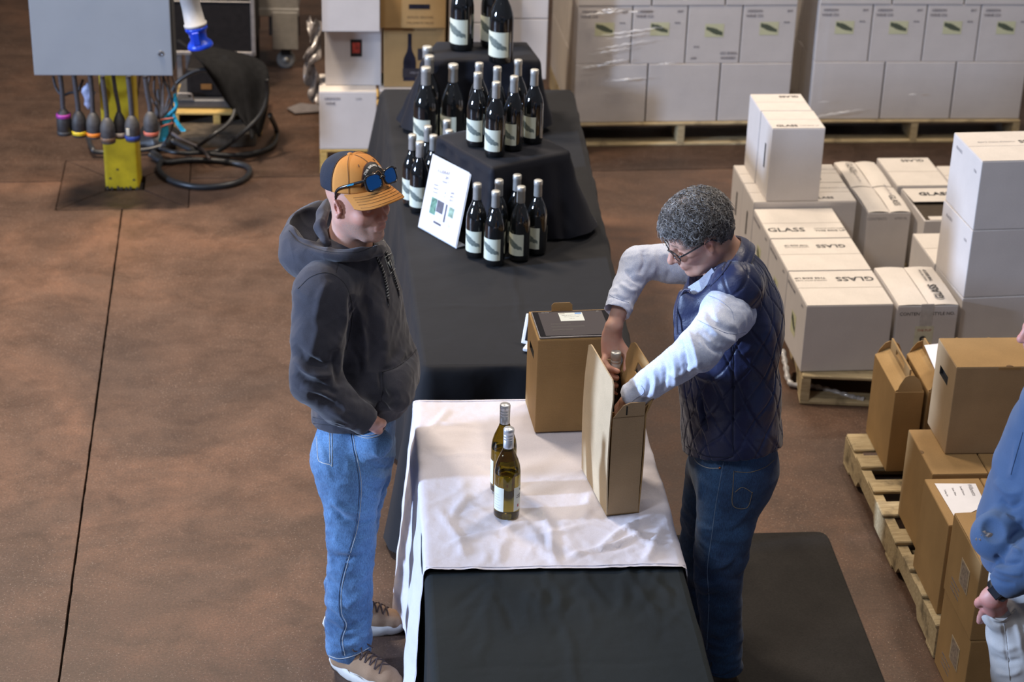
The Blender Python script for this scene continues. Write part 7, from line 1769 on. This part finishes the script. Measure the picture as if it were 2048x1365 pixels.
    for pts in ([(1283, 772), (1288, 780), (1286, 788), (1272, 797), (1262, 806)], [(1414, 590), (1440, 602), (1462, 620), (1468, 640)], [(1395, 640), (1425, 655), (1460, 668), (1498, 664)]): seam(bs, T, pts, .0009, thr, 'shirt_seam', .0004, 6, s_)
    seam(bs, T, [(1216, 588), (1232, 597), (1258, 606)], .0009, thr, 'cuff_seam', .0004, 6, s_)
    # vest
    VN = bpy.data.materials.new('quilted_navy_nylon'); VN.use_nodes = True; t = VN.node_tree; b = t.nodes['Principled BSDF']; b.inputs['Base Color'].default_value = (.017, .024, .075, 1); b.inputs['Roughness'].default_value = .42; b.inputs['Sheen Weight'].default_value = .25; b.inputs['Sheen Roughness'].default_value = .4; b.inputs['Specular IOR Level'].default_value = .45
    t.links.new(ramp(t, noise(t, coords(t), 9, 4), [(.3, (.014, .019, .058)), (.7, (.022, .031, .092))]), b.inputs['Base Color'])
    bump(t, b, noise(t, coords(t), 45, 4, .6, 1.5), .28, .004)
    B = Blob((.42, 5.22, .76), (1.14, 5.98, 1.62), .0040)
    sq_ = (lat, 1.30)
    B.chain([AY(1460, 885, 5.60), AY(1461, 840, 5.60), AY(1458, 770, 5.60), AY(1455, 690, 5.60), AY(1452, 620, 5.60), AY(1450, 575, 5.60)], [.152, .155, .156, .150, .142, .112], .04, sq_)
    B.cap(AY(1478, 560, 5.60), AY(1474, 575, 5.45), .085, .078, .05); B.cap(AY(1450, 548, 5.62), AY(1440, 548, 5.75), .075, .07, .05); B.ell(AY(1500, 640, 5.60), (.10, .16, .14), None, .06)
    B.ell(AY(1510, 880, 5.60), (.075, .14, .09), None, .05)
    B.cap(nk+Vector((-.02, 0, .0)), nb+Vector((-.01, 0, .04)), .060, .082, .01, None, True)
    B.ell(AY(1412, 560, 5.58), (.062, .060, .055), None, .008, True)
    # armhole hollow and hems
    B.cut(AY(1460, 918, 5.45), (.16, -.30, -1)); B.cut(AY(1466, 925, 5.45), (1.0, .2, -2.2), (1, 1, 1), (1, 1, 1)) if False else None
    V, q = B.mesh(2)
    def quilt(P, N):
        ang = np.arctan2(P[:, 1]-5.60, P[:, 0]-.66); s1 = ang*.19; z = P[:, 2]
        j1 = .010*np.sin(z*23+ang*3)+.008*np.sin(ang*7+z*9); pp = .075
        a = (s1+z*.62+j1)/pp; b_ = (s1-z*.62+j1*.7+.02)/pp
        g = lambda t: np.abs((t % 1)-.5)*2     # 1 at the stitch line
        d1 = (1-g(a))*pp*.5; d2 = (1-g(b_))*pp*.5
        return -.0036*(np.exp(-(d1/.0040)**2)+np.exp(-(d2/.0040)**2))*(.35+.65*np.clip(1.2+snoise(P, 3, 97, 2), 0, 1))+.0022*snoise(P, 12, 95, 2)+.003*snoise(P, 4, 96, 2)
    V = puff(V, q, quilt)
    V = strokes(V, q, [([(1462, 600), (1466, 700), (1466, 800), (1465, 905)], 2.2, -.004), ([(1400, 790), (1404, 830), (1413, 862)], 3.5, -.016), ([(1395, 785), (1398, 830), (1408, 868)], 3, .005), ([(1352, 600), (1346, 640), (1350, 668)], 3.5, .005), ([(1450, 700), (1480, 710), (1510, 690)], 6, .005), ([(1530, 620), (1545, 700), (1548, 800)], 8, .004), ([(1375, 740), (1420, 760), (1455, 750)], 6, .005), ([(1370, 820), (1430, 835), (1500, 820)], 7, -.004)])
    v_ = person_mesh('vest', V, q, T, VN); bv = bvh_of(V, q)
    # stand-up collar and the open front edge as one puffy band
    top = [AY(1349, 606, 5.520), AY(1362, 580, 5.500), AY(1392, 590, 5.478), AY(1422, 566, 5.470), AY(1450, 538, 5.475), AY(1473, 508, 5.500), AY(1484, 484, 5.560), AY(1479, 472, 5.640), AY(1455, 476, 5.720), AY(1418, 508, 5.765), AY(1385, 540, 5.770)]
    bot = [AY(1353, 705, 5.465), AY(1370, 696, 5.452), AY(1396, 660, 5.440), AY(1436, 612, 5.432), AY(1470, 574, 5.440), AY(1497, 540, 5.470), AY(1510, 506, 5.560), AY(1504, 492, 5.660), AY(1474, 502, 5.755), AY(1430, 536, 5.800), AY(1392, 566, 5.800)]
    tp, bt_ = spline(top, 6), spline(bot, 6); V_ = []; n1 = len(tp); m1 = 14
    axis = AY(1420, 545, 5.61)
    for i in range(n1):
        out = (tp[i]+bt_[i])/2-axis; out.z = 0; out.normalize()
        for side in (1, -1):
            for k in range(m1+1):
                t_ = k/m1 if side > 0 else 1-k/m1; pf = math.sin(math.pi*t_)**.6; qd = .0035*abs(math.sin(t_*math.pi*2.0)); p = tp[i].lerp(bt_[i], t_)+out*(.010*pf*side+(qd if side > 0 else 0)-.002); V_.append(p-T.location)
    w1_ = 2*(m1+1); F_ = [[i*w1_+k, i*w1_+(k+1) % w1_, (i+1)*w1_+(k+1) % w1_, (i+1)*w1_+k] for i in range(n1-1) for k in range(w1_)]+[list(range(w1_)), list(range(n1*w1_-1, (n1-1)*w1_-1, -1))]
    mobj('collar', pyd('collar', V_, F_), VN, v_)
    st = simple('vest_seam', (.008, .012, .04), .6)
    for pts in ([(1463, 600), (1466, 700), (1466, 800), (1465, 905)], [(1372, 893), (1410, 912), (1450, 915), (1466, 912)], [(1478, 935), (1520, 925), (1556, 895)], [(1470, 506), (1455, 535), (1430, 565), (1400, 590)]): seam(bv, T, pts, .0016, st, 'piping', .0008, 6, v_)
    # zip tape with teeth along the open front edge
    zp = [p-T.location+Vector((-.006, -.004, 0)) for p in spline([AY(1384, 578, 5.478), AY(1372, 580, 5.488), AY(1361, 602, 5.500), AY(1357, 635, 5.475), AY(1359, 668, 5.455)], 8)]
    if len(zp) > 3:
        o = mobj('zip_tape', tube_me(zp, .0028, 6), simple('zip_tape', (.05, .06, .12), .6), v_); tm = simple('zip_teeth', (.30, .32, .40), .3, metal=.7); dn = spline(zp, 3)
        for p in dn[::2]: mobj('zip_tooth', box_me(-.0016, .0016, -.0016, .0016, -.0008, .0008), tm, o, p+Vector((-.002, -.002, .001)))
    # shirt collar point
    for pts in ([AY(1376, 574, 5.52), AY(1398, 560, 5.50), AY(1424, 536, 5.50), AY(1432, 548, 5.495), AY(1404, 582, 5.495), AY(1386, 590, 5.505)],):
        mobj('shirt_collar', sheet_me([p-T.location for p in pts], .003), SH, T)
    mobj('shirt_collar', tube_me([p-T.location for p in spline([AY(1432, 545, 5.50), AY(1462, 520, 5.545), AY(1470, 500, 5.60), AY(1462, 486, 5.66)], 6)], .012, 8), SH, T)
    # shoes
    BRS = simple('dark_brown_shoe', (.04, .028, .02), .45, var=.2)
    an = anL; shoe(T, (an.x+.055, an.y+.02, 0), (an.x-.22, an.y-.06, 0), 1, BRS, simple('dark_sole', (.03, .025, .02), .6), BLACKPL)
    an = anR; shoe(T, (an.x+.055, an.y, 0), (an.x-.225, an.y+.01, 0), -1, BRS, MATS['dark_sole'], BLACKPL)
man_vest()

# ================================================================== PERSON IN THE BLUE SWEATSHIRT AT THE RIGHT EDGE
def person_blue():
    T = thing('person', 'person in a blue sweatshirt and light trousers, cut off by the right edge', 'person', (1.45, 4.95, 0))
    f = Vector((-.97, -.24, 0)); l = Vector((.24, -.97, 0)); lat = (l.x, l.y, 0); Y = 4.92
    HM = head_matrix(AY(2113, 640, 4.95), 190, 14, 0)
    nk, chs, bel, pel = AY(2125, 770, 4.96), AY(2120, 880, 4.95), AY(2072, 1060, 4.94), AY(2068, 1190, 4.94)
    shL, elL, wrL = AY(2128, 850, 4.76), AY(2122, 1085, 4.70), AY(2000, 1178, 4.735)
    shR, elR, wrR = AY(2110, 800, 5.14), AY(2120, 1000, 5.24), AY(2050, 1110, 5.12)
    hp1, kn1, an1 = AY(2050, 1250, 4.84), AY(2058, 1460, 4.80), AY(2078, 1720, 4.84); hp2, kn2, an2 = AY(2066, 1230, 5.03), AY(2060, 1420, 5.06), AY(2085, 1630, 5.06)
    B = Blob((1.0, 4.45, .0), (1.85, 5.40, 1.80), .0040)
    add_head(B, HM, .98, .95)
    nb = HM @ Vector((-.03, 0, -.06)); B.cap(nb, nk, .054, .062, .03); B.cap(nk, chs, .07, .10, .04, (lat, 1.3)); B.cap(chs, bel, .10, .10, .03, (lat, 1.25)); B.cap(bel, pel, .10, .11, .03, (lat, 1.2))
    for s_, e_, w_ in ((shL, elL, wrL), (shR, elR, wrR)): B.cap(nk, s_, .05, .05, .03); B.cap(s_, e_, .045, .038, .02); B.cap(e_, w_, .038, .027, .02)
    for h_, k_, a_ in ((hp1, kn1, an1), (hp2, kn2, an2)): B.cap(pel, h_, .09, .075, .03); B.cap(h_, k_, .07, .048, .02); B.cap(k_, a_, .048, .035, .02)
    H0 = AY(1988, 1196, 4.745); H1 = AY(1990, 1218, 4.77); B.cap(wrL, H0, .027, .031, .012, ((1, 0, 0), 1.1)); B.cap(H0, H1, .030, .026, .012, ((1, 0, 0), 1.25))
    for i, u in enumerate((-.026, -.008, .010, .027)):
        m0 = H1+Vector((u, .004, -.006)); B.chain([m0, m0+Vector((.002, .026, -.030)), m0+Vector((.002, .040, -.054)), m0+Vector((.002, .046, -.072))], [.0125, .0112, .010, .009], .003)
    B.chain([H0+Vector((-.026, .0, -.004)), H0+Vector((-.034, .018, -.028)), H0+Vector((-.030, .040, -.046)), H0+Vector((-.026, .052, -.06))], [.0145, .0125, .0115, .010], .005)
    V, q = B.mesh(1); tn = head_tint(V, HM, .98, False); hd = np.linalg.norm(V-V3(H1), axis=1) < .08; tn[:, 0] = np.maximum(tn[:, 0], hd*.5)
    person_mesh('body', V, q, T, SKIN3, ('tint', tn))
    Bh = Blob(HM.translation-Vector((.16, .16, .16)), HM.translation+Vector((.16, .16, .16)), .004); R3 = HM.to_3x3(); w = lambda x, y, z: HM @ Vector((x, y, z))
    Bh.ell(w(-.020, 0, .032), (.104, .083, .097), R3, .01); Bh.cut(w(.055, 0, .05), R3 @ Vector((1, 0, -.35))); Bh.ell(w(.055, 0, -.03), (.075, .11, .068), R3, .01, True); Bh.cut(w(-.05, 0, -.06), R3 @ Vector((.2, 0, -1)))
    V, q = Bh.mesh(1); V = puff(V, q, lambda P, N: .003*snoise(P, 22, 171, 2)); person_mesh('hair', V, q, T, simple('brown_hair', (.07, .045, .03), .6, var=.4, vscale=90, bstr=.8, bscale=240))
    # trousers
    KH = mat_fabric('light_khaki', (.50, .48, .46), var=.05, scale=1000, rough=.85, sheen=.1, bs=.15)
    B = Blob((1.0, 4.45, .04), (1.85, 5.40, 1.00), .0045)
    B.cap(AY(2072, 1170, 4.94), AY(2068, 1240, 4.94), .125, .125, .03, (lat, 1.3)); B.chain([hp1, hp1.lerp(kn1, .5), kn1, an1], [.110, .098, .082, .068], .04); B.chain([hp2, hp2.lerp(kn2, .5), kn2, an2], [.106, .094, .08, .066], .04)
    B.ell(AY(1998, 1228, 4.80), (.05, .05, .05), None, .03); B.cut((0, 0, .08), (0, 0, -1))
    V, q = B.mesh(2); V = puff(V, q, lambda P, N: .005*snoise(P, 5, 181, 2, (1, 1, 1.6)))
    V = strokes(V, q, [([(1972, 1215), (1985, 1238), (2010, 1240), (2030, 1215)], 3, .006), ([(1972, 1220), (1985, 1246), (2012, 1248)], 3, -.006), ([(2005, 1245), (2012, 1290), (2015, 1340)], 3, -.004), ([(1975, 1280), (2005, 1300), (2045, 1290)], 7, .006), ([(1980, 1310), (2010, 1325), (2045, 1320)], 6, -.006), ([(2030, 1240), (2040, 1275), (2046, 1310)], 6, .006), ([(1990, 1345), (2020, 1350), (2046, 1340)], 6, .006)])
    p_ = person_mesh('trousers', V, q, T, KH); bk = bvh_of(V, q); ks = simple('khaki_stitch', (.38, .36, .34), .8)
    for pts in ([(2008, 1245), (2014, 1290), (2018, 1340), (2020, 1362)], [(1974, 1216), (1984, 1236), (2006, 1242), (2030, 1222)]): seam(bk, T, pts, .0014, ks, 'seam', .0006, 6, p_)
    # sweatshirt
    BS = mat_fabric('heather_blue_fleece', (.055, .100, .195), var=.14, scale=800, rough=.9, sheen=.3, bs=.3)
    B = Blob((.98, 4.42, .62), (1.88, 5.42, 1.62), .0045); sq_ = (lat, 1.32)
    B.chain([AY(2068, 1150, 4.94), bel, AY(2100, 960, 4.94), chs, AY(2122, 830, 4.95)], [.140, .158, .150, .140, .11], .05, sq_); B.cap(nk, shL, .062, .085, .05); B.cap(nk, shR, .062, .082, .05)
    B.chain([shL, AY(2128, 960, 4.71), elL], [.090, .084, .078], .04); B.chain([elL, AY(2065, 1130, 4.70), AY(2022, 1160, 4.725)], [.076, .066, .052], .035); B.cap(AY(2030, 1155, 4.72), AY(2002, 1172, 4.735), .046, .042, .008)
    cw_ = AY(2000, 1174, 4.736); cn = (wrL-elL).normalized(); B.cut(cw_, cn, cw_-Vector((.08, .08, .08)), cw_+Vector((.08, .08, .08))); B.cap(AY(2006, 1170, 4.735), AY(1984, 1190, 4.745), .033, .033, .003, None, True)
    B.chain([shR, elR, wrR], [.084, .072, .052], .035)
    # gaping front pocket
    B.ell(AY(1996, 1074, 4.83), (.076, .085, .068), None, .025)
    B.ell(AY(1984, 1064, 4.745), (.052, .085, .046), Euler((0, math.radians(30), 0)).to_matrix(), .004, True)
    B.cut(AY(1990, 1168, 4.80), (.1, -.25, -1), None, (5, 6, .86)); B.cap(nk+Vector((0, 0, .02)), nb+Vector((0, 0, .05)), .062, .08, .01, None, True)
    V, q = B.mesh(2); V = puff(V, q, lambda P, N: .004*snoise(P, 4, 191, 2, (1, 1, 1.3)))
    V = strokes(V, q, [([(2000, 1000), (2020, 1015), (2046, 1000)], 7, -.010), ([(1990, 960), (2015, 985), (2046, 985)], 8, .008), ([(2005, 1030), (2025, 1045), (2046, 1040)], 7, .008), ([(1990, 1110), (2010, 1128), (2046, 1125)], 6, -.010), ([(1985, 1135), (2010, 1145), (2046, 1150)], 6, .009), ([(1975, 1150), (2000, 1165), (2030, 1170)], 5, -.007), ([(2015, 1080), (2030, 1100), (2046, 1105)], 6, .009), ([(2035, 880), (2030, 930), (2020, 960)], 7, .006), ([(2046, 1060), (2028, 1075), (2018, 1095)], 6, -.009)])
    s_ = person_mesh('sweatshirt', V, q, T, BS); bb = bvh_of(V, q); sm = simple('sweat_seam', (.03, .06, .13), .9)
    for pts in ([(2046, 865), (2030, 920), (2022, 950)],): seam(bb, T, pts, .0013, sm, 'stitching', .0005, 6, s_)
    # grey glove crumpled in the pocket
    c_ = AY(1972, 1080, 4.80); bm = bmesh.new(); bmesh.ops.create_icosphere(bm, subdivisions=3, radius=1)
    for v in bm.verts: k_ = 1+.22*math.sin(v.co.x*5+v.co.z*7)*math.cos(v.co.y*6+v.co.z*3); v.co = Vector((v.co.x*.026, v.co.y*.020, v.co.z*.026))*k_
    tag(mobj('glove', bm_mesh(bm, 'glove'), simple('glove_grey', (.17, .15, .14), .9, var=.2), None, c_), 'crumpled grey glove in the front pocket of the blue sweatshirt', 'glove')
    # watch
    Wt = thing('wristwatch', 'black rectangular smart watch on the wrist of the person in blue', 'watch', AY(1993, 1184, 4.72)); ax = (wrL-elL).normalized(); a1 = ax.cross(Vector((0, 1, 0))).normalized(); a2 = ax.cross(a1).normalized(); cc = (wrL+ax*.004)
    def ringpt(an, r): return cc+(a1*math.cos(an)*r*1.0+a2*math.sin(an)*r)-Wt.location
    V_ = []; F_ = []
    for i in range(28):
        an = 2*math.pi*i/28
        for dx, rr in ((-.010, .0325), (.010, .0325), (.010, .0355), (-.010, .0355)): V_.append(tuple(ringpt(an, rr)+ax*dx))
    for i in range(28):
        j = (i+1) % 28
        for k in range(4): F_.append([i*4+k, j*4+k, j*4+(k+1) % 4, i*4+(k+1) % 4])
    mobj('strap', pyd('strap', V_, F_), BLACKPL, Wt)
    vd = (_C-cc); vd = (vd-ax*vd.dot(ax)).normalized(); sd = ax.cross(vd).normalized(); M = Matrix(((ax.x, sd.x, vd.x, (cc+vd*.036-Wt.location).x), (ax.y, sd.y, vd.y, (cc+vd*.036-Wt.location).y), (ax.z, sd.z, vd.z, (cc+vd*.036-Wt.location).z), (0, 0, 0, 1)))
    mobj('watch_case', box_me(-.012, .012, -.020, .020, -.005, .005, .003, 2, M), simple('watch_black', (.012, .012, .014), .15, coat=.6), Wt); mobj('watch_face', box_me(-.009, .009, -.016, .016, .005, .0055, 0, 1, M), simple('watch_glass', (.03, .032, .04), .06, coat=.8), Wt)
    KS = simple('worn_shoe', (.20, .18, .16), .7)
    for a in (an1, an2): shoe(T, (a.x+.06, a.y, 0), (a.x-.22, a.y-.03, 0), 1, KS, MATS['bone_sole'], BLACKPL)
person_blue()
